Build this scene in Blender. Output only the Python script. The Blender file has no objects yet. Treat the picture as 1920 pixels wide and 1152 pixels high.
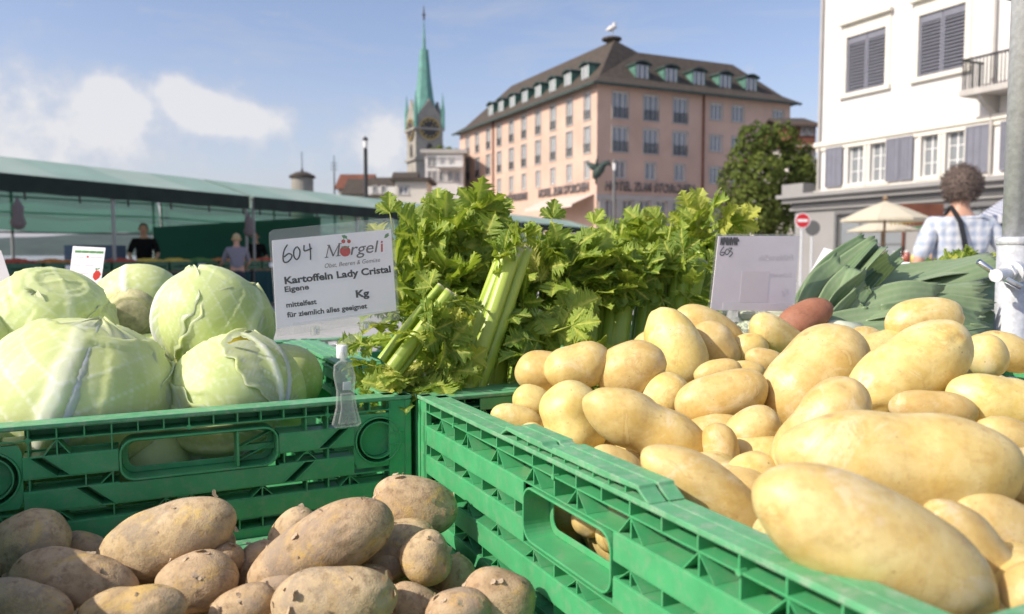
import bpy, bmesh, math, random
import numpy as np
from mathutils import Vector, Matrix

RAD = math.radians
random.seed(7)
sc = bpy.context.scene
COL = sc.collection

# ------------------------------------------------------------------ camera
CAM_H = 1.12            # the photographer crouches at the stall
PITCH = RAD(3.74)
FPX = 1500.0            # focal length in pixels of the 1920 px wide photograph
cam_data = bpy.data.cameras.new('camera')
cam = bpy.data.objects.new('camera', cam_data)
COL.objects.link(cam)
cam.location = (0, 0, CAM_H)
cam.rotation_euler = (RAD(90) - PITCH, 0, 0)
cam_data.sensor_fit = 'HORIZONTAL'
cam_data.sensor_width = 36.0
cam_data.lens = 36.0 * FPX / 1920.0
cam_data.clip_start = 0.02
cam_data.clip_end = 12000
cam_data.dof.use_dof = True
cam_data.dof.focus_distance = 0.76
cam_data.dof.aperture_fstop = 9.0
sc.camera = cam

# ------------------------------------------------------------------ sun, sky, exposure
SUN_AZ = (-0.90, -0.432)      # horizontal direction towards the sun (from the left, a touch behind the camera)
SUN_EL = RAD(36)
sun_data = bpy.data.lights.new('sun', 'SUN')
sun_data.energy = 3.5
sun_data.angle = RAD(0.53)
sun_data.color = (1.0, 0.93, 0.82)
sun = bpy.data.objects.new('sun', sun_data)
COL.objects.link(sun)
to_sun = Vector((SUN_AZ[0] * math.cos(SUN_EL), SUN_AZ[1] * math.cos(SUN_EL), math.sin(SUN_EL))).normalized()
sun.rotation_euler = to_sun.to_track_quat('Z', 'Y').to_euler()
sun.location = (-20, -3, 20)

sc.view_settings.view_transform = 'Standard'
sc.view_settings.look = 'None'
sc.view_settings.gamma = 1.0
sc.view_settings.exposure = 0.62
sc.view_settings.use_curve_mapping = False
sc.render.film_transparent = False
sc.cycles.use_denoising = True
sc.cycles.max_bounces = 8
sc.cycles.transparent_max_bounces = 24
sc.cycles.sample_clamp_indirect = 6.0
sc.cycles.caustics_reflective = False
sc.cycles.caustics_refractive = False

Fv = Vector((0, math.cos(PITCH), -math.sin(PITCH)))
Uv = Vector((0, math.sin(PITCH), math.cos(PITCH)))
Rv = Vector((1, 0, 0))
CAMP = Vector((0, 0, CAM_H))


def ray(px, py):
    return (Fv + Rv * ((px - 960) / FPX) + Uv * ((576 - py) / FPX))


def P(px, py, Z):
    return CAMP + ray(px, py) * Z


def onz(px, py, z):
    r = ray(px, py)
    return CAMP + r * ((z - CAM_H) / r.z)


def at(px, py, Y):
    r = ray(px, py)
    return CAMP + r * (Y / r.y)


def onplane(px, py, p0, n):
    r = ray(px, py)
    return CAMP + r * ((p0 - CAMP).dot(n) / r.dot(n))


# ------------------------------------------------------------------ world
world = bpy.data.worlds.new('World')
sc.world = world
world.use_nodes = True


def nd(nt, typ, props=None, ins=None):
    n = nt.nodes.new(typ)
    for k, v in (props or {}).items():
        setattr(n, k, v)
    for k, v in (ins or {}).items():
        if isinstance(v, bpy.types.NodeSocket):
            nt.links.new(v, n.inputs[k])
        else:
            n.inputs[k].default_value = v
    return n


def mth(nt, op, a, b=None, c=None, clamp=False):
    n = nt.nodes.new('ShaderNodeMath')
    n.operation = op
    n.use_clamp = clamp
    for i, v in enumerate((a, b, c)):
        if v is None:
            continue
        if isinstance(v, bpy.types.NodeSocket):
            nt.links.new(v, n.inputs[i])
        else:
            n.inputs[i].default_value = v
    return n.outputs[0]


def ramp(nt, fac, stops, interp='LINEAR'):
    n = nt.nodes.new('ShaderNodeValToRGB')
    n.color_ramp.interpolation = interp
    el = n.color_ramp.elements
    while len(el) < len(stops):
        el.new(0.5)
    for e, (p, c) in zip(el, stops):
        e.position = p
        e.color = c if len(c) == 4 else (*c, 1)
    nt.links.new(fac, n.inputs[0])
    return n.outputs[0]


def mix(nt, fac, a, b, mode='MIX'):
    n = nt.nodes.new('ShaderNodeMix')
    n.data_type = 'RGBA'
    n.blend_type = mode
    n.clamp_factor = True
    for i, v in ((0, fac), (6, a), (7, b)):
        if isinstance(v, bpy.types.NodeSocket):
            nt.links.new(v, n.inputs[i])
        else:
            if i and len(v) == 3:
                v = (*v, 1)
            n.inputs[i].default_value = v
    return n.outputs[2]


def build_world():
    nt = world.node_tree
    nt.nodes.clear()
    sky = nd(nt, 'ShaderNodeTexSky', {'sky_type': 'NISHITA', 'sun_disc': False, 'sun_elevation': SUN_EL,
                                      'sun_rotation': math.atan2(SUN_AZ[0], SUN_AZ[1]), 'altitude': 400.0,
                                      'air_density': 1.0, 'dust_density': 2.2, 'ozone_density': 2.0})
    tc = nd(nt, 'ShaderNodeTexCoord')
    d = tc.outputs['Generated']
    sep = nd(nt, 'ShaderNodeSeparateXYZ', ins={0: d})
    # fluffy cumulus: lumps of cloud at fixed places in the sky, their outline broken up by noise
    nz = nd(nt, 'ShaderNodeTexNoise', {'noise_dimensions': '3D'}, {'Vector': d, 'Scale': 24.0, 'Detail': 8.0, 'Roughness': 0.6})
    nz2 = nd(nt, 'ShaderNodeTexNoise', {'noise_dimensions': '3D'}, {'Vector': d, 'Scale': 45.0, 'Detail': 5.0, 'Roughness': 0.6})
    total = None
    for (px, py, rad, amp) in ((200, 175, 30, .95), (222, 205, 34, .9), (205, 245, 55, .6), (335, 172, 30, 1.05), (350, 205, 36, .95), (400, 215, 30, .9), (440, 220, 34, .9), (485, 228, 30, .8), (530, 232, 26, .55),
                               (60, 230, 75, .25), (120, 260, 95, .28), (290, 285, 120, .2), (30, 290, 110, .25), (430, 285, 100, .15), (735, 245, 40, .6), (760, 285, 60, .5), (700, 285, 60, .4),
                               (-150, 200, 120, .6), (-320, 150, 110, .6), (2150, 120, 150, .5), (2500, 200, 200, .5), (610, 310, 80, .3)):
        c = ray(px, py).normalized()
        dist = nd(nt, 'ShaderNodeVectorMath', {'operation': 'DISTANCE'}, {0: d, 1: tuple(c)}).outputs['Value']
        s = rad / FPX * 0.95
        g = mth(nt, 'MULTIPLY', mth(nt, 'EXPONENT', mth(nt, 'MULTIPLY', mth(nt, 'POWER', mth(nt, 'DIVIDE', dist, s), 2.0), -0.7)), amp)
        total = g if total is None else mth(nt, 'ADD', total, g)
    dens = mth(nt, 'ADD', total, mth(nt, 'MULTIPLY', mth(nt, 'SUBTRACT', nz.outputs['Fac'], 0.5), 1.5))
    dens = mth(nt, 'ADD', dens, mth(nt, 'MULTIPLY', mth(nt, 'SUBTRACT', nz2.outputs['Fac'], 0.5), 0.8))
    cum = mth(nt, 'MULTIPLY', ramp(nt, dens, [(0.22, (0, 0, 0)), (1.25, (1, 1, 1))], 'LINEAR'), 0.85)
    # thin high streaks all over the sky
    mp = nd(nt, 'ShaderNodeMapping', ins={'Vector': d, 'Scale': (2.2, 2.2, 11.0), 'Rotation': (0.05, 0.1, 0.2)})
    st = nd(nt, 'ShaderNodeTexNoise', ins={'Vector': mp.outputs[0], 'Scale': 2.4, 'Detail': 7.0, 'Roughness': 0.58, 'Distortion': 0.5})
    streak = mth(nt, 'MULTIPLY', ramp(nt, st.outputs['Fac'], [(0.5, (0, 0, 0)), (0.78, (1, 1, 1))]), 0.5)
    # low bank of haze cloud, thickest near the horizon
    low = ramp(nt, sep.outputs['Z'], [(0.0, (1, 1, 1)), (0.27, (0, 0, 0))], 'EASE')
    bn = nd(nt, 'ShaderNodeTexNoise', ins={'Vector': mp.outputs[0], 'Scale': 1.1, 'Detail': 5.0, 'Roughness': 0.55})
    bank = mth(nt, 'MULTIPLY', low, ramp(nt, bn.outputs['Fac'], [(0.3, (.25, .25, .25)), (0.65, (0.85, 0.85, 0.85))]))
    thin = mth(nt, 'MAXIMUM', streak, bank)
    clean = mix(nt, 1.0, sky.outputs['Color'], (0.90, 0.785, 0.785, 1), 'MULTIPLY')
    c1 = mix(nt, thin, clean, (2.55, 2.65, 3.0, 1))
    shade = mix(nt, ramp(nt, dens, [(0.35, (0, 0, 0)), (1.0, (1, 1, 1))]), (2.6, 2.7, 3.05, 1), (3.7, 3.65, 3.7, 1))
    c2 = mix(nt, cum, c1, shade)
    bg = nd(nt, 'ShaderNodeBackground', ins={'Color': c2, 'Strength': 0.15})
    out = nd(nt, 'ShaderNodeOutputWorld')
    nt.links.new(bg.outputs[0], out.inputs['Surface'])


build_world()


# ------------------------------------------------------------------ helpers
class MB:
    """collects simple solids; build() links them as one mesh object"""

    def __init__(s):
        s.v = []
        s.f = []
        s.m = []

    def add(s, vs, fs, mi=0):
        o = len(s.v)
        s.v.extend([tuple(x) for x in vs])
        s.f.extend([tuple(i + o for i in f) for f in fs])
        s.m.extend([mi] * len(fs))
        return s

    def box(s, x0, x1, y0, y1, z0, z1, mi=0):
        vs = [(x0, y0, z0), (x1, y0, z0), (x1, y1, z0), (x0, y1, z0), (x0, y0, z1), (x1, y0, z1), (x1, y1, z1), (x0, y1, z1)]
        return s.add(vs, [(0, 3, 2, 1), (4, 5, 6, 7), (0, 1, 5, 4), (1, 2, 6, 5), (2, 3, 7, 6), (3, 0, 4, 7)], mi)

    def obox(s, c, ax, ay, az, mi=0):
        """box from centre and three half-axis vectors"""
        c, ax, ay, az = Vector(c), Vector(ax), Vector(ay), Vector(az)
        vs = [c + ax * i + ay * j + az * k for k in (-1, 1) for (i, j) in ((-1, -1), (1, -1), (1, 1), (-1, 1))]
        return s.add(vs, [(0, 3, 2, 1), (4, 5, 6, 7), (0, 1, 5, 4), (1, 2, 6, 5), (2, 3, 7, 6), (3, 0, 4, 7)], mi)

    def bar(s, p, q, w, h, up=(0, 0, 1), mi=0):
        p, q = Vector(p), Vector(q)
        a = (q - p)
        x = a.normalized()
        y = Vector(up).cross(x)
        if y.length < 1e-6:
            y = Vector((1, 0, 0)).cross(x)
        y.normalize()
        z = x.cross(y)
        return s.obox((p + q) / 2, a / 2, y * (w / 2), z * (h / 2), mi)

    def prism(s, poly, n0, n1, fr, mi=0):
        """2-D polygon extruded from n0 to n1; fr maps (u, v, n) to a point"""
        k = len(poly)
        vs = [fr(u, v, n0) for u, v in poly] + [fr(u, v, n1) for u, v in poly]
        fs = [tuple(reversed(range(k))), tuple(range(k, 2 * k))] + [(i, (i + 1) % k, k + (i + 1) % k, k + i) for i in range(k)]
        return s.add(vs, fs, mi)

    def ring(s, outer, inner, n0, n1, fr, mi=0):
        """closed band between two 2-D outlines of equal length, extruded"""
        k = len(outer)
        vs = [fr(u, v, n0) for u, v in outer] + [fr(u, v, n0) for u, v in inner] + [fr(u, v, n1) for u, v in outer] + [fr(u, v, n1) for u, v in inner]
        fs = []
        for i in range(k):
            j = (i + 1) % k
            fs += [(i, k + i, k + j, j), (2 * k + i, 2 * k + j, 3 * k + j, 3 * k + i), (i, j, 2 * k + j, 2 * k + i), (k + i, 3 * k + i, 3 * k + j, k + j)]
        return s.add(vs, fs, mi)

    def tube(s, pts, rad, n=8, mi=0, cap=True):
        pts = [Vector(p) for p in pts]
        k = len(pts)
        rr = rad if isinstance(rad, (list, tuple)) else [rad] * k
        rings = []
        prev = None
        for i, p in enumerate(pts):
            t = (pts[min(i + 1, k - 1)] - pts[max(i - 1, 0)]).normalized()
            if prev is None:
                a = Vector((0, 0, 1)) if abs(t.z) < 0.9 else Vector((1, 0, 0))
                x = t.cross(a).normalized()
            else:
                x = (prev - t * prev.dot(t)).normalized()
            prev = x
            y = t.cross(x)
            rings.append([p + (x * math.cos(2 * math.pi * j / n) + y * math.sin(2 * math.pi * j / n)) * rr[i] for j in range(n)])
        vs = [v for r in rings for v in r]
        fs = [(i * n + j, i * n + (j + 1) % n, (i + 1) * n + (j + 1) % n, (i + 1) * n + j) for i in range(k - 1) for j in range(n)]
        if cap:
            fs += [tuple(reversed(range(n))), tuple((k - 1) * n + j for j in range(n))]
        return s.add(vs, fs, mi)

    def lathe(s, prof, origin=(0, 0, 0), n=16, mi=0, fr=None):
        """(r, z) profile turned round z"""
        o = Vector(origin)
        fr = fr or (lambda x, y, z: o + Vector((x, y, z)))
        vs = [fr(r * math.cos(2 * math.pi * j / n), r * math.sin(2 * math.pi * j / n), z) for r, z in prof for j in range(n)]
        k = len(prof)
        fs = [(i * n + j, i * n + (j + 1) % n, (i + 1) * n + (j + 1) % n, (i + 1) * n + j) for i in range(k - 1) for j in range(n)]
        fs += [tuple(reversed(range(n))), tuple((k - 1) * n + j for j in range(n))]
        return s.add(vs, fs, mi)

    def mesh(s, name, mats, smooth=False):
        me = bpy.data.meshes.new(name)
        me.from_pydata(s.v, [], s.f)
        for m in (mats if isinstance(mats, (list, tuple)) else [mats]):
            me.materials.append(m)
        if any(s.m):
            me.polygons.foreach_set('material_index', s.m)
        if smooth:
            me.polygons.foreach_set('use_smooth', [True] * len(me.polygons))
        me.update()
        return me

    def build(s, name, mats, parent=None, smooth=False, local=False, bevel=0):
        return put(name, s.mesh(name, mats, smooth), parent, local=local, bevel=bevel)


def put(name, me, parent=None, M=None, local=False, bevel=0):
    """link a mesh; vertices are world coordinates unless local"""
    o = bpy.data.objects.new(name, me)
    COL.objects.link(o)
    if M is not None:
        o.matrix_basis = M
    if parent is not None:
        o.parent = parent
        if not local and parent.parent is None:
            o.matrix_parent_inverse = parent.matrix_basis.inverted()
    if bevel:
        b = o.modifiers.new('bevel', 'BEVEL')
        b.width = bevel
        b.segments = 2
        b.limit_method = 'ANGLE'
    return o


def tag(o, label=None, cat=None, group=None, kind=None):
    if label:
        o['label'] = label
    if cat:
        o['category'] = cat
    if group:
        o['group'] = group
    if kind:
        o['kind'] = kind
    return o


def thing(name, label, cat, loc=(0, 0, 0), rz=0.0, group=None):
    o = bpy.data.objects.new(name, None)
    COL.objects.link(o)
    o.matrix_basis = Matrix.Translation(Vector(loc)) @ Matrix.Rotation(rz, 4, 'Z')
    o.empty_display_size = 0.05
    return tag(o, label, cat, group)


def copy_tree(o, parent=None):
    c = o.copy()
    COL.objects.link(c)
    if parent is not None:
        c.parent = parent
    for ch in [x for x in bpy.data.objects if x.parent == o]:
        copy_tree(ch, c)
    return c


def rrect(u0, u1, v0, v1, r, n=6):
    pts = []
    for cx, cy, a0 in ((u1 - r, v1 - r, 0), (u0 + r, v1 - r, 90), (u0 + r, v0 + r, 180), (u1 - r, v0 + r, 270)):
        for i in range(n + 1):
            a = RAD(a0 + 90 * i / n)
            pts.append((cx + r * math.cos(a), cy + r * math.sin(a)))
    return pts


def circ(cu, cv, r, n=28):
    return [(cu + r * math.cos(2 * math.pi * i / n), cv + r * math.sin(2 * math.pi * i / n)) for i in range(n)]


# ------------------------------------------------------------------ materials
def mat(name, col, rough=0.6, spec=0.5, metal=0.0, var=0.0, vscale=8.0, bump=0.0, bscale=60.0, coat=0.0, transl=0.0, trans=0.0, rnd=0.0, dirt=None, dirt_amt=0.3, emit=None):
    m = bpy.data.materials.new(name)
    m.use_nodes = True
    nt = m.node_tree
    b = nt.nodes['Principled BSDF']
    b.inputs['Roughness'].default_value = rough
    b.inputs['Specular IOR Level'].default_value = spec
    b.inputs['Metallic'].default_value = metal
    b.inputs['Coat Weight'].default_value = coat
    b.inputs['Transmission Weight'].default_value = trans
    tc = nd(nt, 'ShaderNodeTexCoord')
    c = None
    if var or dirt:
        nz = nd(nt, 'ShaderNodeTexNoise', ins={'Vector': tc.outputs['Object'], 'Scale': vscale, 'Detail': 5.0, 'Roughness': 0.6})
        lo = tuple(x * (1 - var) for x in col)
        hi = tuple(min(1, x * (1 + var)) for x in col)
        c = mix(nt, ramp(nt, nz.outputs['Fac'], [(0.3, (0, 0, 0)), (0.7, (1, 1, 1))]), lo, hi)
        if dirt:
            nz2 = nd(nt, 'ShaderNodeTexNoise', ins={'Vector': tc.outputs['Object'], 'Scale': vscale * 2.7, 'Detail': 8.0, 'Roughness': 0.7})
            f = mth(nt, 'MULTIPLY', ramp(nt, nz2.outputs['Fac'], [(0.48, (0, 0, 0)), (0.7, (1, 1, 1))]), dirt_amt)
            c = mix(nt, f, c, dirt)
    if rnd:
        oi = nd(nt, 'ShaderNodeObjectInfo')
        h = nd(nt, 'ShaderNodeHueSaturation', ins={'Value': mth(nt, 'ADD', mth(nt, 'MULTIPLY', oi.outputs['Random'], 2 * rnd), 1 - rnd), 'Color': c if c else (*col, 1)})
        c = h.outputs[0]
    if c is None:
        b.inputs['Base Color'].default_value = (*col, 1)
    else:
        nt.links.new(c, b.inputs['Base Color'])
    if bump:
        bn = nd(nt, 'ShaderNodeTexNoise', ins={'Vector': tc.outputs['Object'], 'Scale': bscale, 'Detail': 6.0, 'Roughness': 0.6})
        bp = nd(nt, 'ShaderNodeBump', ins={'Height': bn.outputs['Fac'], 'Strength': bump, 'Distance': 0.3 / bscale})
        nt.links.new(bp.outputs[0], b.inputs['Normal'])
    if transl:
        tr = nd(nt, 'ShaderNodeBsdfTranslucent')
        if c is None:
            tr.inputs[0].default_value = (*col, 1)
        else:
            nt.links.new(c, tr.inputs[0])
        ms = nd(nt, 'ShaderNodeMixShader', ins={0: transl, 1: b.outputs[0], 2: tr.outputs[0]})
        nt.links.new(ms.outputs[0], nt.nodes['Material Output'].inputs['Surface'])
    if emit:
        b.inputs['Emission Color'].default_value = (*emit, 1)
        b.inputs['Emission Strength'].default_value = 1
    return m


M = {}
M['crate'] = mat('green_plastic', (0.065, 0.345, 0.135), 0.42, 0.45, var=0.12, vscale=30, bump=0.12, bscale=900, dirt=(0.26, 0.33, 0.22), dirt_amt=0.4)
M['crate_rim'] = mat('green_plastic_worn', (0.11, 0.36, 0.17), 0.5, 0.4, var=0.16, vscale=40, bump=0.25, bscale=700, dirt=(0.38, 0.42, 0.33), dirt_amt=0.7)
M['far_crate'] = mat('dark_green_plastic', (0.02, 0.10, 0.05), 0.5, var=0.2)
M['paper'] = mat('white_paper', (0.90, 0.87, 0.90), 0.7, 0.3, var=0.03, vscale=20)
M['paper_back'] = mat('paper_reverse', (0.76, 0.70, 0.75), 0.6, 0.3, var=0.05, vscale=18)
M['tape'] = mat('adhesive_tape', (0.70, 0.63, 0.66), 0.4)
M['ink'] = mat('black_ink', (0.012, 0.011, 0.012), 0.6, 0.2)
M['ink_soft'] = mat('grey_brown_ink', (0.13, 0.11, 0.10), 0.6, 0.2)
M['ink_ghost'] = mat('ink_showing_through', (0.66, 0.60, 0.65), 0.7, 0.2)
M['ink_red'] = mat('red_print', (0.55, 0.035, 0.025), 0.5, 0.2)
M['ink_green'] = mat('green_print', (0.10, 0.28, 0.10), 0.6, 0.2)
M['steel'] = mat('galvanised_steel', (0.62, 0.64, 0.66), 0.45, metal=0.35, var=0.18, vscale=120, bump=0.1, bscale=300)
M['chrome'] = mat('bright_steel', (0.8, 0.8, 0.8), 0.22, metal=1.0)
M['dark_metal'] = mat('dark_metal', (0.03, 0.032, 0.035), 0.5, metal=0.3)
M['white_plastic'] = mat('white_plastic', (0.8, 0.8, 0.8), 0.4)


def clear_mat(name, tint=(0.97, 0.97, 0.95), a=0.2, rough=0.08):
    """thin clear plastic: mostly see-through, with a glossy surface and a slightly milky body"""
    m = bpy.data.materials.new(name)
    m.use_nodes = True
    nt = m.node_tree
    b = nt.nodes['Principled BSDF']
    b.inputs['Base Color'].default_value = (*tint, 1)
    b.inputs['Roughness'].default_value = rough
    b.inputs['Specular IOR Level'].default_value = 0.6
    tr = nd(nt, 'ShaderNodeBsdfTransparent', ins={0: (*tint, 1)})
    ms = nd(nt, 'ShaderNodeMixShader', ins={0: a, 1: tr.outputs[0], 2: b.outputs[0]})
    nt.links.new(ms.outputs[0], nt.nodes['Material Output'].inputs['Surface'])
    return m


M['clear'] = clear_mat('clear_plastic', (0.985, 0.985, 0.98), 0.06)
M['clear_edge'] = clear_mat('clear_plastic_thick', (0.84, 0.86, 0.83), 0.2)
# ================================================================== FOREGROUND: crates
YAW = RAD(26.0)                       # the crates stand turned against the camera
D = Vector((-math.sin(YAW), math.cos(YAW), 0))      # away from the camera along a crate's long side
E = Vector((math.cos(YAW), math.sin(YAW), 0))       # to the right along a crate's short side
RIM_Z = 0.98
TABLE_Z = 0.78
KPT = onz(778, 738, RIM_Z)            # where four crates meet
SHORT, LONG, CH = 0.396, 0.594, RIM_Z - TABLE_Z - 0.002


def crate_wall(W, H, raised):
    """meshes of one wall; u along the wall, n outwards, v = 0 at the rim"""
    fr = lambda u, v, n: (u, -n, v)        # wall drawn in its own x / z plane, outside towards -y
    th = 0.022
    bands, ribs, rim, frame = MB(), MB(), MB(), MB()
    hinge_list = []
    hu0, hu1, hv0, hv1 = (W / 2 - 0.061, W / 2 + 0.061, -0.0715, -0.0290) if raised else (W / 2 - 0.068, W / 2 + 0.068, -0.0565, -0.0185)
    holes = [(hu0, hu1, hv0, hv1)]
    hinges = [] if raised else [(0.008, 0.058, -0.070, -0.016), (W - 0.058, W - 0.008, -0.070, -0.016)]
    holes += hinges

    def spans(v0, v1):
        segs = [(0.006, W - 0.006)]
        for (a, b, c, d) in holes:
            if v1 <= c + 1e-5 or v0 >= d - 1e-5:
                continue
            ns = []
            for (s0, s1) in segs:
                if b <= s0 or a >= s1:
                    ns.append((s0, s1))
                else:
                    if a - s0 > 0.002:
                        ns.append((s0, a))
                    if s1 - b > 0.002:
                        ns.append((b, s1))
            segs = ns
        return segs

    def inside(u, v0, v1):
        return any(a - 0.001 < u < b + 0.001 and v1 > c + 1e-5 and v0 < d - 1e-5 for a, b, c, d in holes)

    def bx(mb, u0, u1, v0, v1, n0, n1):
        mb.box(u0, u1, -n1, -n0, v0, v1)

    # rim: two flat strips with a groove between them
    bx(rim, 0, W, -0.003, 0, -0.0245, -0.0122)
    bx(rim, 0, W, -0.003, 0.0004, -0.0110, 0.002)
    bx(rim, 0.001, W - 0.001, -0.0040, -0.0031, -0.0235, 0.0008)
    levels = [-0.0130, -0.0275, -0.0455, -0.0565, -0.0745, -0.0855, -0.1035, -0.1145, -0.1325, -0.1435, -0.1615, -0.1725, -0.19]
    levels = [l for l in levels if l > -H + 0.004]
    # thin horizontal flanges
    for l in levels + [-H + 0.002]:
        for s0, s1 in spans(l - 0.0006, l + 0.0006):
            bx(ribs, s0, s1, l - 0.0006, l + 0.0006, -th + 0.001, -0.0002)
    # plates between every second pair of flanges, cut by the slanting channels beside the grip
    vb = [(levels[i + 1], levels[i]) for i in range(1, len(levels) - 1, 2)]
    for (v0, v1) in vb:
        for s0, s1 in spans(v0 + 0.0008, v1 - 0.0008):
            if s1 - s0 < 0.004:
                continue
            cuts = []
            if not raised and v0 > -0.10:
                for sgn in (-1, 1):
                    g = lambda v, sgn=sgn: W / 2 + sgn * (0.076 + (v + 0.0745) * 1.15)
                    cuts.append(g)
            a_lo, a_hi = (lambda v: s0), None
            pieces = []
            left = lambda v, s0=s0: s0
            for g in cuts:
                if s0 < g(v0) - 0.006 and g(v1) + 0.006 < s1 or s0 < g(v1) - 0.006 and g(v0) + 0.006 < s1:
                    pieces.append((left, lambda v, g=g: max(s0, min(s1, g(v) - 0.0055))))
                    left = lambda v, g=g: max(s0, min(s1, g(v) + 0.0055))
                    for off in (-0.0055, 0.0055):
                        if s0 < min(g(v0), g(v1)) + off and max(g(v0), g(v1)) + off < s1:
                            ribs.prism([(g(v0) + off - 0.0006, v0), (g(v0) + off + 0.0006, v0), (g(v1) + off + 0.0006, v1), (g(v1) + off - 0.0006, v1)], -th + 0.001, 0.0012, fr)
            pieces.append((left, lambda v, s1=s1: s1))
            for l, r in pieces:
                if r(v0) - l(v0) > 0.003 or r(v1) - l(v1) > 0.003:
                    bands.prism([(l(v0 + .0004), v0 + .0004), (max(l(v0 + .0004) + .0005, r(v0 + .0004)), v0 + .0004), (max(l(v1 - .0004) + .0005, r(v1 - .0004)), v1 - .0004), (l(v1 - .0004), v1 - .0004)], -0.0018, 0.0004, fr)
    # upright ribs under the rim
    k = int(round(W / (0.031 if raised else 0.0205)))
    for i in range(1, k):
        u = i * W / k
        if not inside(u, -0.0130, -0.003):
            bx(ribs, u - 0.0006, u + 0.0006, -0.0124, -0.0041, -th + 0.001, 0.0)
        if i % 6 == 3 and not inside(u, -0.013, -0.010):
            ribs.prism(circ(u, -0.0130, 0.0022, 8), -0.004, 0.0006, fr)
    # trusses in the open rows
    rows = [(levels[1], levels[0])] + [(levels[i + 1], levels[i]) for i in range(2, len(levels) - 1, 2)]
    for ri, (v0, v1) in enumerate(rows):
        for i in range(1, k):
            u = i * W / k
            if inside(u, v0, v1):
                continue
            if (i + ri) % 2 == 0 or i % 3 == 0:
                bx(ribs, u - 0.0006, u + 0.0006, v0 + .0007, v1 - .0007, -th + 0.001, -0.0010)
            if (i + 2 * ri) % (2 if raised else 4) == 0:
                for s in (-1, 1):
                    e = u + s * (0.0125 if raised else 0.0095)
                    if not inside(e, v0, v1) and 0.012 < e < W - 0.012:
                        ribs.prism([(u - .0005, v1 - .0008), (u + .0005, v1 - .0008), (e + .0005, v0 + .0008), (e - .0005, v0 + .0008)], -th + 0.004, -0.0006, fr)
    # inner skin, slotted
    vs = [-0.0042] + [l - 0.004 for l in levels[1:]]
    for i, (a, b) in enumerate([(-0.0165, -0.0045)] + [(v0 - .0022, v1 + .0022) for v0, v1 in vb]):
        if b < -H + 0.01:
            continue
        a = max(a, -H + 0.003)
        for s0, s1 in spans(a, b):
            bx(bands, s0, s1, a, b, -th - 0.0008, -th + 0.0006)
    # grip: rounded frame, deep tunnel
    o = rrect(hu0 + .0004, hu1 - .0004, hv0 + .0004, hv1 - .0004, 0.013)
    i_ = rrect(hu0 + .0022, hu1 - .0022, hv0 + .0022, hv1 - .0022, 0.0112)
    frame.ring(o, i_, -th - 0.001, 0.0016, fr)
    lo = rrect(hu0 + .0023, hu1 - .0023, hv0 + .0023, hv1 - .0023, 0.0111)
    li = rrect(hu0 + .0075, hu1 - .0075, hv0 + .0075, hv1 - .0075, 0.0075)
    frame.ring(lo, li, -th - 0.0005, -th + 0.001, fr)
    if not raised:   # the right third of the grip is closed by a lattice
        x = hu0 + 0.098
        bx(frame, x, x + 0.0022, hv0 + .0025, hv1 - .0025, -th, 0.0005)
        for j in range(2):
            frame.prism([(x + .003, hv0 + .006 + j * .012), (x + .0042, hv0 + .005 + j * .012), (hu1 - .004, hv0 + .018 + j * .012), (hu1 - .005, hv0 + .019 + j * .012)], -th, -0.012, fr)
        bx(frame, x + .002, hu1 - .002, hv0 + .013, hv0 + .019, -th, -0.014)
    # corner posts
    for u0, u1 in ((0, 0.0055), (W - 0.0055, W)):
        bx(bands, u0, u1, -H, -0.0042, -th, 0.0012)
    # round hinge plates on the short walls
    for (a, b, c, d) in hinges:
        hinge = MB()
        hinge_list.append(hinge)
        cu, cv = (a + b) / 2, (c + d) / 2
        n = 28
        sq = []
        for i in range(n):
            an = 2 * math.pi * i / n
            ca, sa = math.cos(an), math.sin(an)
            s = min((b - a) / 2 / max(abs(ca), 1e-6), (d - c) / 2 / max(abs(sa), 1e-6))
            sq.append((cu + ca * s, cv + sa * s))
        hinge.ring(sq, circ(cu, cv, 0.0238, n), -0.004, -0.001, fr)
        hinge.ring(circ(cu, cv, 0.0237, n), circ(cu, cv, 0.0222, n), -0.018, 0.0012, fr)
        hinge.ring(circ(cu, cv, 0.0190, n), circ(cu, cv, 0.0176, n), -0.018, 0.0004, fr)
        hinge.prism(circ(cu, cv, 0.0172, n), -0.010, -0.0075, fr)
        hinge.prism(circ(cu, cv, 0.0222, n), -0.0200, -0.0178, fr)
        sg = 1 if cu > W / 2 else -1
        x0, x1 = sorted((cu + sg * 0.012, cu + sg * 0.026))
        bx(hinge, x0, x1, cv - 0.0065, cv - 0.0050, -0.012, 0.0010)
        bx(hinge, x0, x1, cv + 0.0050, cv + 0.0065, -0.012, 0.0010)
        bx(hinge, x0, x1, cv - 0.0048, cv + 0.0048, -0.010, -0.004)
    if raised:       # lifted stretch of rim above the grip on the long walls
        u0, u1, h = W / 2 - 0.10, W / 2 + 0.10, 0.0085
        for (n0, n1) in ((-0.0240, -0.0126), (-0.0106, 0.0018)):
            rim.prism([(u0, .0006), (u0 + .010, h - .002), (u0 + .011, h), (u0 + .07, h), (u0 + .072, h - .0022), (u0 + .085, h - .0022), (u0 + .087, h), (u1 - .011, h), (u1 - .010, h - .002), (u1, .0006),
                       (u1 - .003, .0006), (u1 - .0125, h - .003), (u1 - .05, h - .0045), (u0 + .05, h - .0045), (u0 + .0125, h - .003), (u0 + .003, .0006)], n0, n1, fr)
        for i in range(1, 10):
            u = u0 + 0.008 + i * 0.0184
            bx(ribs, u - .0006, u + .0006, .0006, h - .0044, -0.022, 0.0)
    return [('wall_plate', bands, 'crate', 0.0004), ('rib_lattice', ribs, 'crate', 0), ('rim', rim, 'crate_rim', 0.0006), ('handle_frame', frame, 'crate', 0.0005)] + [('hinge_plate', h_, 'crate', 0.0004) for h_ in hinge_list]


_wall_cache = {}


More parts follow.
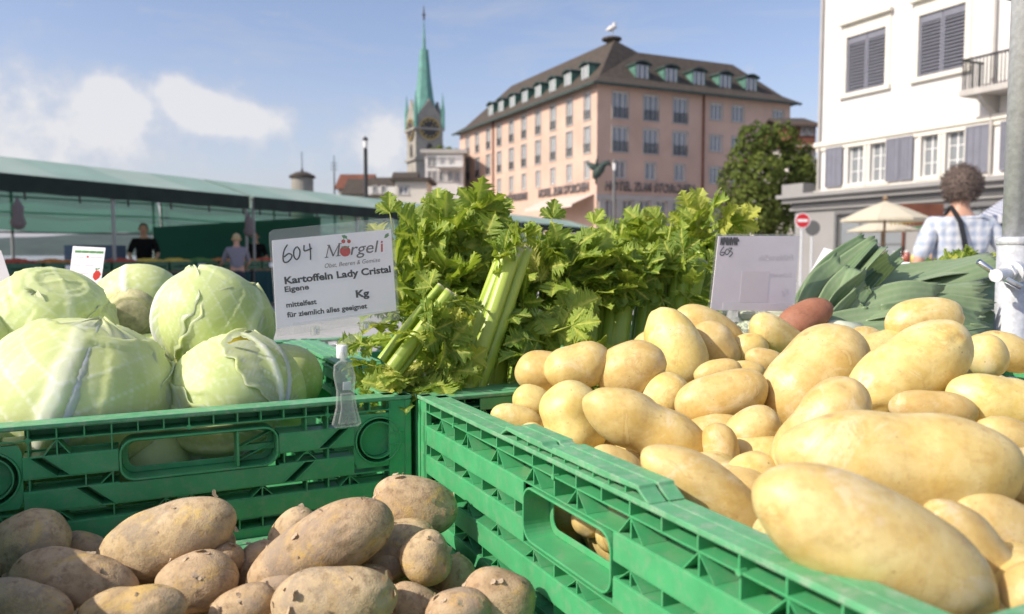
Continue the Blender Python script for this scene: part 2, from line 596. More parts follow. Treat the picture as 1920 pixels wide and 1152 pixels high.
def wall_meshes(W, H, raised):
    key = (round(W, 3), round(H, 3), raised)
    if key not in _wall_cache:
        _wall_cache[key] = [(n, mb.mesh(n, M[m]), bv) for n, mb, m, bv in crate_wall(W, H, raised) if mb.v]
    return _wall_cache[key]


def crate(corner, label, H=CH, group='green folding crates on the stall', name='folding_crate'):
    """corner: the front left rim corner (world); crate runs along E (short) and D (long)"""
    t = thing(name, label, 'crate', (corner.x, corner.y, TABLE_Z), YAW, group)
    W, L = SHORT, LONG
    z = H
    sides = [(Matrix.Translation((0, 0, z)), W, False),
             (Matrix.Translation((W, 0, z)) @ Matrix.Rotation(RAD(90), 4, 'Z'), L, True),
             (Matrix.Translation((W, L, z)) @ Matrix.Rotation(RAD(180), 4, 'Z'), W, False),
             (Matrix.Translation((0, L, z)) @ Matrix.Rotation(RAD(270), 4, 'Z'), L, True)]
    for Mx, w, r in sides:
        first = None
        for n, me, bv in wall_meshes(w, H, r):
            if first is None:
                first = put(n, me, t, M=Mx, local=True, bevel=bv)
            else:
                put(n, me, first, local=True, bevel=bv)
    b = MB()
    b.box(0.003, W - 0.003, 0.003, L - 0.003, 0.0, 0.006)
    b.build('base', M['crate'], t, local=True)
    return t


g = 0.004
crate(KPT - E * (SHORT + g) + D * g, 'green slatted crate full of white cabbages, its shaded short side towards the camera')
crate(KPT + E * g + D * g, 'green crate holding the upright celery bunches')
crate(KPT + E * g - D * LONG, 'green crate heaped with clean yellow potatoes, its long side in the sun')
crate(KPT - E * (SHORT + g) - D * LONG, 'shallow green tray under the earthy brown potatoes', H=0.075, name='shallow_tray', group='shallow trays on the stall')
crate(KPT - E * (2 * SHORT + 2 * g) - D * LONG, 'green crate left of the brown potatoes, just outside the picture, shading them')
crate(KPT + E * (SHORT + 2 * g) - D * LONG, 'green crate to the right under the edge of the yellow potato heap')
crate(KPT + E * (SHORT + 2 * g) + D * g, 'green crate holding leeks and a sweet potato behind the yellow potatoes')

# the trestle table that carries everything
tb = thing('market_table', 'long trestle table under the vegetable crates', 'table', (0.2, 0.75, 0))
a, b_ = KPT - E * 0.95 - D * 0.68, KPT + E * 0.812 - D * 0.68
c_, d_ = KPT + E * 0.812 + D * 0.68, KPT - E * 0.95 + D * 0.68
m = MB()
quad = [Vector((p.x, p.y, 0)) for p in (a, b_, c_, d_)]
m.add([p + Vector((0, 0, TABLE_Z - .035)) for p in quad] + [p + Vector((0, 0, TABLE_Z - .001)) for p in quad], [(3, 2, 1, 0), (4, 5, 6, 7), (0, 1, 5, 4), (1, 2, 6, 5), (2, 3, 7, 6), (3, 0, 4, 7)])
M['wood'] = mat('table_wood', (0.22, 0.15, 0.09), 0.7, var=0.25, vscale=6)
m.build('table_top', M['wood'], tb)
for p in quad:
    q = p * 0.9 + sum(quad, Vector()) * 0.025
    m = MB()
    m.box(q.x - .03, q.x + .03, q.y - .03, q.y + .03, 0, TABLE_Z - .036)
    m.build('leg', M['wood'], tb)

# ================================================================== potatoes
_bm = bmesh.new()
bmesh.ops.create_icosphere(_bm, subdivisions=5, radius=1.0)
ICO5_V = np.array([v.co[:] for v in _bm.verts])
ICO5_F = [tuple(v.index for v in f.verts) for f in _bm.faces]
_bm.free()
_bm = bmesh.new()
bmesh.ops.create_icosphere(_bm, subdivisions=4, radius=1.0)
ICO4_V = np.array([v.co[:] for v in _bm.verts])
ICO4_F = [tuple(v.index for v in f.verts) for f in _bm.faces]
_bm.free()
_bm = bmesh.new()
bmesh.ops.create_icosphere(_bm, subdivisions=3, radius=1.0)
ICO3_V = np.array([v.co[:] for v in _bm.verts])
ICO3_F = [tuple(v.index for v in f.verts) for f in _bm.faces]
_bm.free()


def fnoise(d, rng, freq, n=6):
    out = np.zeros(len(d))
    for _ in range(n):
        w = rng.normal(size=3)
        w *= freq * (0.6 + 0.8 * rng.random()) / np.linalg.norm(w)
        out += np.sin(d @ w + rng.random() * 6.28)
    return out / n


def mesh_np(name, v, f, m, smooth=True):
    me = bpy.data.meshes.new(name)
    me.from_pydata(v.tolist(), [], f)
    me.materials.append(m)
    if smooth:
        me.polygons.foreach_set('use_smooth', [True] * len(me.polygons))
    me.update()
    return me


def potato_shape(L, W, T, seed, taper=0.0, bend=0.0, waist=0.0, wx=0.0, rough=1.0, eyes=7, res=4):
    rng = np.random.default_rng(seed)
    d = (ICO5_V if res == 5 else ICO4_V if res == 4 else ICO3_V)
    fcs = (ICO5_F if res == 5 else ICO4_F if res == 4 else ICO3_F)
    k = 1 + 0.11 * rough * fnoise(d, rng, 2.2) + 0.042 * rough * fnoise(d, rng, 5.0) + 0.006 * rough * fnoise(d, rng, 13.0)
    for _ in range(eyes):
        e = rng.normal(size=3)
        e[0] *= 1.4
        e /= np.linalg.norm(e)
        ang = np.arccos(np.clip(d @ e, -1, 1))
        s = 0.09 + 0.07 * rng.random()
        k += -0.028 * np.exp(-(ang / s) ** 2) + 0.012 * np.exp(-((ang - 2 * s) / s) ** 2)
    # blunt ends: push the sphere towards a rounded cylinder
    x = np.sign(d[:, 0]) * np.abs(d[:, 0]) ** 0.92
    r = np.sqrt(np.clip(1 - np.abs(x) ** 2.35, 0, 1))
    yz = d[:, 1:] / np.maximum(np.linalg.norm(d[:, 1:], axis=1, keepdims=True), 1e-6)
    p = np.stack([x, yz[:, 0] * r, yz[:, 1] * r], 1) * k[:, None]
    s = 1 + taper * p[:, 0] - waist * np.exp(-((p[:, 0] - wx) / 0.28) ** 2)
    y = p[:, 1] * s * W + bend * (p[:, 0] ** 2 - 0.35) * L
    z = p[:, 2] * s * T
    return np.stack([p[:, 0] * L, y, z], 1), fcs


def frame_img(ang, tilt, roll=0.0):
    """axes of a thing whose long axis shows at angle ang in the picture and leans away by tilt"""
    a, t = RAD(ang), RAD(tilt)
    x = (Rv * math.cos(a) + Uv * math.sin(a)) * math.cos(t) + Fv * math.sin(t)
    z = -Fv - x * (-Fv).dot(x)
    z.normalize()
    y = z.cross(x)
    Mx = Matrix((x, y, z)).transposed().to_4x4()
    return Mx @ Matrix.Rotation(RAD(roll), 4, 'X')


def skin_mat(name, base, light, dark, spot, sss, rough, patch=None, patch_amt=0.0, bump=0.25, fine=900.0, dk=0.4, soil=None):
    m = bpy.data.materials.new(name)
    m.use_nodes = True
    nt = m.node_tree
    b = nt.nodes['Principled BSDF']
    tc = nd(nt, 'ShaderNodeTexCoord')
    oi = nd(nt, 'ShaderNodeObjectInfo')
    off = nd(nt, 'ShaderNodeVectorMath', {'operation': 'ADD'}, {0: tc.outputs['Object'], 1: nd(nt, 'ShaderNodeCombineXYZ', ins={0: mth(nt, 'MULTIPLY', oi.outputs['Random'], 17.0), 1: mth(nt, 'MULTIPLY', oi.outputs['Random'], 5.0), 2: 0.0}).outputs[0]}).outputs[0]
    n1 = nd(nt, 'ShaderNodeTexNoise', ins={'Vector': off, 'Scale': 48.0, 'Detail': 5.0, 'Roughness': 0.6, 'Distortion': 0.4}).outputs['Fac']
    n2 = nd(nt, 'ShaderNodeTexNoise', ins={'Vector': off, 'Scale': 160.0, 'Detail': 5.0, 'Roughness': 0.65}).outputs['Fac']
    n3 = nd(nt, 'ShaderNodeTexNoise', ins={'Vector': off, 'Scale': 22.0, 'Detail': 8.0, 'Roughness': 0.72, 'Distortion': 0.8}).outputs['Fac']
    vo = nd(nt, 'ShaderNodeTexVoronoi', {'feature': 'F1'}, {'Vector': off, 'Scale': 190.0, 'Randomness': 1.0})
    vo2 = nd(nt, 'ShaderNodeTexVoronoi', {'feature': 'F1'}, {'Vector': off, 'Scale': 62.0, 'Randomness': 1.0})
    c = mix(nt, ramp(nt, n1, [(0.35, (0, 0, 0)), (0.68, (1, 1, 1))]), base, light)
    c = mix(nt, mth(nt, 'MULTIPLY', ramp(nt, n2, [(0.48, (0, 0, 0)), (0.72, (1, 1, 1))]), dk), c, dark)
    if patch:
        c = mix(nt, mth(nt, 'MULTIPLY', ramp(nt, n3, [(0.54, (0, 0, 0)), (0.64, (1, 1, 1))]), patch_amt), c, patch)
    if soil:
        n5 = nd(nt, 'ShaderNodeTexNoise', ins={'Vector': off, 'Scale': 17.0, 'Detail': 10.0, 'Roughness': 0.75, 'Distortion': 0.6}).outputs['Fac']
        c = mix(nt, mth(nt, 'MULTIPLY', ramp(nt, n5, [(0.5, (0, 0, 0)), (0.6, (1, 1, 1))]), 0.8), c, soil)
    # freckles: only some of the cells carry one
    sel = ramp(nt, nd(nt, 'ShaderNodeSeparateXYZ', ins={0: vo.outputs['Color']}).outputs[0], [(0.66, (0, 0, 0)), (0.74, (1, 1, 1))])
    f1 = mth(nt, 'MULTIPLY', mth(nt, 'MULTIPLY', ramp(nt, vo.outputs['Distance'], [(0.06, (1, 1, 1)), (0.2, (0, 0, 0))]), mth(nt, 'MULTIPLY', sel, ramp(nt, n1, [(0.45, (0.1, 0.1, 0.1)), (0.62, (1, 1, 1))]))), 0.75)
    c = mix(nt, f1, c, spot)
    sel2 = ramp(nt, nd(nt, 'ShaderNodeSeparateXYZ', ins={0: vo2.outputs['Color']}).outputs[1], [(0.86, (0, 0, 0)), (0.9, (1, 1, 1))])
    f2 = mth(nt, 'MULTIPLY', mth(nt, 'MULTIPLY', ramp(nt, mth(nt, 'ADD', vo2.outputs['Distance'], mth(nt, 'MULTIPLY', mth(nt, 'SUBTRACT', n2, 0.5), 0.35)), [(0.12, (1, 1, 1)), (0.26, (0, 0, 0))]), sel2), 0.6)
    c = mix(nt, f2, c, dark)
    # scuffed places: paler flesh with a thin brown outline
    n4 = nd(nt, 'ShaderNodeTexNoise', ins={'Vector': off, 'Scale': 30.0, 'Detail': 9.0, 'Roughness': 0.7, 'Distortion': 1.4}).outputs['Fac']
    c = mix(nt, mth(nt, 'MULTIPLY', ramp(nt, n4, [(0.60, (0, 0, 0)), (0.625, (1, 1, 1)), (0.64, (1, 1, 1)), (0.66, (0, 0, 0))]), 0.35), c, dark)
    c = mix(nt, mth(nt, 'MULTIPLY', ramp(nt, n4, [(0.65, (0, 0, 0)), (0.68, (1, 1, 1))]), 0.55), c, light)
    hs = nd(nt, 'ShaderNodeHueSaturation', ins={'Color': c, 'Hue': mth(nt, 'ADD', mth(nt, 'MULTIPLY', oi.outputs['Random'], 0.016), 0.492), 'Value': mth(nt, 'ADD', mth(nt, 'MULTIPLY', oi.outputs['Random'], 0.2), 0.88)})
    nt.links.new(hs.outputs[0], b.inputs['Base Color'])
    b.inputs['Roughness'].default_value = rough
    b.inputs['Specular IOR Level'].default_value = 0.4
    b.inputs['Subsurface Weight'].default_value = sss
    b.inputs['Subsurface Radius'].default_value = (1.0, 0.55, 0.2)
    b.inputs['Subsurface Scale'].default_value = 0.006
    h = mth(nt, 'ADD', mth(nt, 'MULTIPLY', n2, 0.6), mth(nt, 'MULTIPLY', nd(nt, 'ShaderNodeTexNoise', ins={'Vector': off, 'Scale': fine, 'Detail': 3.0}).outputs['Fac'], 0.35))
    h = mth(nt, 'SUBTRACT', h, mth(nt, 'MULTIPLY', f2, 0.8))
    bp = nd(nt, 'ShaderNodeBump', ins={'Height': h, 'Strength': bump, 'Distance': 0.0012})
    nt.links.new(bp.outputs[0], b.inputs['Normal'])
    return m


M['potato'] = skin_mat('clean_yellow_potato_skin', (0.63, 0.45, 0.14), (0.74, 0.60, 0.27), (0.46, 0.27, 0.09), (0.26, 0.13, 0.04), 0.12, 0.42, patch=(0.76, 0.63, 0.37), patch_amt=0.8, bump=0.42)
M['brown_potato'] = skin_mat('earthy_brown_potato_skin', (0.45, 0.315, 0.17), (0.60, 0.45, 0.275), (0.22, 0.14, 0.075), (0.18, 0.11, 0.06), 0.02, 0.85, patch=(0.62, 0.42, 0.13), patch_amt=0.85, bump=1.0, dk=0.8, soil=(0.33, 0.26, 0.19))
M['sweet_potato'] = skin_mat('sweet_potato_skin', (0.30, 0.125, 0.07), (0.37, 0.17, 0.10), (0.18, 0.07, 0.04), (0.12, 0.045, 0.03), 0.03, 0.65, bump=0.4)
M['skin_flake'] = mat('dry_skin_flake', (0.58, 0.45, 0.31), 0.8, 0.2, var=0.25, vscale=300, transl=0.25)

PCOUNT = [0]


def potato(px, py, Z, lpx, wpx, ang, tilt=0, mt='potato', name='yellow_potato', label='', group='yellow potatoes', taper=0.0, bend=0.0, waist=0.0, wx=0.0, thick=0.95, roll=0, flakes=0, rough=1.0, res=4, cat='potato'):
    PCOUNT[0] += 1
    seed = PCOUNT[0] * 13 + 5
    L, W = lpx * 1.03 * Z / FPX / 2 / max(0.35, math.cos(RAD(tilt))), wpx * 1.06 * Z / FPX / 2
    r0 = random.Random(seed)
    taper, bend, waist = taper + r0.uniform(-.07, .07), bend + r0.uniform(-.06, .06), waist + max(0, r0.uniform(-.05, .06))
    v, f = potato_shape(L, W, W * thick, seed, taper, bend, waist, wx, rough, res=res)
    me = mesh_np(name, v, f, M[mt])
    o = put(name, me, M=Matrix.Translation(P(px, py, Z)) @ frame_img(ang, tilt, roll))
    tag(o, label, cat, group)
    rng = random.Random(seed)
    for _ in range(flakes):                # loose bits of dry skin and earth that stick up
        for _try in range(60):
            i = rng.randrange(len(v))
            n = Vector(v[i]).normalized()
            wn = o.matrix_basis.to_3x3() @ n
            if wn.dot(Fv) < 0.1 and wn.z > -0.3:
                break
        p = Vector(v[i])
        t1 = n.orthogonal().normalized()
        t1.rotate(Matrix.Rotation(rng.random() * 6.28, 3, n))
        t2 = n.cross(t1)
        s = 0.0016 + 0.0030 * rng.random() ** 1.8
        mb = MB()
        q = 5
        vs = []
        for j in range(q):
            u = j / (q - 1)
            wdt = s * (0.55 + 0.5 * math.sin(u * 3.0) + 0.25 * rng.random()) * (1 - 0.5 * u)
            c = p + t1 * (s * 1.6 * u) + n * (0.0001 + s * (0.40 * u * u + 0.05 * u))
            vs += [c - t2 * wdt * (0.7 + .5 * rng.random()), c + n * s * 0.15 * u, c + t2 * wdt * (0.7 + .5 * rng.random())]
        fs = []
        for j in range(q - 1):
            fs += [(3 * j, 3 * j + 1, 3 * j + 4, 3 * j + 3), (3 * j + 1, 3 * j + 2, 3 * j + 5, 3 * j + 4)]
        mb.add(vs, fs)
        mb.build('skin_flake', M['skin_flake'], o, local=True)
    return o


Y_ = [
    # px, py, Z, len, wid, angle, tilt, extras, label
    (1265, 652, .87, 160, 98, 111, 12, dict(taper=-.08), 'long smooth yellow potato standing almost upright on the far side of the heap'),
    (1333, 622, .94, 150, 76, -26, 10, {}, 'oval yellow potato lying behind the almost upright one'),
    (1340, 655, .905, 110, 84, -58, 0, {}, 'brownish shaded potato close behind the almost upright one'),
    (1462, 632, .93, 125, 62, -28, 15, dict(taper=-.1, bend=.12), 'narrow yellow potato pointing at the sweet potato'),
    (1020, 698, .815, 105, 72, -8, 5, dict(taper=-.12), 'pear shaped potato at the far left end of the yellow heap, its thin end outermost'),
    (1085, 687, .79, 122, 84, 16, 0, dict(waist=.05), 'yellow potato resting on the pear shaped one beside the celery leaves'),
    (1181, 693, .79, 132, 100, 14, 0, dict(taper=.06), 'round yellow potato left of the almost upright one, with small brown marks'),
    (1350, 748, .735, 176, 100, 14, 0, dict(taper=.06, bend=.05), 'smooth egg shaped yellow potato in the middle of the heap'),
    (1348, 700, .80, 92, 52, 10, 0, {}, 'small potato peeping out behind the egg shaped one in the middle'),
    (1247, 745, .775, 92, 84, 70, 0, {}, 'half hidden potato in the shade below the almost upright one'),
    (1075, 790, .70, 145, 118, 101, 8, dict(waist=.06), 'plump upright potato with a crease across, near the back left corner'),
    (998, 752, .765, 78, 58, -20, 0, {}, 'small yellow potato against the back rim under the pear shaped one'),
    (970, 787, .745, 100, 50, -14, 0, {}, 'flat yellow potato leaning on the sunny crate rim at its far end'),
    (1002, 818, .72, 60, 44, -30, 0, {}, 'little potato wedged between the sunny rim and the plump upright one'),
    (1218, 808, .648, 245, 112, -27, 0, dict(waist=.13, wx=-.05, taper=.04), 'large knobbly potato with a waist, like two lobes grown together'),
    (1172, 757, .71, 118, 50, -10, 0, {}, 'potato behind the knobbly two lobed one'),
    (1350, 842, .635, 96, 66, 100, 0, {}, 'round potato end with a split skin right of the knobbly one'),
    (1413, 810, .665, 108, 84, 38, 0, {}, 'yellow potato with one half in shadow under the egg shaped one'),
    (1410, 890, .585, 96, 78, 10, 0, {}, 'shaded potato down in the gap left of the two largest ones'),
    (1322, 925, .505, 268, 108, -33, -6, dict(taper=-.10, bend=-.06), 'long yellow potato slanting down to the sunny rim in front'),
    (1152, 872, .605, 104, 62, -25, 0, {}, 'dull potato below the knobbly one, just above the sunny rim'),
    (1528, 708, .75, 236, 148, 42, 5, dict(taper=.10), 'big pale potato leaning up to the right below the sweet potato'),
    (1708, 692, .655, 280, 128, 30, 8, dict(bend=.04, taper=.10), 'long big potato on top of the heap with an eye near its upper end'),
    (1735, 602, .80, 140, 86, 6, 0, {}, 'potato on the crest of the heap in front of the leeks'),
    (1540, 812, .585, 236, 128, 49, 0, dict(waist=.04), 'big pale potato leaning behind the two largest ones'),
    (1682, 868, .462, 412, 182, -3, -5, dict(taper=.08, waist=.03), 'second largest potato, lying level across the right of the heap'),
    (1630, 1022, .372, 452, 206, -28, -4, dict(taper=.02), 'largest and nearest potato, out of focus, with a pale scuffed spot'),
    (1868, 757, .62, 172, 104, -12, 0, {}, 'potato cut off by the right edge of the picture below the steel pole'),
    (1850, 668, .73, 84, 70, -58, 0, {}, 'small dull potato between the long big one and the steel pole'),
    (1885, 660, .79, 112, 68, -20, 0, {}, 'potato at the foot of the steel pole'),
    (1745, 768, .605, 158, 70, -4, 0, {}, 'potato showing between the long big one and the second largest one'),
    (1832, 1052, .405, 264, 118, -52, 0, {}, 'potato tucked in behind the nearest one on the right'),
    (1880, 995, .44, 210, 116, -26, 0, {}, 'potato below the second largest one at the right edge'),
    (1925, 893, .475, 120, 100, 20, 0, {}, 'potato cut by the right edge beside the second largest one'),
    (1905, 830, .535, 160, 76, -24, 0, {}, 'potato behind the right end of the second largest one'),
    (1935, 1120, .365, 130, 100, 60, 0, {}, 'potato in the bottom right corner of the picture'),
    (1622, 636, .88, 64, 44, 0, 0, {}, 'small potato right of the sweet potato at the back of the heap'),
    (1662, 656, .80, 150, 72, 18, 0, {}, 'potato behind the long big one on the left'),
    (1405, 655, .91, 70, 60, 20, 0, {}, 'shaded potato under the narrow one at the back'),
    (1432, 676, .86, 74, 46, -10, 0, {}, 'small potato left of the big pale one below the sweet potato'),
    (1392, 700, .83, 80, 46, 5, 0, {}, 'small shaded potato behind the egg shaped one'),
    (1104, 976, .615, 66, 60, -30, 0, {}, 'left one of two small potatoes seen through the grip hole'),
    (1148, 1006, .60, 64, 56, 100, 0, {}, 'right one of two small potatoes seen through the grip hole'),
    (1216, 644, .92, 64, 44, 30, 0, {}, 'small potato end left behind the almost upright one'),
    (1480, 1010, .44, 130, 80, -20, 0, {}, 'potato low in the gap left under the nearest one'),
    (1850, 880, .50, 120, 80, -50, 0, {}, 'shaded potato under the right end of the second largest one'),
]
for (px, py, Z, l, w, a, ti, kw, lab) in Y_:
    potato(px, py, Z, l, w, a, ti, label=lab, res=5 if l > 200 else 4, **kw)

# potatoes that fill the heap below, showing only in its gaps
rng = random.Random(3)
FILL = []


def crate_pt(base, e, d, z):
    p = base + E * e + D * d
    return Vector((p.x, p.y, z))


pc = KPT + E * g - D * LONG
for (e0, e1) in ((.04, .36), (.44, .76)):
    for layer, z in enumerate((.90, .945)):
        for i in range(5):
            for j in range(8):
                e = e0 + (i + .5 + rng.uniform(-.25, .25)) / 5 * (e1 - e0)
                d = .04 + (j + .5 + rng.uniform(-.25, .25)) / 8 * (LONG - .08)
                q = crate_pt(pc, e, d, z + rng.uniform(-.012, .006))
                if (q - CAMP).length < 0.33 or (e0 > .4 and layer == 0):
                    continue
                if layer == 1 and e < .075:
                    q.z -= .02
                FILL.append(q)
shared = []
for s in range(5):
    v, f = potato_shape(.040 + .005 * s, .027, .026, 900 + s, taper=.05 * (s - 2), res=3)
    shared.append(mesh_np('yellow_potato', v, f, M['potato']))
for i, q in enumerate(FILL):
    o = put('yellow_potato', shared[i % 5], M=Matrix.Translation(q) @ Matrix.Rotation(rng.uniform(0, 6.28), 4, 'Z') @ Matrix.Rotation(rng.uniform(-.4, .4), 4, 'Y'))
    tag(o, 'yellow potato deep in the heap, showing only through the gaps', 'potato', 'yellow potatoes deep in the heap')

B_ = [
    (318, 1013, .625, 256, 122, 22, 0, dict(taper=.06), 4, 'long brown potato propped against the shaded crate, sun on its upper end'),
    (140, 1092, .585, 224, 112, -12, 0, {}, 5, 'shaded brown potato with rubbed yellow patches at the lower left'),
    (48, 1032, .63, 156, 116, 32, 0, {}, 3, 'brown potato cut by the left edge of the picture under the cabbage crate'),
    (165, 1034, .66, 96, 62, -32, 0, {}, 3, 'small brown potato between the left edge potato and the long propped one'),
    (368, 1096, .59, 154, 116, 14, 0, {}, 4, 'round brown potato with a yellow bald spot below the long propped one'),
    (412, 1056, .62, 92, 66, 30, 0, {}, 2, 'potato behind the round one with the yellow bald spot'),
    (48, 1140, .545, 176, 96, -20, 0, {}, 3, 'brown potato in the bottom left corner'),
    (250, 1146, .535, 196, 96, 8, 0, dict(waist=.1), 3, 'brown potato with a dip cut by the bottom edge, second from the left corner'),
    (588, 1036, .60, 288, 122, 30, 0, dict(taper=.10), 6, 'longest brown potato lying in the sun in the middle of the tray'),
    (552, 1003, .655, 108, 76, 48, 0, {}, 2, 'potato behind the upper end of the longest brown one'),
    (480, 1058, .635, 104, 68, 48, 0, {}, 2, 'shaded potato left of the longest brown one'),
    (632, 1128, .545, 236, 124, 4, 0, dict(taper=-.05), 6, 'big sunlit brown potato with torn skin at the bottom edge'),
    (455, 1140, .56, 128, 76, 24, 0, {}, 3, 'small brown potato at the bottom edge left of the big torn skinned one'),
    (778, 945, .685, 162, 100, -12, 0, dict(taper=-.04), 6, 'sunny potato with yellow skin topmost in the corner of the tray'),
    (742, 1030, .64, 160, 96, 24, 0, {}, 4, 'grey brown potato under the topmost sunny one'),
    (797, 1047, .608, 104, 88, -70, 0, {}, 4, 'round yellowish potato growing beside a small knob'),
    (727, 1062, .625, 66, 54, 20, 0, {}, 1, 'small yellowish knob of a potato left of the round yellowish one'),
    (716, 1003, .675, 92, 74, 60, 0, {}, 1, 'potato between the longest one and the topmost sunny one'),
    (852, 1090, .635, 92, 74, 70, 0, {}, 1, 'shaded potato against the sunny crate wall'),
    (935, 1126, .565, 134, 112, -24, 0, {}, 4, 'round sunlit potato touching the sunny crate at the bottom edge'),
    (860, 1146, .548, 120, 84, 10, 0, {}, 4, 'sunlit potato with a scabby end at the bottom edge'),
    (780, 1136, .58, 108, 76, -35, 0, {}, 2, 'potato in the hollow right of the big torn skinned one'),
    (408, 1018, .665, 62, 48, 20, 0, {}, 1, 'potato end under the sunny tip of the long propped one'),
    (690, 1090, .60, 90, 60, 10, 0, {}, 1, 'dark potato in the gap behind the big torn skinned one'),
    (230, 1075, .62, 80, 70, 0, 0, {}, 1, 'dark potato in the gap under the long propped one'),
    (530, 1105, .585, 100, 66, 20, 0, {}, 1, 'potato in the gap under the longest brown one'),
]
for (px, py, Z, l, w, a, ti, kw, fl, lab) in B_:
    potato(px, py, Z, l, w, a, ti, mt='brown_potato', name='brown_potato', label=lab, group='earthy brown potatoes', flakes=fl * 2, rough=1.15, res=5 if l > 150 else 4, **kw)
pb = KPT - E * (SHORT + g) - D * LONG
shared = []
for s in range(4):
    v, f = potato_shape(.042 + .004 * s, .028, .027, 950 + s, res=3)
    shared.append(mesh_np('brown_potato', v, f, M['brown_potato']))
k = 0
for i in range(6):
    for j in range(7):
        q = crate_pt(pb, .03 + (i + .5 + rng.uniform(-.2, .2)) / 6 * .34, .30 + (j + .5 + rng.uniform(-.2, .2)) / 7 * .27, .828 + rng.uniform(-.008, .008))
        o = put('brown_potato', shared[k % 4], M=Matrix.Translation(q) @ Matrix.Rotation(rng.uniform(0, 6.28), 4, 'Z') @ Matrix.Rotation(rng.uniform(-.3, .3), 4, 'Y'))
        tag(o, 'brown potato in the bottom layer of the tray, showing only in the gaps', 'potato', 'brown potatoes in the bottom layer')
        k += 1

potato(1510, 598, 1.0, 112, 66, 32, 10, mt='sweet_potato', name='sweet_potato', label='red brown sweet potato lying between the price card and the leeks', group=None, taper=-.15, cat='sweet potato')
# ================================================================== cabbages
_bm = bmesh.new()
bmesh.ops.create_icosphere(_bm, subdivisions=6, radius=1.0)
ICO6_V = np.array([v.co[:] for v in _bm.verts])
ICO6_F = [tuple(v.index for v in f.verts) for f in _bm.faces]
_bm.free()


def cabbage_mat():
    m = bpy.data.materials.new('cabbage_leaf')
    m.use_nodes = True
    nt = m.node_tree
    b = nt.nodes['Principled BSDF']
    tc = nd(nt, 'ShaderNodeTexCoord')
    oi = nd(nt, 'ShaderNodeObjectInfo')
    off = nd(nt, 'ShaderNodeVectorMath', {'operation': 'ADD'}, {0: tc.outputs['Object'], 1: nd(nt, 'ShaderNodeCombineXYZ', ins={0: mth(nt, 'MULTIPLY', oi.outputs['Random'], 9.0), 1: 0.0, 2: 0.0}).outputs[0]}).outputs[0]
    n1 = nd(nt, 'ShaderNodeTexNoise', ins={'Vector': off, 'Scale': 22.0, 'Detail': 4.0, 'Roughness': 0.55}).outputs['Fac']
    n2 = nd(nt, 'ShaderNodeTexNoise', ins={'Vector': off, 'Scale': 120.0, 'Detail': 6.0, 'Roughness': 0.7}).outputs['Fac']
    vein = nd(nt, 'ShaderNodeAttribute', {'attribute_name': 'vein'}).outputs['Fac']
    layer = nd(nt, 'ShaderNodeAttribute', {'attribute_name': 'layer'}).outputs['Fac']
    c = mix(nt, ramp(nt, n1, [(0.3, (0, 0, 0)), (0.7, (1, 1, 1))]), (0.52, 0.60, 0.19), (0.68, 0.73, 0.36))
    c = mix(nt, mth(nt, 'MULTIPLY', layer, 0.7), c, (0.52, 0.62, 0.26))
    net = nd(nt, 'ShaderNodeTexVoronoi', {'feature': 'DISTANCE_TO_EDGE'}, {'Vector': nd(nt, 'ShaderNodeVectorMath', {'operation': 'ADD'}, {0: off, 1: nd(nt, 'ShaderNodeVectorMath', {'operation': 'SCALE'}, {0: nd(nt, 'ShaderNodeTexNoise', ins={'Vector': off, 'Scale': 60.0}).outputs['Color'], 'Scale': 0.012}).outputs[0]}).outputs[0], 'Scale': 130.0})
    c = mix(nt, mth(nt, 'MULTIPLY', ramp(nt, net.outputs['Distance'], [(0.0, (1, 1, 1)), (0.09, (0, 0, 0))]), 0.10), c, (0.72, 0.75, 0.46))
    c = mix(nt, vein, c, (0.86, 0.88, 0.74))
    c = mix(nt, mth(nt, 'MULTIPLY', ramp(nt, n2, [(0.62, (0, 0, 0)), (0.78, (1, 1, 1))]), 0.35), c, (0.50, 0.44, 0.16))
    hs = nd(nt, 'ShaderNodeHueSaturation', ins={'Color': c, 'Hue': mth(nt, 'ADD', mth(nt, 'MULTIPLY', oi.outputs['Random'], 0.02), 0.49)})
    nt.links.new(hs.outputs[0], b.inputs['Base Color'])
    b.inputs['Roughness'].default_value = 0.48
    b.inputs['Specular IOR Level'].default_value = 0.35
    b.inputs['Subsurface Weight'].default_value = 0.45
    b.inputs['Subsurface Radius'].default_value = (1.0, 1.0, 0.45)
    b.inputs['Subsurface Scale'].default_value = 0.022
    bp = nd(nt, 'ShaderNodeBump', ins={'Height': mth(nt, 'ADD', mth(nt, 'MULTIPLY', n2, 0.5), mth(nt, 'MULTIPLY', ramp(nt, net.outputs['Distance'], [(0.0, (1, 1, 1)), (0.12, (0, 0, 0))]), 0.12)), 'Strength': 0.2, 'Distance': 0.001})
    nt.links.new(bp.outputs[0], b.inputs['Normal'])
    return m


M['cabbage'] = cabbage_mat()
M['cabbage_stem'] = mat('cut_cabbage_stem', (0.56, 0.50, 0.33), 0.8, 0.2, var=0.3, vscale=120, bump=0.6, bscale=500)
M['cabbage_bark'] = mat('stem_rind', (0.50, 0.47, 0.26), 0.85, 0.2, var=0.3, vscale=90, bump=0.5, bscale=300)
M['yellow_leaf'] = mat('yellowed_leaf', (0.62, 0.47, 0.06), 0.6, 0.3, var=0.2, vscale=80, transl=0.3)


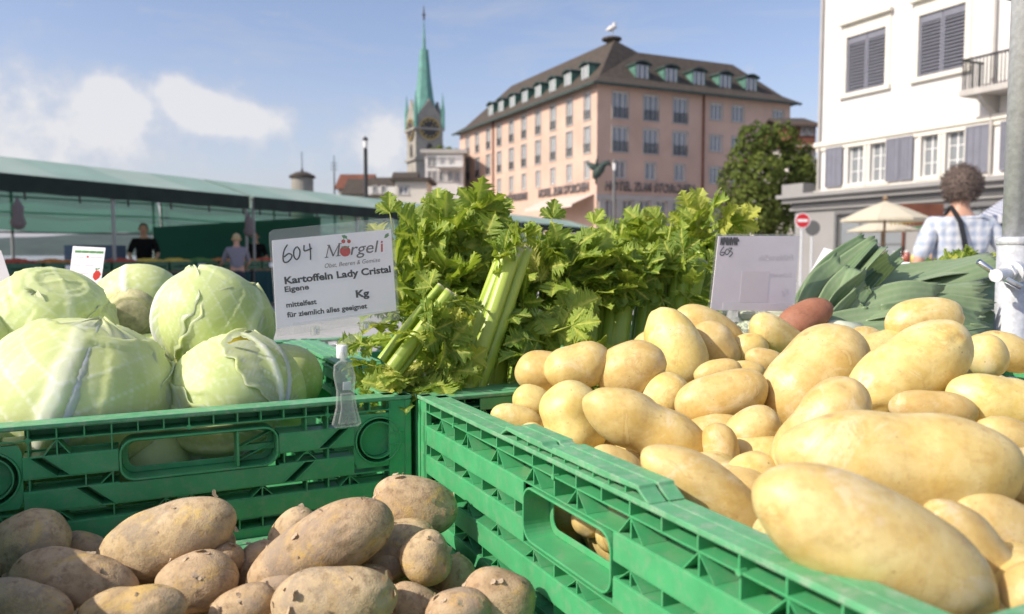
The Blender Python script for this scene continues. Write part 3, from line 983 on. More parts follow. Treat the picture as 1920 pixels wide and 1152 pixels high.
def cabbage(px, py, Z, rpx, stem_dir, leaves, label, seed, squash=0.92, res=6, stem=False, wraps=()):
    """stem_dir: world direction of the stalk; leaves: (azimuth, half width, reach, layer) from inner to outer"""
    rng = np.random.default_rng(seed)
    R = rpx * Z / FPX
    d = (ICO6_V if res == 6 else ICO5_V if res == 5 else ICO4_V)
    f = (ICO6_F if res == 6 else ICO5_F if res == 5 else ICO4_F)
    th = np.arccos(np.clip(-d[:, 2], -1, 1))            # 0 at the stalk
    ph = np.arctan2(d[:, 1], d[:, 0])
    wob = 0.10 * fnoise(d, rng, 3.5) + 0.05 * fnoise(d, rng, 9.0)
    h = 0.05 * fnoise(d, rng, 2.0) + 0.022 * fnoise(d, rng, 5.5) + 0.006 * fnoise(d, rng, 14.0, 10)
    vein = np.zeros(len(d))
    layer = np.zeros(len(d))
    for (az, hw, reach, lay) in leaves:
        c0 = np.array([math.cos(RAD(az)), math.sin(RAD(az)), 0])
        tvec = np.array([-math.sin(RAD(az)), math.cos(RAD(az)), 0])
        t = d @ tvec                                     # sideways from the midrib
        front = d @ c0
        s = th / RAD(reach)
        # beyond the crown the leaf has curled over: keep only its own side
        ang = np.arctan2(t, np.maximum(front, 0.02) + np.where(th > 1.2, (th - 1.2) * 0.9, 0))
        w = RAD(hw) * (0.75 + 0.5 * np.sin(np.clip(s, 0, 1) * 2.6)) * np.sqrt(np.clip(1 - s ** 3, 0, 1))
        edge = w * (1 + wob * 1.1) - np.abs(ang) - np.where((front < 0) & (th < 2.4), 2.0, 0)
        ins = 1 / (1 + np.exp(-np.clip(edge / 0.012, -40, 40)))
        rim = np.exp(-(edge / 0.045) ** 2) * (edge > -0.02)
        a2 = ang + wob * 0.5
        midw = 0.022 + 0.10 * np.clip(1 - s, 0, 1) ** 1.2
        mid = 1 / (1 + (a2 / midw) ** 6) * np.clip(1.15 - s, 0, 1)
        q = (s - 0.42 * np.abs(a2) + 0.05 * fnoise(d, rng, 4.0)) * (6.4 + rng.random())
        side = np.clip(np.cos(2 * np.pi * q), 0, 1) ** 22 * np.exp(-np.abs(a2) * 0.8) * np.clip(1.1 - s, 0, 1)
        q2 = (s + 0.9 * np.abs(a2) + 0.08 * fnoise(d, rng, 6.0)) * 9.0
        tert = np.clip(np.cos(2 * np.pi * q2), 0, 1) ** 14 * 0.35
        v = np.clip(mid * 1.1 + side * 0.95 + tert * 0.7, 0, 1)
        lh = 0.018 * lay + 0.014 * rim + 0.045 * mid + 0.018 * side + 0.006 * tert
        h = h * (1 - 0.0) + ins * (lh - 0.0)
        vein = vein * (1 - ins) + v * ins
        layer = layer * (1 - ins) + ins * (0.25 + 0.5 * ((lay * 0.37) % 1.0))
    # pull in towards the stalk and make the crown a little flat
    prof = 1 - 0.06 * np.exp(-(th / 0.35) ** 2) - 0.03 * np.exp(-((np.pi - th) / 0.5) ** 2)
    p = d * (R * (prof + h))[:, None]
    p[:, 2] *= squash
    me = mesh_np('cabbage', p, f, M['cabbage'])
    for nme, arr in (('vein', vein), ('layer', layer)):
        at_ = me.attributes.new(nme, 'FLOAT', 'POINT')
        at_.data.foreach_set('value', arr.astype(np.float32))
    zax = -Vector(stem_dir).normalized()
    xax = CAMP - P(px, py, Z)                          # azimuth 0 looks at the camera
    xax = (xax - zax * xax.dot(zax)).normalized()
    q = Matrix((xax, zax.cross(xax), zax)).transposed().to_4x4()
    o = put('cabbage', me, M=Matrix.Translation(P(px, py, Z)) @ q)
    tag(o, label, 'cabbage', 'white cabbages in the crate')
    for (az, hw, reach, wseed) in wraps:
        wr = random.Random(wseed)
        n, m_ = 44, 40
        vs, vn = [], []
        ph = [wr.uniform(0, 6.28) for _ in range(4)]
        for i in range(n + 1):
            s_ = i / n
            wdt = RAD(hw) * (.42 + .58 * math.sin(math.pi * min(1, s_ * .86 + .1)) ** .7) * (1 if s_ < .86 else math.sqrt(max(0.02, 1 - ((s_ - .86) / .14) ** 2)))
            for j in range(m_ + 1):
                t_ = -1 + 2 * j / m_
                e = max(abs(t_), s_ if s_ > .8 else 0)
                wavy = .05 * math.sin(s_ * 17 + ph[0]) + .03 * math.sin(s_ * 41 + ph[1])
                ang = RAD(az) + t_ * wdt * (1 + wavy * (abs(t_) > .55)) + .10 * math.sin(s_ * 2.2 + ph[2]) * s_
                tt = RAD(12) + s_ * RAD(reach - 12) + .03 * math.sin(t_ * 9 + ph[3]) * s_
                mid = 1 / (1 + (abs(t_) * wdt / (.018 + .075 * (1 - s_))) ** 4) * min(1, 1.2 - s_)
                q = (s_ - .38 * abs(t_) + .012 * math.sin(7 * t_ + ph[0])) * 8.5
                side = max(0, math.cos(2 * math.pi * q)) ** 10 * (1 - .55 * abs(t_)) * min(1, 1.25 - s_)
                q2 = (s_ * 1.0 + .5 * abs(t_)) * 15 + math.sin(9 * s_ + 5 * t_ + ph[1])
                tert = max(0, math.cos(2 * math.pi * q2)) ** 10 * .3
                curl = .05 * max(0, (abs(t_) - .8) / .2) ** 2 * (.4 + .6 * math.sin(s_ * 13 + ph[2]) ** 2) + .05 * max(0, (s_ - .88) / .12) ** 2
                rr = R * (1.035 + curl + .045 * mid + .013 * side - .005 * math.cos(2 * math.pi * q) + .012 * math.sin(5 * t_ + 4 * s_ + ph[3]))
                dv = Vector((math.sin(tt) * math.cos(ang), math.sin(tt) * math.sin(ang), -math.cos(tt)))
                vs.append((dv.x * rr, dv.y * rr, dv.z * rr * squash))
                vn.append(min(1, mid * 1.1 + side * .8 + tert))
        k = m_ + 1
        wb = MB()
        wb.add(vs, [(i * k + j, i * k + j + 1, (i + 1) * k + j + 1, (i + 1) * k + j) for i in range(n) for j in range(m_)])
        wme = wb.mesh('wrapper_leaf', M['cabbage'], True)
        for nme, arr in (('vein', np.array(vn, dtype=np.float32)), ('layer', np.full(len(vn), .35, dtype=np.float32))):
            a_ = wme.attributes.new(nme, 'FLOAT', 'POINT')
            a_.data.foreach_set('value', arr)
        wo = put('wrapper_leaf', wme, o, local=True)
        so = wo.modifiers.new('thickness', 'SOLIDIFY')
        so.thickness = .0012
        so.offset = -1
    if stem:
        r = R * 0.47
        mb = MB()
        mb.lathe([(r * .92, -R * 1.10 * squash), (r * .99, -R * 1.075 * squash), (r * 1.04, -R * 1.0 * squash), (r * 1.3, -R * 0.8 * squash)], n=28)
        mb.build('stem', M['cabbage_bark'], o, smooth=True, local=True)
        mb = MB()
        n = 28
        zc = -R * 1.115 * squash
        mb.lathe([(r * .02, zc), (r * .3, zc - .0006), (r * .6, zc + .0004), (r * .90, zc + .001), (r * .94, zc + .004)], n=n)
        mb.build('cut_face', M['cabbage_stem'], o, smooth=True, local=True)
    return o


def dirw(x, y, z):
    """direction given as right, up, towards the camera in the picture"""
    return (Rv * x + Uv * y - Fv * z)


c1 = cabbage(152, 752, .795, 165, dirw(-.22, -1, .1), [(170, 80, 150, 0), (100, 75, 150, 1), (-95, 80, 150, 1), (-14, 84, 172, 2)], 'large pale cabbage with a thick white midrib at the front of the crate', 11, squash=.90, wraps=((100, 62, 128, 3), (-8, 66, 168, 2)))
cabbage(442, 752, .845, 124, dirw(.8, -.35, .5), [(170, 80, 140, 0), (-60, 75, 140, 1), (60, 60, 120, 1), (-120, 85, 165, 2)], 'smooth cabbage at the front right with a yellow leaf tip', 12, squash=.95, wraps=((-75, 60, 150, 5), (75, 55, 110, 8)))
cabbage(402, 605, .94, 108, dirw(-.45, -.8, .2), [(-120, 80, 150, 0), (100, 80, 160, 1), (35, 80, 172, 2)], 'cabbage with a brown scarred rib on top of the pile at the right', 14, squash=.88, wraps=((-70, 55, 130, 7), (38, 58, 160, 9)))
cabbage(95, 612, .93, 112, dirw(-.35, -.7, -.3), [(-130, 70, 140, 0), (70, 80, 150, 1), (-60, 70, 160, 2), (20, 50, 165, 1)], 'bumpy cabbage with a brown blotch on top at the upper left', 17, squash=.88, wraps=((60, 55, 140, 11), (-40, 60, 150, 13)))
c5 = cabbage(264, 578, 1.06, 82, dirw(.25, -.2, 1), [(60, 60, 120, 0), (180, 70, 120, 1), (-60, 70, 130, 2)], 'small cabbage at the back showing its cut stem', 19, squash=.92, stem=True, res=5)
cabbage(-62, 655, .86, 90, dirw(0, -1, -.2), [(0, 80, 150, 0), (-120, 80, 160, 1)], 'cabbage cut off by the left edge of the picture', 23, res=5)
cabbage(532, 715, .94, 74, dirw(.6, -.8, -.2), [(0, 80, 150, 0), (-110, 80, 160, 1)], 'shaded cabbage behind the smooth one against the crate side', 29, res=5)
cabbage(286, 690, .955, 72, dirw(.2, -1, 0), [(-90, 90, 160, 0)], 'yellow green cabbage deep between the two front ones', 31, res=5)
cabbage(262, 868, .80, 92, dirw(.1, 0, -1), [(60, 80, 150, 0), (-100, 80, 160, 1)], 'cabbage in the lower layer seen on the left through the grip hole', 37, res=5)
cabbage(415, 850, .855, 88, dirw(0, .2, -1), [(60, 80, 150, 0), (-100, 80, 160, 1)], 'cabbage in the lower layer seen on the right through the grip hole', 41, res=5)
cabbage(90, 850, .76, 90, dirw(0, .2, -1), [(60, 80, 150, 0)], 'cabbage in the lower layer behind the left front of the crate', 43, res=5)
cabbage(170, 610, 1.10, 78, dirw(0, -1, 0), [(60, 80, 150, 0)], 'cabbage at the back of the crate behind the blotched one', 47, res=5)
cabbage(430, 640, 1.12, 78, dirw(0, -1, 0), [(60, 80, 150, 0)], 'cabbage at the back of the crate behind the scarred one', 53, res=5)

# yellow dried leaf tip
o_c2 = [o for o in bpy.data.objects if o.name.startswith('cabbage')][1]
mb = MB()
rng = random.Random(4)
lo_ = [P(430 + i * 7, 645 - 9 * math.sin(i / 6 * 2.4) * .8, .803) for i in range(7)]
hi_ = [p + Vector((rng.uniform(-.002, .002), -.004, .0015 + .004 * rng.random() * (1 if 1 < i < 6 else .3))) for i, p in enumerate(lo_)]
mb.add(lo_ + hi_, [(i, i + 1, 8 + i, 7 + i) for i in range(6)])
put('leaf_tip', mb.mesh('leaf_tip', M['yellow_leaf'], True), o_c2)


# ================================================================== celery
def leaf_mat(name, dark, light, transl=0.35, vb=1.2, old=None, vc=0.7):
    m = bpy.data.materials.new(name)
    m.use_nodes = True
    nt = m.node_tree
    b = nt.nodes['Principled BSDF']
    oi = nd(nt, 'ShaderNodeObjectInfo')
    vein = nd(nt, 'ShaderNodeAttribute', {'attribute_name': 'vein'}).outputs['Fac']
    tc = nd(nt, 'ShaderNodeTexCoord')
    n1 = nd(nt, 'ShaderNodeTexNoise', ins={'Vector': tc.outputs['Object'], 'Scale': 120.0, 'Detail': 4.0}).outputs['Fac']
    c = mix(nt, mth(nt, 'ADD', mth(nt, 'MULTIPLY', oi.outputs['Random'], 0.8), mth(nt, 'MULTIPLY', n1, 0.25)), dark, light)
    if old:
        c = mix(nt, mth(nt, 'MULTIPLY', ramp(nt, oi.outputs['Random'], [(0.9, (0, 0, 0)), (0.95, (1, 1, 1))]), 0.6), c, old)
    c = mix(nt, mth(nt, 'MULTIPLY', vein, vc), c, (light[0] * 1.7, light[1] * 1.35, light[2] * 1.8))
    nt.links.new(c, b.inputs['Base Color'])
    b.inputs['Roughness'].default_value = 0.38
    b.inputs['Specular IOR Level'].default_value = 0.45
    bp = nd(nt, 'ShaderNodeBump', ins={'Height': mth(nt, 'SUBTRACT', n1, mth(nt, 'MULTIPLY', vein, vb)), 'Strength': 0.5, 'Distance': 0.0015})
    nt.links.new(bp.outputs[0], b.inputs['Normal'])
    tr = nd(nt, 'ShaderNodeBsdfTranslucent', ins={0: mix(nt, 0.5, c, (light[0] * 1.4, light[1] * 1.4, light[2] * 0.6))})
    ms = nd(nt, 'ShaderNodeMixShader', ins={0: transl, 1: b.outputs[0], 2: tr.outputs[0]})
    nt.links.new(ms.outputs[0], nt.nodes['Material Output'].inputs['Surface'])
    return m


M['celery_leaf'] = leaf_mat('celery_leaf', (0.075, 0.165, 0.016), (0.43, 0.54, 0.085), 0.34, old=(0.46, 0.42, 0.08))


def stalk_mat():
    m = bpy.data.materials.new('celery_stalk')
    m.use_nodes = True
    nt = m.node_tree
    b = nt.nodes['Principled BSDF']
    oi = nd(nt, 'ShaderNodeObjectInfo')
    al = nd(nt, 'ShaderNodeAttribute', {'attribute_name': 'along'}).outputs['Fac']
    tc = nd(nt, 'ShaderNodeTexCoord')
    n1 = nd(nt, 'ShaderNodeTexNoise', ins={'Vector': tc.outputs['Object'], 'Scale': 60.0, 'Detail': 4.0}).outputs['Fac']
    c = mix(nt, mth(nt, 'ADD', mth(nt, 'MULTIPLY', oi.outputs['Random'], 0.7), mth(nt, 'MULTIPLY', n1, 0.3)), (0.25, 0.37, 0.04), (0.43, 0.53, 0.10))
    c = mix(nt, ramp(nt, al, [(0.975, (0, 0, 0)), (0.99, (1, 1, 1))]), c, (0.55, 0.52, 0.30))
    nt.links.new(c, b.inputs['Base Color'])
    b.inputs['Roughness'].default_value = 0.4
    b.inputs['Subsurface Weight'].default_value = 0.1
    b.inputs['Subsurface Radius'].default_value = (0.6, 1.0, 0.2)
    b.inputs['Subsurface Scale'].default_value = 0.004
    bp = nd(nt, 'ShaderNodeBump', ins={'Height': n1, 'Strength': 0.2, 'Distance': 0.001})
    nt.links.new(bp.outputs[0], b.inputs['Normal'])
    return m


M['celery_stalk'] = stalk_mat()


def leaflet(vs, fs, vein, org, ux, uy, uz, L, W, rng, n=44, m=4):
    """one toothed leaflet, lobed like parsley: rows along uy, columns along ux"""
    lobes = rng.choice((3, 4))
    fold = rng.uniform(0.1, 0.45)
    curl = rng.uniform(-0.15, 0.55)
    ph = rng.uniform(0, 6.28)
    o = len(vs)
    for i in range(n + 1):
        s = i / n
        env = (math.sin(math.pi * min(1, s * 0.97 + 0.03) ** 0.85)) ** 0.9
        lob = (s * lobes) % 1.0
        cut = 1 - 0.70 * max(0.0, (0.32 - lob) / 0.32) * (s > 0.12) * (s < 0.93)
        tooth = 1 - 0.40 * (((s * lobes * 3.0) % 1.0))
        w = W * env * cut * tooth * (0.6 if s > 0.93 else 1)
        for j in range(-m, m + 1):
            u = j / m
            x = u * w
            y = L * (s + 0.36 * abs(u) ** 1.5 * (1 - s * 0.7) * (w / W if W else 0))
            z = fold * abs(x) + 0.10 * L * math.sin(4.2 * s + ph + 2.2 * u) * (abs(u) ** 1.0) * 0.5 - curl * L * s * s * 0.7
            yy = y * (1 - 0.18 * abs(curl) * s)
            vs.append(org + ux * x + uy * yy + uz * z)
            vv = math.exp(-(u * w / (W * 0.05)) ** 2)
            sv = abs(((s * lobes * 1.0 - abs(u) * 0.75) % 1.0) - 0.5) * 2
            vein.append(min(1, vv + 0.55 * max(0, 1 - sv / 0.14)))
    k = 2 * m + 1
    for i in range(n):
        for j in range(k - 1):
            fs.append((o + i * k + j, o + i * k + j + 1, o + (i + 1) * k + j + 1, o + (i + 1) * k + j))


def celery_leaf_mesh(seed, big=False):
    rng = random.Random(seed)
    vs, fs, vein = [], [], []
    X, Y, Z = Vector((1, 0, 0)), Vector((0, 1, 0)), Vector((0, 0, 1))

    def ax(a, droop):
        uy = Vector((math.sin(a), math.cos(a), -droop)).normalized()
        ux = uy.cross(Z).normalized()
        return ux, uy, ux.cross(uy)
    # petiole along +Y, length 1 = leaf size
    mb = MB()
    mb.tube([(0, -0.35, -.06), (0, 0, 0), (0, 0.42, 0.02)], [0.028, 0.022, 0.012], n=6)
    vs += [Vector(v) for v in mb.v]
    fs += list(mb.f)
    vein += [0.6] * len(vs)
    leaflet(vs, fs, vein, Vector((0, 0.38, 0.02)), *ax(rng.uniform(-.2, .2), rng.uniform(-.1, .3)), 0.66, 0.33, rng)
    for sgn in (-1, 1):
        leaflet(vs, fs, vein, Vector((0, 0.36 + rng.uniform(-.05, .05), 0.01)), *ax(sgn * rng.uniform(.75, 1.15), rng.uniform(-.2, .5)), 0.54, 0.27, rng)
        if big or rng.random() < .6:
            leaflet(vs, fs, vein, Vector((0, 0.06 + rng.uniform(-.05, .05), 0.0)), *ax(sgn * rng.uniform(.9, 1.4), rng.uniform(-.1, .5)), 0.42, 0.21, rng, n=36)
    me = bpy.data.meshes.new('leaf')
    me.from_pydata([tuple(v) for v in vs], [], fs)
    me.materials.append(M['celery_leaf'])
    me.polygons.foreach_set('use_smooth', [True] * len(me.polygons))
    a_ = me.attributes.new('vein', 'FLOAT', 'POINT')
    a_.data.foreach_set('value', np.array(vein, dtype=np.float32))
    me.update()
    return me


LEAVES = [celery_leaf_mesh(100 + i, i % 2 == 0) for i in range(10)]


def stalk_mesh(L, r0, r1, bend, seed):
    """ribbed stalk with a hollow (C shaped) section along +Z"""
    rng = random.Random(seed)
    n, k = 20, 14
    vs, fs, al = [], [], []
    for i in range(k + 1):
        s = i / k
        r = r0 + (r1 - r0) * s
        cx = bend * L * s * s
        for j in range(n):
            a = 2 * math.pi * j / n
            rr = r * (1 + 0.07 * math.cos(a * 9))
            x, y = math.cos(a) * rr, math.sin(a) * rr * 0.8
            if y > 0:
                y *= 0.15 + 0.5 * abs(math.cos(a)) ** 0.6      # the hollow side
            vs.append((x, y + cx, s * L))
            al.append(s)
    for i in range(k):
        for j in range(n):
            fs.append((i * n + j, i * n + (j + 1) % n, (i + 1) * n + (j + 1) % n, (i + 1) * n + j))
    c0 = len(vs)
    vs.append((0, bend * L, L + 0.0006))
    al.append(1.0)
    fs += [(k * n + j, k * n + (j + 1) % n, c0) for j in range(n)]
    me = bpy.data.meshes.new('stalk')
    me.from_pydata(vs, [], fs)
    me.materials.append(M['celery_stalk'])
    me.polygons.foreach_set('use_smooth', [True] * len(me.polygons))
    a_ = me.attributes.new('along', 'FLOAT', 'POINT')
    a_.data.foreach_set('value', np.array(al, dtype=np.float32))
    me.update()
    return me


def align(zdir, xhint):
    z = Vector(zdir).normalized()
    x = Vector(xhint)
    x = (x - z * x.dot(z)).normalized()
    y = z.cross(x)
    return Matrix((x, y, z)).transposed().to_4x4()


def put_leaf(parent, pos, ydir, nrm, size, i):
    y = Vector(ydir).normalized()
    z = Vector(nrm)
    z = (z - y * z.dot(y))
    if z.length < 1e-4:
        z = y.orthogonal()
    z.normalize()
    x = y.cross(z)
    Mx = Matrix.Translation(pos) @ Matrix((x, y, z)).transposed().to_4x4() @ Matrix.Scale(size, 4)
    return put('leaf', LEAVES[i % len(LEAVES)], parent, M=Mx)


def celery(base, top, label, seed, nst=7, nlf=24, spread=0.03, cut=0.6, leaf=0.05, r=0.0075, smin=0.28):
    """base and top are world points of the bunch axis"""
    rng = random.Random(seed)
    t = thing('celery_bunch', label, 'celery', base, 0, 'celery bunches in the crate')
    ax = top - base
    L = ax.length
    side = ax.cross(Vector((0, 0, 1)) if abs(ax.normalized().z) < .95 else Rv).normalized()
    sid2 = ax.normalized().cross(side)
    for i in range(nst):
        a = 2 * math.pi * i / nst + rng.uniform(-.3, .3)
        rad = 0.012 if i else 0.002
        o = side * math.cos(a) + sid2 * math.sin(a)
        b0 = base + o * rad
        e = base + ax * rng.uniform(cut, min(1.0, cut + .25)) + o * (rad + min(spread, .014) * rng.uniform(.3, 1.0))
        me = stalk_mesh((e - b0).length, r * rng.uniform(.9, 1.2), r * rng.uniform(.7, .95), rng.uniform(-.02, .06), seed * 31 + i)
        put('stalk', me, t, M=Matrix.Translation(b0) @ align(e - b0, ax.cross(o)))
    for i in range(int(nlf * 1.35)):
        s = smin + (1.02 - smin) * rng.random() ** 0.8
        a = rng.uniform(0, 6.28)
        o = side * math.cos(a) + sid2 * math.sin(a)
        # turn most of the leaves to the light and the camera
        if o.dot(Fv) > 0.3 and rng.random() < .6:
            o = -o
        pos = base + ax * s + o * (0.008 + spread * 0.9 * rng.random())
        yd = o * rng.uniform(.6, 1.1) + ax.normalized() * rng.uniform(-.55, .9) + Vector((rng.uniform(-.3, .3), rng.uniform(-.3, .3), rng.uniform(-.2, .3)))
        nr = o * 0.7 + Vector((rng.uniform(-.5, .5), rng.uniform(-.6, .2), rng.uniform(.2, 1)))
        put_leaf(t, pos, yd, nr, leaf * rng.uniform(.75, 1.25), rng.randrange(10))
    return t


def W3(px, py, Z):
    return P(px, py, Z)


celery(W3(795, 735, .92), W3(785, 480, .99), 'leafy celery bunch right beside the written price card', 1, 6, 40, spread=.05, cut=.6, leaf=.056, smin=.35)
celery(W3(880, 730, .96), W3(850, 452, 1.06), 'tallest leafy celery bunch at the back left of the crate', 2, 6, 40, spread=.055, cut=.6, leaf=.060, smin=.55)
thick = celery(W3(872, 745, .87), W3(968, 455, .91), 'thick slanting celery bunch with bare cut stalk ends', 3, 7, 6, spread=.010, cut=.90, leaf=.040, r=.0090)
slim = celery(W3(735, 690, .83), W3(848, 540, .85), 'short slanting celery stalks in front of the leaves, cut off bare', 4, 3, 8, spread=.006, cut=.95, leaf=.042, r=.0080)
celery(W3(925, 745, .95), W3(950, 540, 1.02), 'celery bunch standing dark behind the thick slanting one', 5, 7, 10, spread=.035, cut=.75, leaf=.046, r=.009, smin=.8)
celery(W3(1020, 730, .97), W3(1030, 495, 1.07), 'leafy celery bunch in the middle of the row', 6, 7, 34, spread=.05, cut=.7, leaf=.056, r=.009, smin=.55)
celery(W3(1085, 700, 1.0), W3(1110, 500, 1.09), 'celery bunch right of the middle, leaves hanging over its stalks', 7, 8, 22, spread=.045, cut=.8, leaf=.050, r=.010, smin=.55)
celery(W3(1145, 690, 1.02), W3(1168, 490, 1.08), 'celery bunch with a row of cut stalk tops left of the back pair', 8, 9, 12, spread=.035, cut=.88, leaf=.044, r=.010, smin=.5)
celery(W3(1205, 680, 1.05), W3(1232, 490, 1.10), 'celery bunch with bare tops behind the almost upright potato', 9, 9, 10, spread=.035, cut=.88, leaf=.044, r=.010, smin=.5)
celery(W3(1268, 640, 1.06), W3(1296, 480, 1.10), 'celery bunch close to the faded price card', 10, 9, 10, spread=.035, cut=.88, leaf=.044, r=.010, smin=.5)
celery(W3(1235, 640, 1.18), W3(1256, 462, 1.26), 'leafy celery bunch highest at the back right', 11, 7, 40, spread=.06, cut=.6, leaf=.058, smin=.6)
celery(W3(1318, 620, 1.14), W3(1325, 428, 1.2), 'celery bunch behind the faded price card with two pale cut stalks', 12, 7, 18, spread=.04, cut=.88, leaf=.046, r=.010, smin=.4)
celery(W3(1340, 620, 1.25), W3(1368, 465, 1.32), 'celery leaves spreading to the right behind the faded price card', 13, 4, 18, spread=.05, cut=.5, leaf=.05)
low = celery(W3(810, 760, .89), W3(770, 660, .875), 'low celery leaves hanging over the crate edge below the written card', 14, 4, 22, spread=.035, cut=.6, leaf=.050)
low2 = celery(W3(1040, 720, .93), W3(1060, 650, .90), 'loose celery leaves lying against the back of the yellow potatoes', 15, 3, 14, spread=.05, cut=.5, leaf=.046)
front = celery(W3(980, 740, .93), W3(995, 585, .96), 'celery bunch in front with long drooping dark leaves', 16, 6, 12, spread=.04, cut=.75, leaf=.052, r=.009, smin=.6)
# single leaves that catch the eye
for (px, py, Z, dx, dy, dz, sz, par) in ((765, 660, .87, .3, -1, .4, .055, low), (800, 672, .87, .5, -.9, .5, .055, low), (838, 650, .875, .9, -.5, .4, .05, low), (735, 690, .87, -.5, -.9, .3, .05, low), (790, 690, .86, -.1, -1, .4, .055, low),
                                         (700, 650, .88, -.8, .2, .2, .04, low), (862, 405, 1.02, .6, .5, .1, .045, low), (735, 420, 1.0, -.2, 1, .1, .040, low),
                                         (975, 610, .93, .1, -1, .4, .055, front), (1045, 620, .90, .9, .3, .3, .05, low2), (1010, 640, .895, -.5, .1, .5, .05, low2), (1065, 560, 1.0, 0, -1, .5, .06, front), (1035, 430, 1.06, 0, 1, .1, .040, front),
                                         (1105, 435, 1.08, .5, 1, 0, .036, front), (1240, 560, 1.05, .3, -1, .4, .05, front), (1290, 560, 1.04, .5, -.6, .4, .05, front), (1255, 440, 1.12, -.3, -1, .5, .06, front)):
    put_leaf(par, W3(px, py, Z), dirw(dx, dy, dz), dirw(.0, .6, 1), sz, int(px))

# ================================================================== leeks
M['leek'] = leaf_mat('leek_leaf', (0.10, 0.18, 0.08), (0.28, 0.38, 0.20), 0.12, vb=0.12, vc=0.35)
M['leek_light'] = leaf_mat('leek_inner_leaf', (0.33, 0.47, 0.09), (0.48, 0.60, 0.16), 0.3)
M['leek_white'] = mat('leek_shaft', (0.66, 0.70, 0.52), 0.45, var=.1, vscale=60)


def strap(parent, a, b, w, nrm, sag=0.0, fold=0.35, mt='leek', ragged=0.3, seed=0, twist=0.0):
    """one strap-like leaf from a to b"""
    rng = random.Random(seed)
    a, b = Vector(a), Vector(b)
    ax = (b - a)
    n0 = Vector(nrm)
    n0 = (n0 - ax.normalized() * n0.dot(ax.normalized())).normalized()
    n, m_ = 18, 9
    vs, fs, vein = [], [], []
    for i in range(n + 1):
        s = i / n
        c = a + ax * s + n0 * (sag * ax.length * 4 * s * (1 - s))
        nn = n0.copy()
        nn.rotate(Matrix.Rotation(twist * s, 3, ax.normalized()))
        sd = ax.normalized().cross(nn)
        ww = w * (0.72 + 0.4 * math.sin(math.pi * min(1, s * .85 + .1)))
        for j in range(-m_, m_ + 1):
            u = j / m_
            off = 0
            if i == n:
                off = (rng.uniform(-ragged, ragged * .3) * .6 - ragged * .8 * u) * w * .8
            wav = 0.05 * w * math.sin(s * 6 + u * 2 + seed)
            vs.append(c + sd * (u * ww / 2) + nn * (fold * abs(u) * ww / 2 + wav) + ax.normalized() * off)
            vein.append(0.8 if j == 0 else (0.5 if j % 3 == 0 else 0.0) + 0.15 * rng.random())
    k = 2 * m_ + 1
    for i in range(n):
        for j in range(k - 1):
            fs.append((i * k + j, i * k + j + 1, (i + 1) * k + j + 1, (i + 1) * k + j))
    me = bpy.data.meshes.new('leaf')
    me.from_pydata([tuple(v) for v in vs], [], fs)
    me.materials.append(M[mt])
    me.polygons.foreach_set('use_smooth', [True] * len(me.polygons))
    a_ = me.attributes.new('vein', 'FLOAT', 'POINT')
    a_.data.foreach_set('value', np.array(vein, dtype=np.float32))
    me.update()
    o = put('leaf', me, parent)
    s_ = o.modifiers.new('thickness', 'SOLIDIFY')
    s_.thickness = 0.0012
    return o


def leek(base, shaft_dir, label, seed, leaves, rad=0.016):
    t = thing('leek', label, 'leek', base, 0, 'leeks behind the potatoes')
    sd = Vector(shaft_dir).normalized()
    mb = MB()
    mb.tube([base - sd * .16, base - sd * .08, base, base + sd * .03], [rad * .9, rad, rad * 1.05, rad * .6], n=16)
    mb.build('shaft', M['leek_white'], t, smooth=True)
    for i, (a, b, w, nrm, kw) in enumerate(leaves):
        strap(t, a, b, w, nrm, seed=seed * 7 + i, **kw)
    return t


up1 = dirw(-.35, .5, .9)
leek(P(1525, 600, 1.08), dirw(.6, .75, -.3), 'dark leek leaning up to the right with a bright cut top', 1, [
    (P(1500, 590, 1.10), P(1632, 452, 1.16), .040, dirw(-.6, .5, .8), dict(sag=.05, fold=.5)),
    (P(1515, 600, 1.09), P(1650, 462, 1.15), .044, dirw(-.5, .6, .7), dict(sag=.02, fold=.7)),
    (P(1560, 560, 1.10), P(1652, 476, 1.145), .046, dirw(.4, .7, .8), dict(fold=-.4, mt='leek_light', ragged=.1)),
    (P(1575, 565, 1.10), P(1668, 488, 1.15), .030, dirw(.5, .6, .7), dict(fold=.4, mt='leek_light', ragged=.3)),
    (P(1560, 590, 1.10), P(1690, 478, 1.17), .020, dirw(.3, .6, .7), dict(fold=.6, ragged=.6)),
    (P(1545, 590, 1.09), P(1640, 505, 1.13), .036, dirw(.2, .8, .7), dict(fold=.4))])
leek(P(1535, 610, 1.04), dirw(.5, .75, -.3), 'leek in front with broad leaves curving up beside the sweet potato', 2, [
    (P(1520, 600, 1.06), P(1586, 500, 1.10), .052, dirw(-.3, .5, .9), dict(sag=.05, fold=.5)),
    (P(1540, 600, 1.05), P(1600, 515, 1.09), .040, dirw(.5, .4, .9), dict(sag=.06, fold=-.3)),
    (P(1545, 625, 1.03), P(1622, 525, 1.06), .040, dirw(.55, .3, .8), dict(sag=-.10, fold=.5)),
    (P(1555, 640, 1.02), P(1610, 560, 1.05), .036, dirw(.5, .5, .8), dict(sag=-.08, fold=.5))])
upn = dirw(.05, 1, .45)
leek(P(1600, 560, 1.14), dirw(1, .2, .1), 'topmost leek lying flat towards the steel pole', 3, [
    (P(1575, 560, 1.13), P(1872, 486, 1.22), .075, dirw(-.1, 1, .6), dict(sag=.01, fold=-.12)),
    (P(1600, 550, 1.14), P(1850, 505, 1.24), .06, dirw(.1, 1, .4), dict(sag=.03, fold=.3)),
    (P(1590, 575, 1.12), P(1830, 525, 1.18), .05, dirw(0, .8, .8), dict(sag=.02, fold=-.2))])
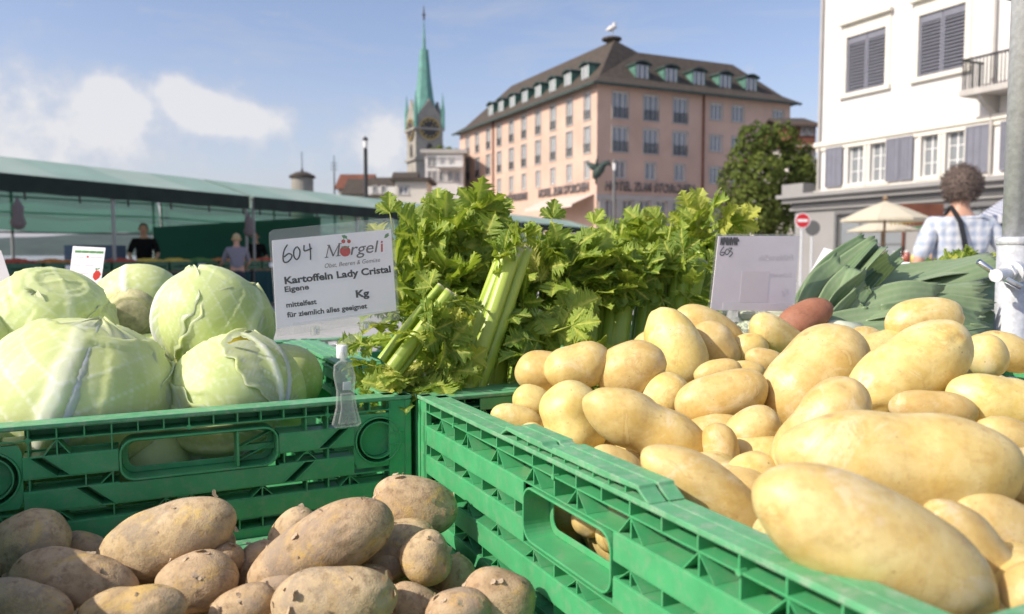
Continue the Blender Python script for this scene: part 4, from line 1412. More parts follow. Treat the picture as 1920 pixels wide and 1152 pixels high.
leek(P(1590, 595, 1.06), dirw(1, .15, .1), 'broad leek across the middle with torn leaf ends', 4, [
    (P(1560, 585, 1.08), P(1845, 545, 1.12), .066, dirw(0, 1, .7), dict(sag=.03, fold=-.15, ragged=.6)),
    (P(1570, 600, 1.06), P(1840, 572, 1.10), .060, dirw(.1, .8, .9), dict(sag=.02, fold=.3, ragged=.6)),
    (P(1600, 590, 1.05), P(1760, 560, 1.07), .05, dirw(-.1, .8, .9), dict(sag=.05, fold=.4, ragged=.7)),
    (P(1640, 585, 1.05), P(1850, 590, 1.08), .05, dirw(0, .5, 1), dict(sag=.02, fold=-.5, ragged=.8, twist=.6)),
    (P(1650, 600, 1.04), P(1842, 608, 1.07), .045, dirw(.1, .3, 1), dict(sag=.03, fold=.5, ragged=.8, twist=-.6)),
    (P(1700, 590, 1.04), P(1835, 625, 1.06), .04, dirw(-.1, .5, 1), dict(sag=.05, fold=.4, ragged=.7))])
leek(P(1570, 625, 1.0), dirw(1, .1, .1), 'lowest leek in the shade behind the potatoes', 5, [
    (P(1545, 625, 1.01), P(1790, 590, 1.05), .055, dirw(0, 1, .8), dict(sag=.02, fold=.2)),
    (P(1540, 640, .995), P(1800, 620, 1.03), .055, dirw(.1, .8, .9), dict(sag=.03, fold=-.2)),
    (P(1560, 650, .98), P(1850, 640, 1.03), .05, dirw(0, .8, .9), dict(sag=.01, fold=.2))])
leek(P(1640, 560, 1.2), dirw(1, .15, .3), 'leek at the back reaching behind the steel pole', 6, [
    (P(1640, 545, 1.22), P(1900, 500, 1.3), .07, dirw(0, 1, .5), dict(sag=.02, fold=.1)),
    (P(1660, 570, 1.2), P(1900, 560, 1.28), .07, dirw(0, .8, .7), dict(sag=.02, fold=.3)),
    (P(1660, 600, 1.18), P(1900, 610, 1.24), .07, dirw(0, .6, .9), dict(sag=.02, fold=-.2))])
fr_ = thing('lettuce_bunch', 'frilly bright green bunch lying on the leeks below the plaid shirt', 'greens', P(1790, 500, 1.35))
rng = random.Random(8)
for i in range(20):
    put_leaf(fr_, P(1755 + i * 4.2 + rng.uniform(-6, 6), 500 + rng.uniform(-6, 4) - i * .3, 1.33 + rng.uniform(-.03, .03)), dirw(rng.uniform(-1, 1), rng.uniform(.2, 1), rng.uniform(0, 1)), dirw(0, 1, 1), .032, i)


# ================================================================== lettering
def text_mesh(s, bold=0.0, shear=0.0):
    cu = bpy.data.curves.new('lettering', 'FONT')
    cu.body = s
    cu.size = 1.0
    cu.offset = bold
    cu.shear = shear
    cu.resolution_u = 3
    o = bpy.data.objects.new('lettering', cu)
    COL.objects.link(o)
    dg = bpy.context.evaluated_depsgraph_get()
    me = bpy.data.meshes.new_from_object(o.evaluated_get(dg))
    bpy.data.objects.remove(o)
    bpy.data.curves.remove(cu)
    return me


def put_text(s, p0, p1, up, capm, parent, m, bold=0.0, shear=0.0, local=False, mirror=False, name='lettering'):
    """text whose baseline runs from p0 to p1 (world), capital height capm metres"""
    me = text_mesh(s, bold, shear)
    n = len(me.vertices)
    co = np.empty(n * 3)
    me.vertices.foreach_get('co', co)
    co = co.reshape(-1, 3)
    w = max(1e-6, co[:, 0].max() - co[:, 0].min())
    x = (co[:, 0] - co[:, 0].min()) / w
    if mirror:
        x = 1 - x
    ex = (p1 - p0)
    u = (up - ex.normalized() * up.dot(ex.normalized())).normalized()
    y = co[:, 1] / 0.72 * capm
    out = np.array(p0)[None, :] + x[:, None] * np.array(ex)[None, :] + y[:, None] * np.array(u)[None, :]
    me.vertices.foreach_set('co', out.ravel())
    me.materials.clear()
    me.materials.append(m)
    me.update()
    return put(name, me, parent)


class Sheet:
    """a flat card: photo pixels to points on it"""

    def __init__(s, centre, xdir, normal):
        s.c = Vector(centre)
        s.n = Vector(normal).normalized()
        s.x = (Vector(xdir) - s.n * Vector(xdir).dot(s.n)).normalized()
        s.y = s.n.cross(s.x)

    def pt(s, px, py, lift=0.0):
        return onplane(px, py, s.c, s.n) + s.n * lift

    def plate(s, corners, z0, z1, mb=None):
        mb = mb or MB()
        ps = [s.pt(*c) for c in corners]
        k = len(ps)
        mb.add([p + s.n * z0 for p in ps] + [p + s.n * z1 for p in ps], [tuple(reversed(range(k))), tuple(range(k, 2 * k))] + [(i, (i + 1) % k, k + (i + 1) % k, k + i) for i in range(k)])
        return mb

    def stroke(s, pts, wpx, lift, mb):
        w = wpx * (s.c - CAMP).length / FPX
        P3 = [s.pt(x, y, lift) for x, y in pts]
        for a, b in zip(P3[:-1], P3[1:]):
            mb.bar(a, b + (b - a).normalized() * w * .3, w, .0002, up=s.n)
        return mb


def smooth_pts(pts, n=5):
    out = []
    k = len(pts)
    for i in range(k - 1):
        p0, p1, p2, p3 = pts[max(i - 1, 0)], pts[i], pts[i + 1], pts[min(i + 2, k - 1)]
        for j in range(n):
            t = j / n
            out.append(tuple(0.5 * ((2 * p1[a]) + (-p0[a] + p2[a]) * t + (2 * p0[a] - 5 * p1[a] + 4 * p2[a] - p3[a]) * t * t + (-p0[a] + 3 * p1[a] - 3 * p2[a] + p3[a]) * t ** 3) for a in (0, 1)))
    out.append(pts[-1])
    return out


# the written price card (604)
SN = (-D).copy()
SN = (SN + Vector((0, 0, .06))).normalized()
s604 = Sheet(P(625, 520, .80), E, SN)
card = thing('price_card', 'price card marked 604 for potatoes in a clear plastic holder, clipped to the crate', 'price card', P(650, 760, .775))
mb = s604.plate([(518, 617), (743, 583), (733, 430), (510, 451)], -.0004, .0004)
paper = mb.build('paper', M['paper'], card)
hold = []
corners = [(522, 634), (749, 597), (738, 408), (510, 431), (503, 440)]
mb = s604.plate([(519, 632), (748, 600), (748, 596), (738, 411), (735, 408), (512, 431), (505, 436), (504, 444)], .0008, .0018)
mb2 = s604.plate([(519, 632), (748, 600), (748, 596), (738, 411), (735, 408), (512, 431), (505, 436), (504, 444)], -.0018, -.0008)
mb.add(mb2.v, mb2.f)
holder = mb.build('clear_holder', M['clear'], card)
lift = .00055
UPZ = Vector((0, 0, 1))


def cap(px_h, Z=.80):
    return px_h * Z / FPX


upv = (s604.pt(620, 450) - s604.pt(633, 560)).normalized()
put_text('Kartoffeln Lady Cristal', s604.pt(534, 533, lift), s604.pt(733, 510.5, lift), upv, cap(13), paper, M['ink'], bold=.035)
put_text('Eigene', s604.pt(534, 548, lift), s604.pt(579.5, 542.5, lift), upv, cap(10), paper, M['ink'], bold=.03)
put_text('Kg', s604.pt(667.5, 558, lift), s604.pt(692.5, 555.5, lift), upv, cap(13.5), paper, M['ink'], bold=.04)
put_text('mittelfest', s604.pt(537, 577, lift), s604.pt(594, 570, lift), upv, cap(9.5), paper, M['ink'], bold=.03)
put_text('für ziemlich alles geeignet', s604.pt(538.5, 595.5, lift), s604.pt(688.5, 578, lift), upv, cap(9.5), paper, M['ink'], bold=.03)
put_text('Obst, Beeren & Gemüse', s604.pt(609, 503, lift), s604.pt(713, 491, lift), upv, cap(8.5), paper, M['ink_soft'], shear=.3)
mb = MB()
for a_, w_ in (([(611.5, 483), (616.5, 460)], 1.6), ([(616.5, 460), (624.5, 480)], 3.0), ([(624.5, 480), (636, 457)], 1.6), ([(636, 457), (633.5, 480)], 3.0), ([(608.5, 483.4), (615, 482.6)], 1.4), ([(629.5, 480.6), (638, 479.6)], 1.4), ([(613, 460.6), (618, 460)], 1.4), ([(634, 457.4), (640, 456.8)], 1.4)):
    s604.stroke(a_, w_, lift, mb)
mb.build('lettering', M['ink_soft'], paper)
put_text('rgel', s604.pt(657, 478.5, lift), s604.pt(712, 472.5, lift), upv, cap(23), paper, M['ink_soft'], shear=.28, bold=.004)
put_text('i', s604.pt(714, 472.5, lift), s604.pt(722, 470.5, lift), upv, cap(22), paper, M['ink_red'], shear=.28, bold=.02)
mb = MB()
logo = []
for (cx, cy, r) in ((647, 471.5, 10), (643.5, 453, 3.8), (654, 453, 3.6)):
    mb.add(*[[s604.pt(x, y, lift) for x, y in circ(cx, cy, r, 20)], [tuple(reversed(range(20)))]])
mb.build('logo_fruit', M['ink_red'], paper)
mb = MB()
for pts in (((643, 447), (640, 442), (646, 441), (651, 444), (650, 447)), ((720, 447), (722, 440), (728, 437), (729, 442), (725, 446))):
    mb.add([s604.pt(x, y, lift) for x, y in pts], [tuple(range(5))])
s604.stroke(smooth_pts([(644, 451), (646, 446), (654, 451)]), 1.2, lift, mb)
s604.stroke([(640, 463), (647, 466), (654, 462)], 2.0, lift + .0001, mb)
mb.build('logo_leaf', M['ink_green'], paper)
mb = MB()
for pts in ([(539, 459), (533, 469), (530.5, 482), (532, 491), (538, 492), (545, 486), (547, 479), (541, 476), (533, 482)],
            [(556, 463), (551, 470), (551, 481), (556, 487), (561, 481), (562, 470), (557, 463)], [(570, 460), (570, 470), (575, 470), (584, 466)], [(580, 457), (582, 472), (582, 487)]):
    s604.stroke(smooth_pts(pts), 2.4, lift, mb)
mb.build('handwriting', M['ink'], paper)
# holder foot: bar with two jaws, neck, white collar and the clear spring clip over the crate rim
mb = s604.plate([(550, 632), (722, 606), (716, 583), (548, 606)], .002, .006)
mb.build('holder_bar', M['clear'], card)
for (x, y) in ((590, 617), (682, 608)):
    mb = s604.plate([(x - 7, y + 12), (x + 7, y + 11), (x + 7, y - 6), (x - 7, y - 5)], -.004, .009)
    jaw = mb.build('jaw', M['clear_edge'], card, bevel=.001)
    mb = s604.plate([(x - 3, y + 8), (x + 3, y + 8), (x + 3, y), (x - 3, y)], .0092, .0105)
    mb.build('pin', M['steel'], jaw)
mb = MB()
mb.tube([P(600, 632, .80), P(620, 640, .795), P(640, 652, .785), P(640, 670, .78)], [.004, .005, .006, .003], n=10)
mb.tube([P(672, 622, .80), P(660, 636, .795), P(642, 648, .785)], [.003, .004, .004], n=10)
mb.build('neck', M['clear'], card, smooth=True)
mb = MB()
c0 = P(641, 659, .778)
mb.lathe([(.0048, -.0068), (.0054, -.006), (.0054, .005), (.0048, .006)], c0, n=18)
mb.build('collar', M['white_plastic'], card, smooth=True)
sc_ = Sheet(P(648, 735, .762), E, -D)
prof = [(628, 803), (670, 799), (677, 793), (669, 765), (664, 735), (666, 705), (660, 683), (650, 676), (636, 677), (626, 685), (625, 705), (631, 735), (630, 765), (622, 797)]
mb = sc_.plate(prof, -.002, .003)
sc_.plate([(632, 795), (668, 791), (661, 762), (658, 735), (636, 737), (637, 765)], .0034, .0055, mb)
mb.build('clip_front', M['clear_edge'], card, bevel=.0012)
sb_ = Sheet(P(648, 735, .80), E, -D)
mb = sb_.plate([(632, 775), (664, 772), (664, 705), (655, 684), (640, 685), (630, 705)], -.002, .001)
mb.build('clip_back', M['clear'], card, bevel=.001)
mb = sc_.plate([(640, 730), (655, 729), (655, 714), (640, 715)], .0058, .0072)
mb.build('spring', M['steel'], card)
mb = MB()
mb.tube([P(642, 663, .775), P(643, 680, .768)], .0028, n=10)
mb.build('stud', M['clear_edge'], card)

# the faded card (603), seen with writing showing through from its other side
s603 = Sheet(P(1415, 512, 1.02), dirw(1, 0, -.45), dirw(.47, .1, 1))
card2 = thing('price_card', 'faded blank price card marked 603 in a clear holder between celery and leeks', 'price card', P(1410, 600, 1.02))
mb = s603.plate([(1332, 582), (1489, 584), (1499, 443), (1347, 443)], -.0004, .0004)
paper2 = mb.build('paper', M['paper_back'], card2)
cs = [(1328, 588), (1491, 590), (1502, 439), (1344, 439)]
mb = s603.plate(cs, .0008, .0016)
mb2 = s603.plate(cs, -.0016, -.0008)
mb.add(mb2.v, mb2.f)
mb.build('clear_holder', M['clear'], card2)
mb = s603.plate([(1386, 567), (1438, 566), (1443, 509), (1391, 510)], .00045, .0006)
mb.build('tape', M['tape'], paper2)
mb = MB()
rng = random.Random(5)
zig = []
for i in range(26):
    zig.append((1350 + i * 1.3 + rng.uniform(-1, 1), 446 if i % 2 else 460))
s603.stroke(zig, 2.0, .0006, mb)
s603.stroke([(1351, 452), (1384, 451)], 5, .0006, mb)
for pts in ([(1357, 463), (1351, 471), (1350, 478), (1355, 479), (1358, 474), (1352, 474)], [(1363, 467), (1359, 473), (1362, 478), (1367, 473), (1364, 467)], [(1366, 466), (1372, 466), (1368, 471), (1373, 475), (1367, 482)]):
    s603.stroke(smooth_pts(pts), 1.5, .0006, mb)
mb.build('handwriting', M['ink'], paper2)
up3 = (s603.pt(1420, 450) - s603.pt(1412, 560)).normalized()
put_text('Frühkartoffeln', s603.pt(1422, 489, .00055), s603.pt(1487, 488, .00055), up3, cap(11, 1.02), paper2, M['ink_ghost'], bold=.03, mirror=True)
put_text('Schweiz', s603.pt(1443, 520, .00055), s603.pt(1484, 520, .00055), up3, cap(9, 1.02), paper2, M['ink_ghost'], bold=.02, mirror=True)
put_text('Kg', s603.pt(1465, 553, .00055), s603.pt(1478, 553, .00055), up3, cap(11, 1.02), paper2, M['ink_ghost'], bold=.03, mirror=True)
mb = s603.plate([(1350, 598), (1480, 600), (1484, 570), (1352, 568)], .002, .005)
mb.build('holder_bar', M['clear'], card2)
for x in (1368, 1426):
    s603.plate([(x - 5, 600), (x + 5, 600), (x + 5, 584), (x - 5, 584)], -.003, .008).build('jaw', M['clear_edge'], card2, bevel=.001)
mb = MB()
mb.tube([P(1380, 598, 1.01), P(1397, 612, 1.0), P(1397, 640, 1.0)], .004, n=8)
mb.tube([P(1416, 598, 1.01), P(1398, 612, 1.0)], .003, n=8)
mb.build('neck', M['clear_edge'], card2, smooth=True)


def small_card(corners, Z, label, content=None, m='paper', nrm=(0, .1, 1), name='price_card'):
    cx = sum(c[0] for c in corners) / 4
    cy = sum(c[1] for c in corners) / 4
    s = Sheet(P(cx, cy, Z), Rv, dirw(*nrm))
    t = thing(name, label, 'price card', P(corners[0][0], corners[0][1], Z))
    mb = s.plate(corners, -.0006, .0006)
    pp = mb.build('paper', M[m], t)
    if content:
        content(s, pp)
    b0 = P((corners[0][0] + corners[1][0]) / 2, (corners[0][1] + corners[1][1]) / 2, Z + .002)
    mb = MB()
    mb.tube([b0 + Vector((0, 0, .02)), b0 - Vector((0, 0, .12))], .003, n=8)
    mb.build('stake', M['clear_edge'], t)
    return t


def berry(s, pp):
    mb = MB()
    k = [(180, 508), (175, 514), (174, 521), (179, 527), (186, 522), (190, 514), (186, 508)]
    mb.add([s.pt(x, y, .0008) for x, y in k], [tuple(range(len(k)))])
    mb.add([s.pt(x, y, .0008) for x, y in circ(165, 482, 2.2, 10)], [tuple(reversed(range(10)))])
    mb.build('strawberry_print', M['ink_red'], pp)
    mb = MB()
    for x0, x1, y in ((141, 152, 472), (154, 166, 472.5), (168, 179, 473), (181, 193, 473.5)):
        s.stroke([(x0, y), (x1, y + .3)], 4.0, .0008, mb)
    s.stroke(smooth_pts([(182, 508), (180, 504), (184, 505), (187, 503)]), 1.6, .0008, mb)
    mb.build('green_print', M['ink_green'], pp)
    mb = MB()
    for x0, x1, y in ((141, 158, 482), (171, 191, 483), (139, 150, 497), (160, 176, 498), (137, 148, 512), (152, 166, 513), (137, 160, 524)):
        s.stroke([(x0, y), (x1, y + .4)], 1.6, .0008, mb)
    mb.build('small_print', M['ink_ghost'], pp)


small_card([(126, 556), (186, 556), (198, 465), (137, 462)], 1.22, 'white card with a printed strawberry behind the cabbages', berry, nrm=(0, .15, 1))
small_card([(-60, 560), (32, 560), (2, 470), (-60, 465)], .98, 'blank grey card leaning at the left edge above the cabbages', m='paper_back', nrm=(.3, .2, 1))
small_card([(1500, 545), (1552, 552), (1600, 480), (1545, 465)], 1.35, 'grey see-through card standing tilted behind the leeks', m='paper_back', nrm=(-.4, .3, 1))
small_card([(1640, 520), (1684, 528), (1706, 492), (1655, 492)], 1.40, 'small beige card lying slanted behind the leek tops', m='paper', nrm=(-.1, .7, 1))

# ================================================================== steel pole of our own stall
PZ = 1.10
pole_x = P(1900, 480, PZ)
pole = thing('stall_pole', 'galvanised telescopic steel pole of the stall at the right edge', 'pole', (pole_x.x, pole_x.y, 0))
mb = MB()
r1, r2 = 27.5 * PZ / FPX, 21 * PZ / FPX
zc = P(1900, 452, PZ).z
mb.lathe([(r1, 0), (r1, zc - .006)], (pole_x.x, pole_x.y, 0), n=36)
mb.build('lower_tube', M['steel'], pole, smooth=False)
mb = MB()
mb.lathe([(r1 * 1.0, zc - .0058), (r1 * 1.07, zc - .0045), (r1 * 1.07, zc + .003), (r1 * .92, zc + .005), (r2 * 1.02, zc + .0055)], (pole_x.x, pole_x.y, 0), n=36)
mb.build('collar', M['steel'], pole)
mb = MB()
mb.lathe([(r2, zc + .004), (r2, 2.35)], (pole_x.x + .001, pole_x.y, 0), n=36)
mb.build('upper_tube', M['steel'], pole)
for o in list(pole.children):
    for p_ in o.data.polygons:
        p_.use_smooth = abs(p_.normal.z) < .5
mb = MB()
ctr = P(1868, 515, PZ - .05)
mb.tube([P(1835, 491, PZ - .055), P(1868, 515, PZ - .05), P(1914, 539, PZ - .055)], .0042, n=12)
mb.build('wing_bar', M['chrome'], pole, smooth=True)
mb = MB()
mb.tube([P(1867, 517, PZ - .062), P(1900, 512, PZ - .02)], [.0085, .0085], n=16)
mb.tube([P(1895, 512, PZ - .026), P(1904, 511, PZ - .016)], [.016, .016], n=16)
mb.tube([P(1886, 513, PZ - .036), P(1890, 512, PZ - .031)], [.012, .012], n=6)
mb.build('clamp_screw', M['steel'], pole)
# awning of our own stall, just in the upper right corner
M['awning_dark'] = mat('dark_awning_cloth', (0.03, 0.04, 0.045), 0.8)
aw = thing('awning_corner', 'dark corner of an awning at the upper right picture corner', 'awning', P(1900, 0, 1.4))
mb = MB()
a0, a1, a2, a3 = P(1855, -6, 1.5), P(1925, 9, 1.28), P(2300, 10, 1.28), P(2200, -30, 2.2)
mb.add([a0, a1, a2, a3] + [p + Vector((0, 0, .012)) for p in (a0, a1, a2, a3)], [(3, 2, 1, 0), (4, 5, 6, 7), (0, 1, 5, 4), (1, 2, 6, 5), (2, 3, 7, 6), (3, 0, 4, 7)])
mb.build('cloth', M['awning_dark'], aw)
# ================================================================== SETTING: ground, lake, hills
Z1 = Vector((0, 0, 1))


def paving_mat():
    m = bpy.data.materials.new('stone_paving')
    m.use_nodes = True
    nt = m.node_tree
    b = nt.nodes['Principled BSDF']
    tc = nd(nt, 'ShaderNodeTexCoord')
    br = nd(nt, 'ShaderNodeTexBrick', ins={'Vector': tc.outputs['Object'], 'Scale': 3.0, 'Color1': (.36, .35, .33, 1), 'Color2': (.43, .42, .40, 1), 'Mortar': (.16, .155, .15, 1), 'Mortar Size': .012})
    nz = nd(nt, 'ShaderNodeTexNoise', ins={'Vector': tc.outputs['Object'], 'Scale': .7, 'Detail': 8.0})
    nt.links.new(mix(nt, .35, br.outputs[0], ramp(nt, nz.outputs['Fac'], [(.3, (.30, .295, .28)), (.7, (.48, .47, .45))])), b.inputs['Base Color'])
    b.inputs['Roughness'].default_value = .85
    return m


M['paving'] = paving_mat()
M['water'] = mat('lake_water', (.03, .07, .09), .12, .5, bump=.3, bscale=1.2)
mb = MB()
S = 5000
mb.add([(-S, -S, 0), (S, -S, 0), (S, S, 0), (-S, S, 0)], [(0, 1, 2, 3)])
tag(mb.build('ground', M['paving']), kind='structure')
mb = MB()
lk = [(-16, 30), (-3, 62), (-30, 130), (-60, 1300), (-1500, 1300), (-1500, 10), (-40, 14)]
mb.add([(x, y, .012) for x, y in lk], [tuple(range(len(lk)))])
tag(mb.build('lake_water', M['water']), kind='structure')


def hills(name, Y, x0, x1, hmax, seed, col):
    rng = np.random.default_rng(seed)
    nx, ny = 120, 16
    vs, fs = [], []
    ph = rng.random(8) * 6.28
    for j in range(ny + 1):
        v = j / ny
        for i in range(nx + 1):
            u = i / nx
            x = x0 + (x1 - x0) * u
            h = .55 + .25 * math.sin(3.1 * u + ph[0]) + .16 * math.sin(8 * u + ph[1]) + .06 * math.sin(21 * u + ph[2] + 3 * v) + .02 * math.sin(70 * u + ph[3] + 9 * v)
            e = math.sin(math.pi * min(1, u * 1.02 + .0)) ** .5
            vs.append((x, Y + 500 * v, hmax * h * e * math.sin(math.pi / 2 * min(1, v * 1.3)) ** .8 - .5))
    for j in range(ny):
        for i in range(nx):
            a = j * (nx + 1) + i
            fs.append((a, a + 1, a + nx + 2, a + nx + 1))
    mb = MB()
    mb.add(vs, fs)
    o = mb.build(name, col, smooth=True)
    tag(o, kind='structure')
    return o


M['forest'] = mat('wooded_hillside', (.03, .05, .035), .9, .1, var=.4, vscale=.02)
hills('hills', 1300, -1500, 150, 62, 4, M['forest'])
hills('hills', 1500, 150, 1900, 80, 9, M['forest'])

# ================================================================== buildings
A25 = RAD(25.4)
DL = Vector((-math.sin(A25), math.cos(A25), 0))      # streets run this way (away, to the left)
DR = Vector((math.cos(A25), math.sin(A25), 0))
M['pink'] = mat('pink_render', (.55, .39, .305), .85, .2, var=.10, vscale=.4, bump=.15, bscale=40)
M['stone_grey'] = mat('grey_stone', (.42, .40, .37), .8, .2, var=.1, vscale=2)
M['frame_white'] = mat('white_window_paint', (.70, .70, .68), .5)
M['roof_brown'] = mat('brown_roof_tiles', (.075, .062, .05), .85, .2, var=.3, vscale=2.5, bump=.8, bscale=9)
M['copper'] = mat('green_copper', (.085, .19, .15), .6, .3, var=.4, vscale=1.5)
M['copper_dark'] = mat('dark_copper', (.045, .07, .06), .6, .3, var=.3, vscale=1.5)
M['white_wall'] = mat('white_render', (.66, .645, .615), .85, .2, var=.03, vscale=.5, bump=.1, bscale=50)
M['cream_trim'] = mat('cream_stone_trim', (.66, .63, .55), .8, .2, var=.05, vscale=2)
M['shutter'] = mat('grey_blue_shutter', (.165, .17, .205), .55, .4, var=.08, vscale=3)
M['grey_wall'] = mat('grey_shopfront', (.27, .265, .255), .75, .25, var=.08, vscale=.8)
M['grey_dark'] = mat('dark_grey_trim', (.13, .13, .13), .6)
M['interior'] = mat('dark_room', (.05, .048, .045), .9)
M['curtain'] = mat('white_curtain', (.62, .62, .62), .9, var=.1, vscale=6)
M['sandstone'] = mat('grey_sandstone', (.30, .28, .24), .85, .2, var=.2, vscale=.6, bump=.3, bscale=4)
M['roof_red'] = mat('red_brown_roof', (.17, .07, .045), .85, .2, var=.25, vscale=1.5)


def glass_mat():
    m = bpy.data.materials.new('window_glass')
    m.use_nodes = True
    nt = m.node_tree
    b = nt.nodes['Principled BSDF']
    b.inputs['Base Color'].default_value = (.36, .39, .41, 1)
    b.inputs['Roughness'].default_value = .03
    b.inputs['Specular IOR Level'].default_value = 1.0
    tr = nd(nt, 'ShaderNodeBsdfTransparent', ins={0: (.8, .83, .82, 1)})
    ms = nd(nt, 'ShaderNodeMixShader', ins={0: .6, 1: tr.outputs[0], 2: b.outputs[0]})
    nt.links.new(ms.outputs[0], nt.nodes['Material Output'].inputs['Surface'])
    return m


M['glass'] = glass_mat()


class Facade:
    """wall with real openings: u along the wall, z up, n outwards"""

    def __init__(s, p0, u, n, length, z0, z1):
        s.p0, s.u, s.n, s.len, s.z0, s.z1 = Vector((p0.x, p0.y, 0)), u, n, length, z0, z1
        s.op = []

    def pt(s, u, z, d=0.0):
        return s.p0 + s.u * u + Z1 * z + s.n * d

    def fr(s, u, v, n):
        return s.pt(u, v, n)

    def uz(s, px, py):
        q = onplane(px, py, s.p0, s.n)
        return (q - s.p0).dot(s.u), q.z

    def wall(s, parent, m, name='wall', reveal=.22):
        us = sorted({0, s.len} | {x for o in s.op for x in o[:2]})
        zs = sorted({s.z0, s.z1} | {x for o in s.op for x in o[2:4]})
        mb = MB()
        for i in range(len(us) - 1):
            for j in range(len(zs) - 1):
                cu, cz = (us[i] + us[i + 1]) / 2, (zs[j] + zs[j + 1]) / 2
                if any(a < cu < b and c < cz < d for a, b, c, d in s.op):
                    continue
                mb.add([s.pt(us[i], zs[j]), s.pt(us[i + 1], zs[j]), s.pt(us[i + 1], zs[j + 1]), s.pt(us[i], zs[j + 1])], [(0, 1, 2, 3)])
        for a, b, c, d in s.op:
            f = [s.pt(a, c), s.pt(b, c), s.pt(b, d), s.pt(a, d)]
            k = [s.pt(a, c, -reveal), s.pt(b, c, -reveal), s.pt(b, d, -reveal), s.pt(a, d, -reveal)]
            mb.add(f + k, [(0, 4, 5, 1), (1, 5, 6, 2), (2, 6, 7, 3), (3, 7, 4, 0)])
        return mb.build(name, m, parent)

    def boxm(s, mb, u0, u1, z0, z1, n0, n1):
        return mb.prism([(u0, z0), (u1, z0), (u1, z1), (u0, z1)], n0, n1, s.fr)


def window(F, parent, a, b, c, d, rail=0.0, mull=1, bars=0, surround=.1, frame='frame_white', sur_mat='stone_grey', depth=.16, curtain=False):
    """window in the opening a..b x c..d of facade F: frame with mullions, pane, stone surround, railing"""
    t = .07 if (b - a) > .8 else .05
    mb = MB()
    F.boxm(mb, a, a + t, c, d, -depth, -depth + .06)
    F.boxm(mb, b - t, b, c, d, -depth, -depth + .06)
    F.boxm(mb, a + t, b - t, d - t, d, -depth, -depth + .06)
    F.boxm(mb, a + t, b - t, c, c + t, -depth, -depth + .06)
    for i in range(mull):
        x = a + (b - a) * (i + 1) / (mull + 1)
        F.boxm(mb, x - t * .55, x + t * .55, c + t, d - t, -depth + .002, -depth + .055)
    for i in range(bars):
        z = c + (d - c) * (i + 1) / (bars + 1)
        F.boxm(mb, a + t, b - t, z - t * .3, z + t * .3, -depth + .004, -depth + .05)
    w = mb.build('window', M[frame], parent)
    mb = MB()
    mb.add([F.pt(a + .01, c + .01, -depth + .02), F.pt(b - .01, c + .01, -depth + .02), F.pt(b - .01, d - .01, -depth + .02), F.pt(a + .01, d - .01, -depth + .02)], [(0, 1, 2, 3)])
    mb.build('pane', M['glass'], w)
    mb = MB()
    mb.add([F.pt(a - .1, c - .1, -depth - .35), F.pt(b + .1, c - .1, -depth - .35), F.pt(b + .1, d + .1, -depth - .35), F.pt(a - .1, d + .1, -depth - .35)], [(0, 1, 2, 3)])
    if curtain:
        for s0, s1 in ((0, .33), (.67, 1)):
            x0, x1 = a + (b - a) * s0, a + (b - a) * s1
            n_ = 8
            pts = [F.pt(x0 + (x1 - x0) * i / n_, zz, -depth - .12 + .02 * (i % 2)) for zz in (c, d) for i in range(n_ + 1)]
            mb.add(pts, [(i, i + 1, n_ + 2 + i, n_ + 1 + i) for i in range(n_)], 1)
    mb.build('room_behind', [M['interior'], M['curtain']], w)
    if surround:
        mb = MB()
        e = surround
        F.boxm(mb, a - e, a, c, d + e, .0, .05)
        F.boxm(mb, b, b + e, c, d + e, .0, .05)
        F.boxm(mb, a, b, d, d + e, .0, .05)
        F.boxm(mb, a - e * 1.5, b + e * 1.5, c - e, c, -.0, .09)
        mb.build('surround', M[sur_mat], w)
    if rail:
        mb = MB()
        F.boxm(mb, a, b, c + rail - .04, c + rail, .02, .06)
        F.boxm(mb, a, b, c + .05, c + .08, .02, .06)
        n_ = max(6, int((b - a) / .11))
        for i in range(n_ + 1):
            x = a + (b - a) * i / n_
            F.boxm(mb, x - .012, x + .012, c + .08, c + rail - .04, .03, .05)
        mb.build('railing', M['dark_metal'], w)
    return w


# ------------------------------------------------------------------ pink hotel on the far bank
hc = at(1120, 155, 74)
EAVE = hc.z
hotel = thing('hotel', 'pink hotel with brown hipped roof and green copper dormers on the far bank', 'hotel', (hc.x, hc.y, 0))
HL, HRt, HW = 33.8, 23.3, 10.0
FL = Facade(hc + DL * HL, -DL, -DR, HL, 0, EAVE)
FR = Facade(hc, DR, -DL, HRt, 0, EAVE)
colsL = [877, 895, 915.6, 936, 959, 982.5, 1009, 1037, 1067.7, 1101]
zrow = [FL.uz(1101, y)[1] for y in (174, 225, 238, 287, 302, 335)]
winL = []
for i, px in enumerate(colsL):
    u = FL.uz(px, 240)[0]
    hw = .62
    winL.append((u - hw, u + hw, zrow[1], zrow[0], .85))
    winL.append((u - hw, u + hw, zrow[3], zrow[2], .85))
    if i >= 3:
        winL.append((u - .5, u + .5, zrow[5], zrow[4], 0))
FL.op = [w[:4] for w in winL]
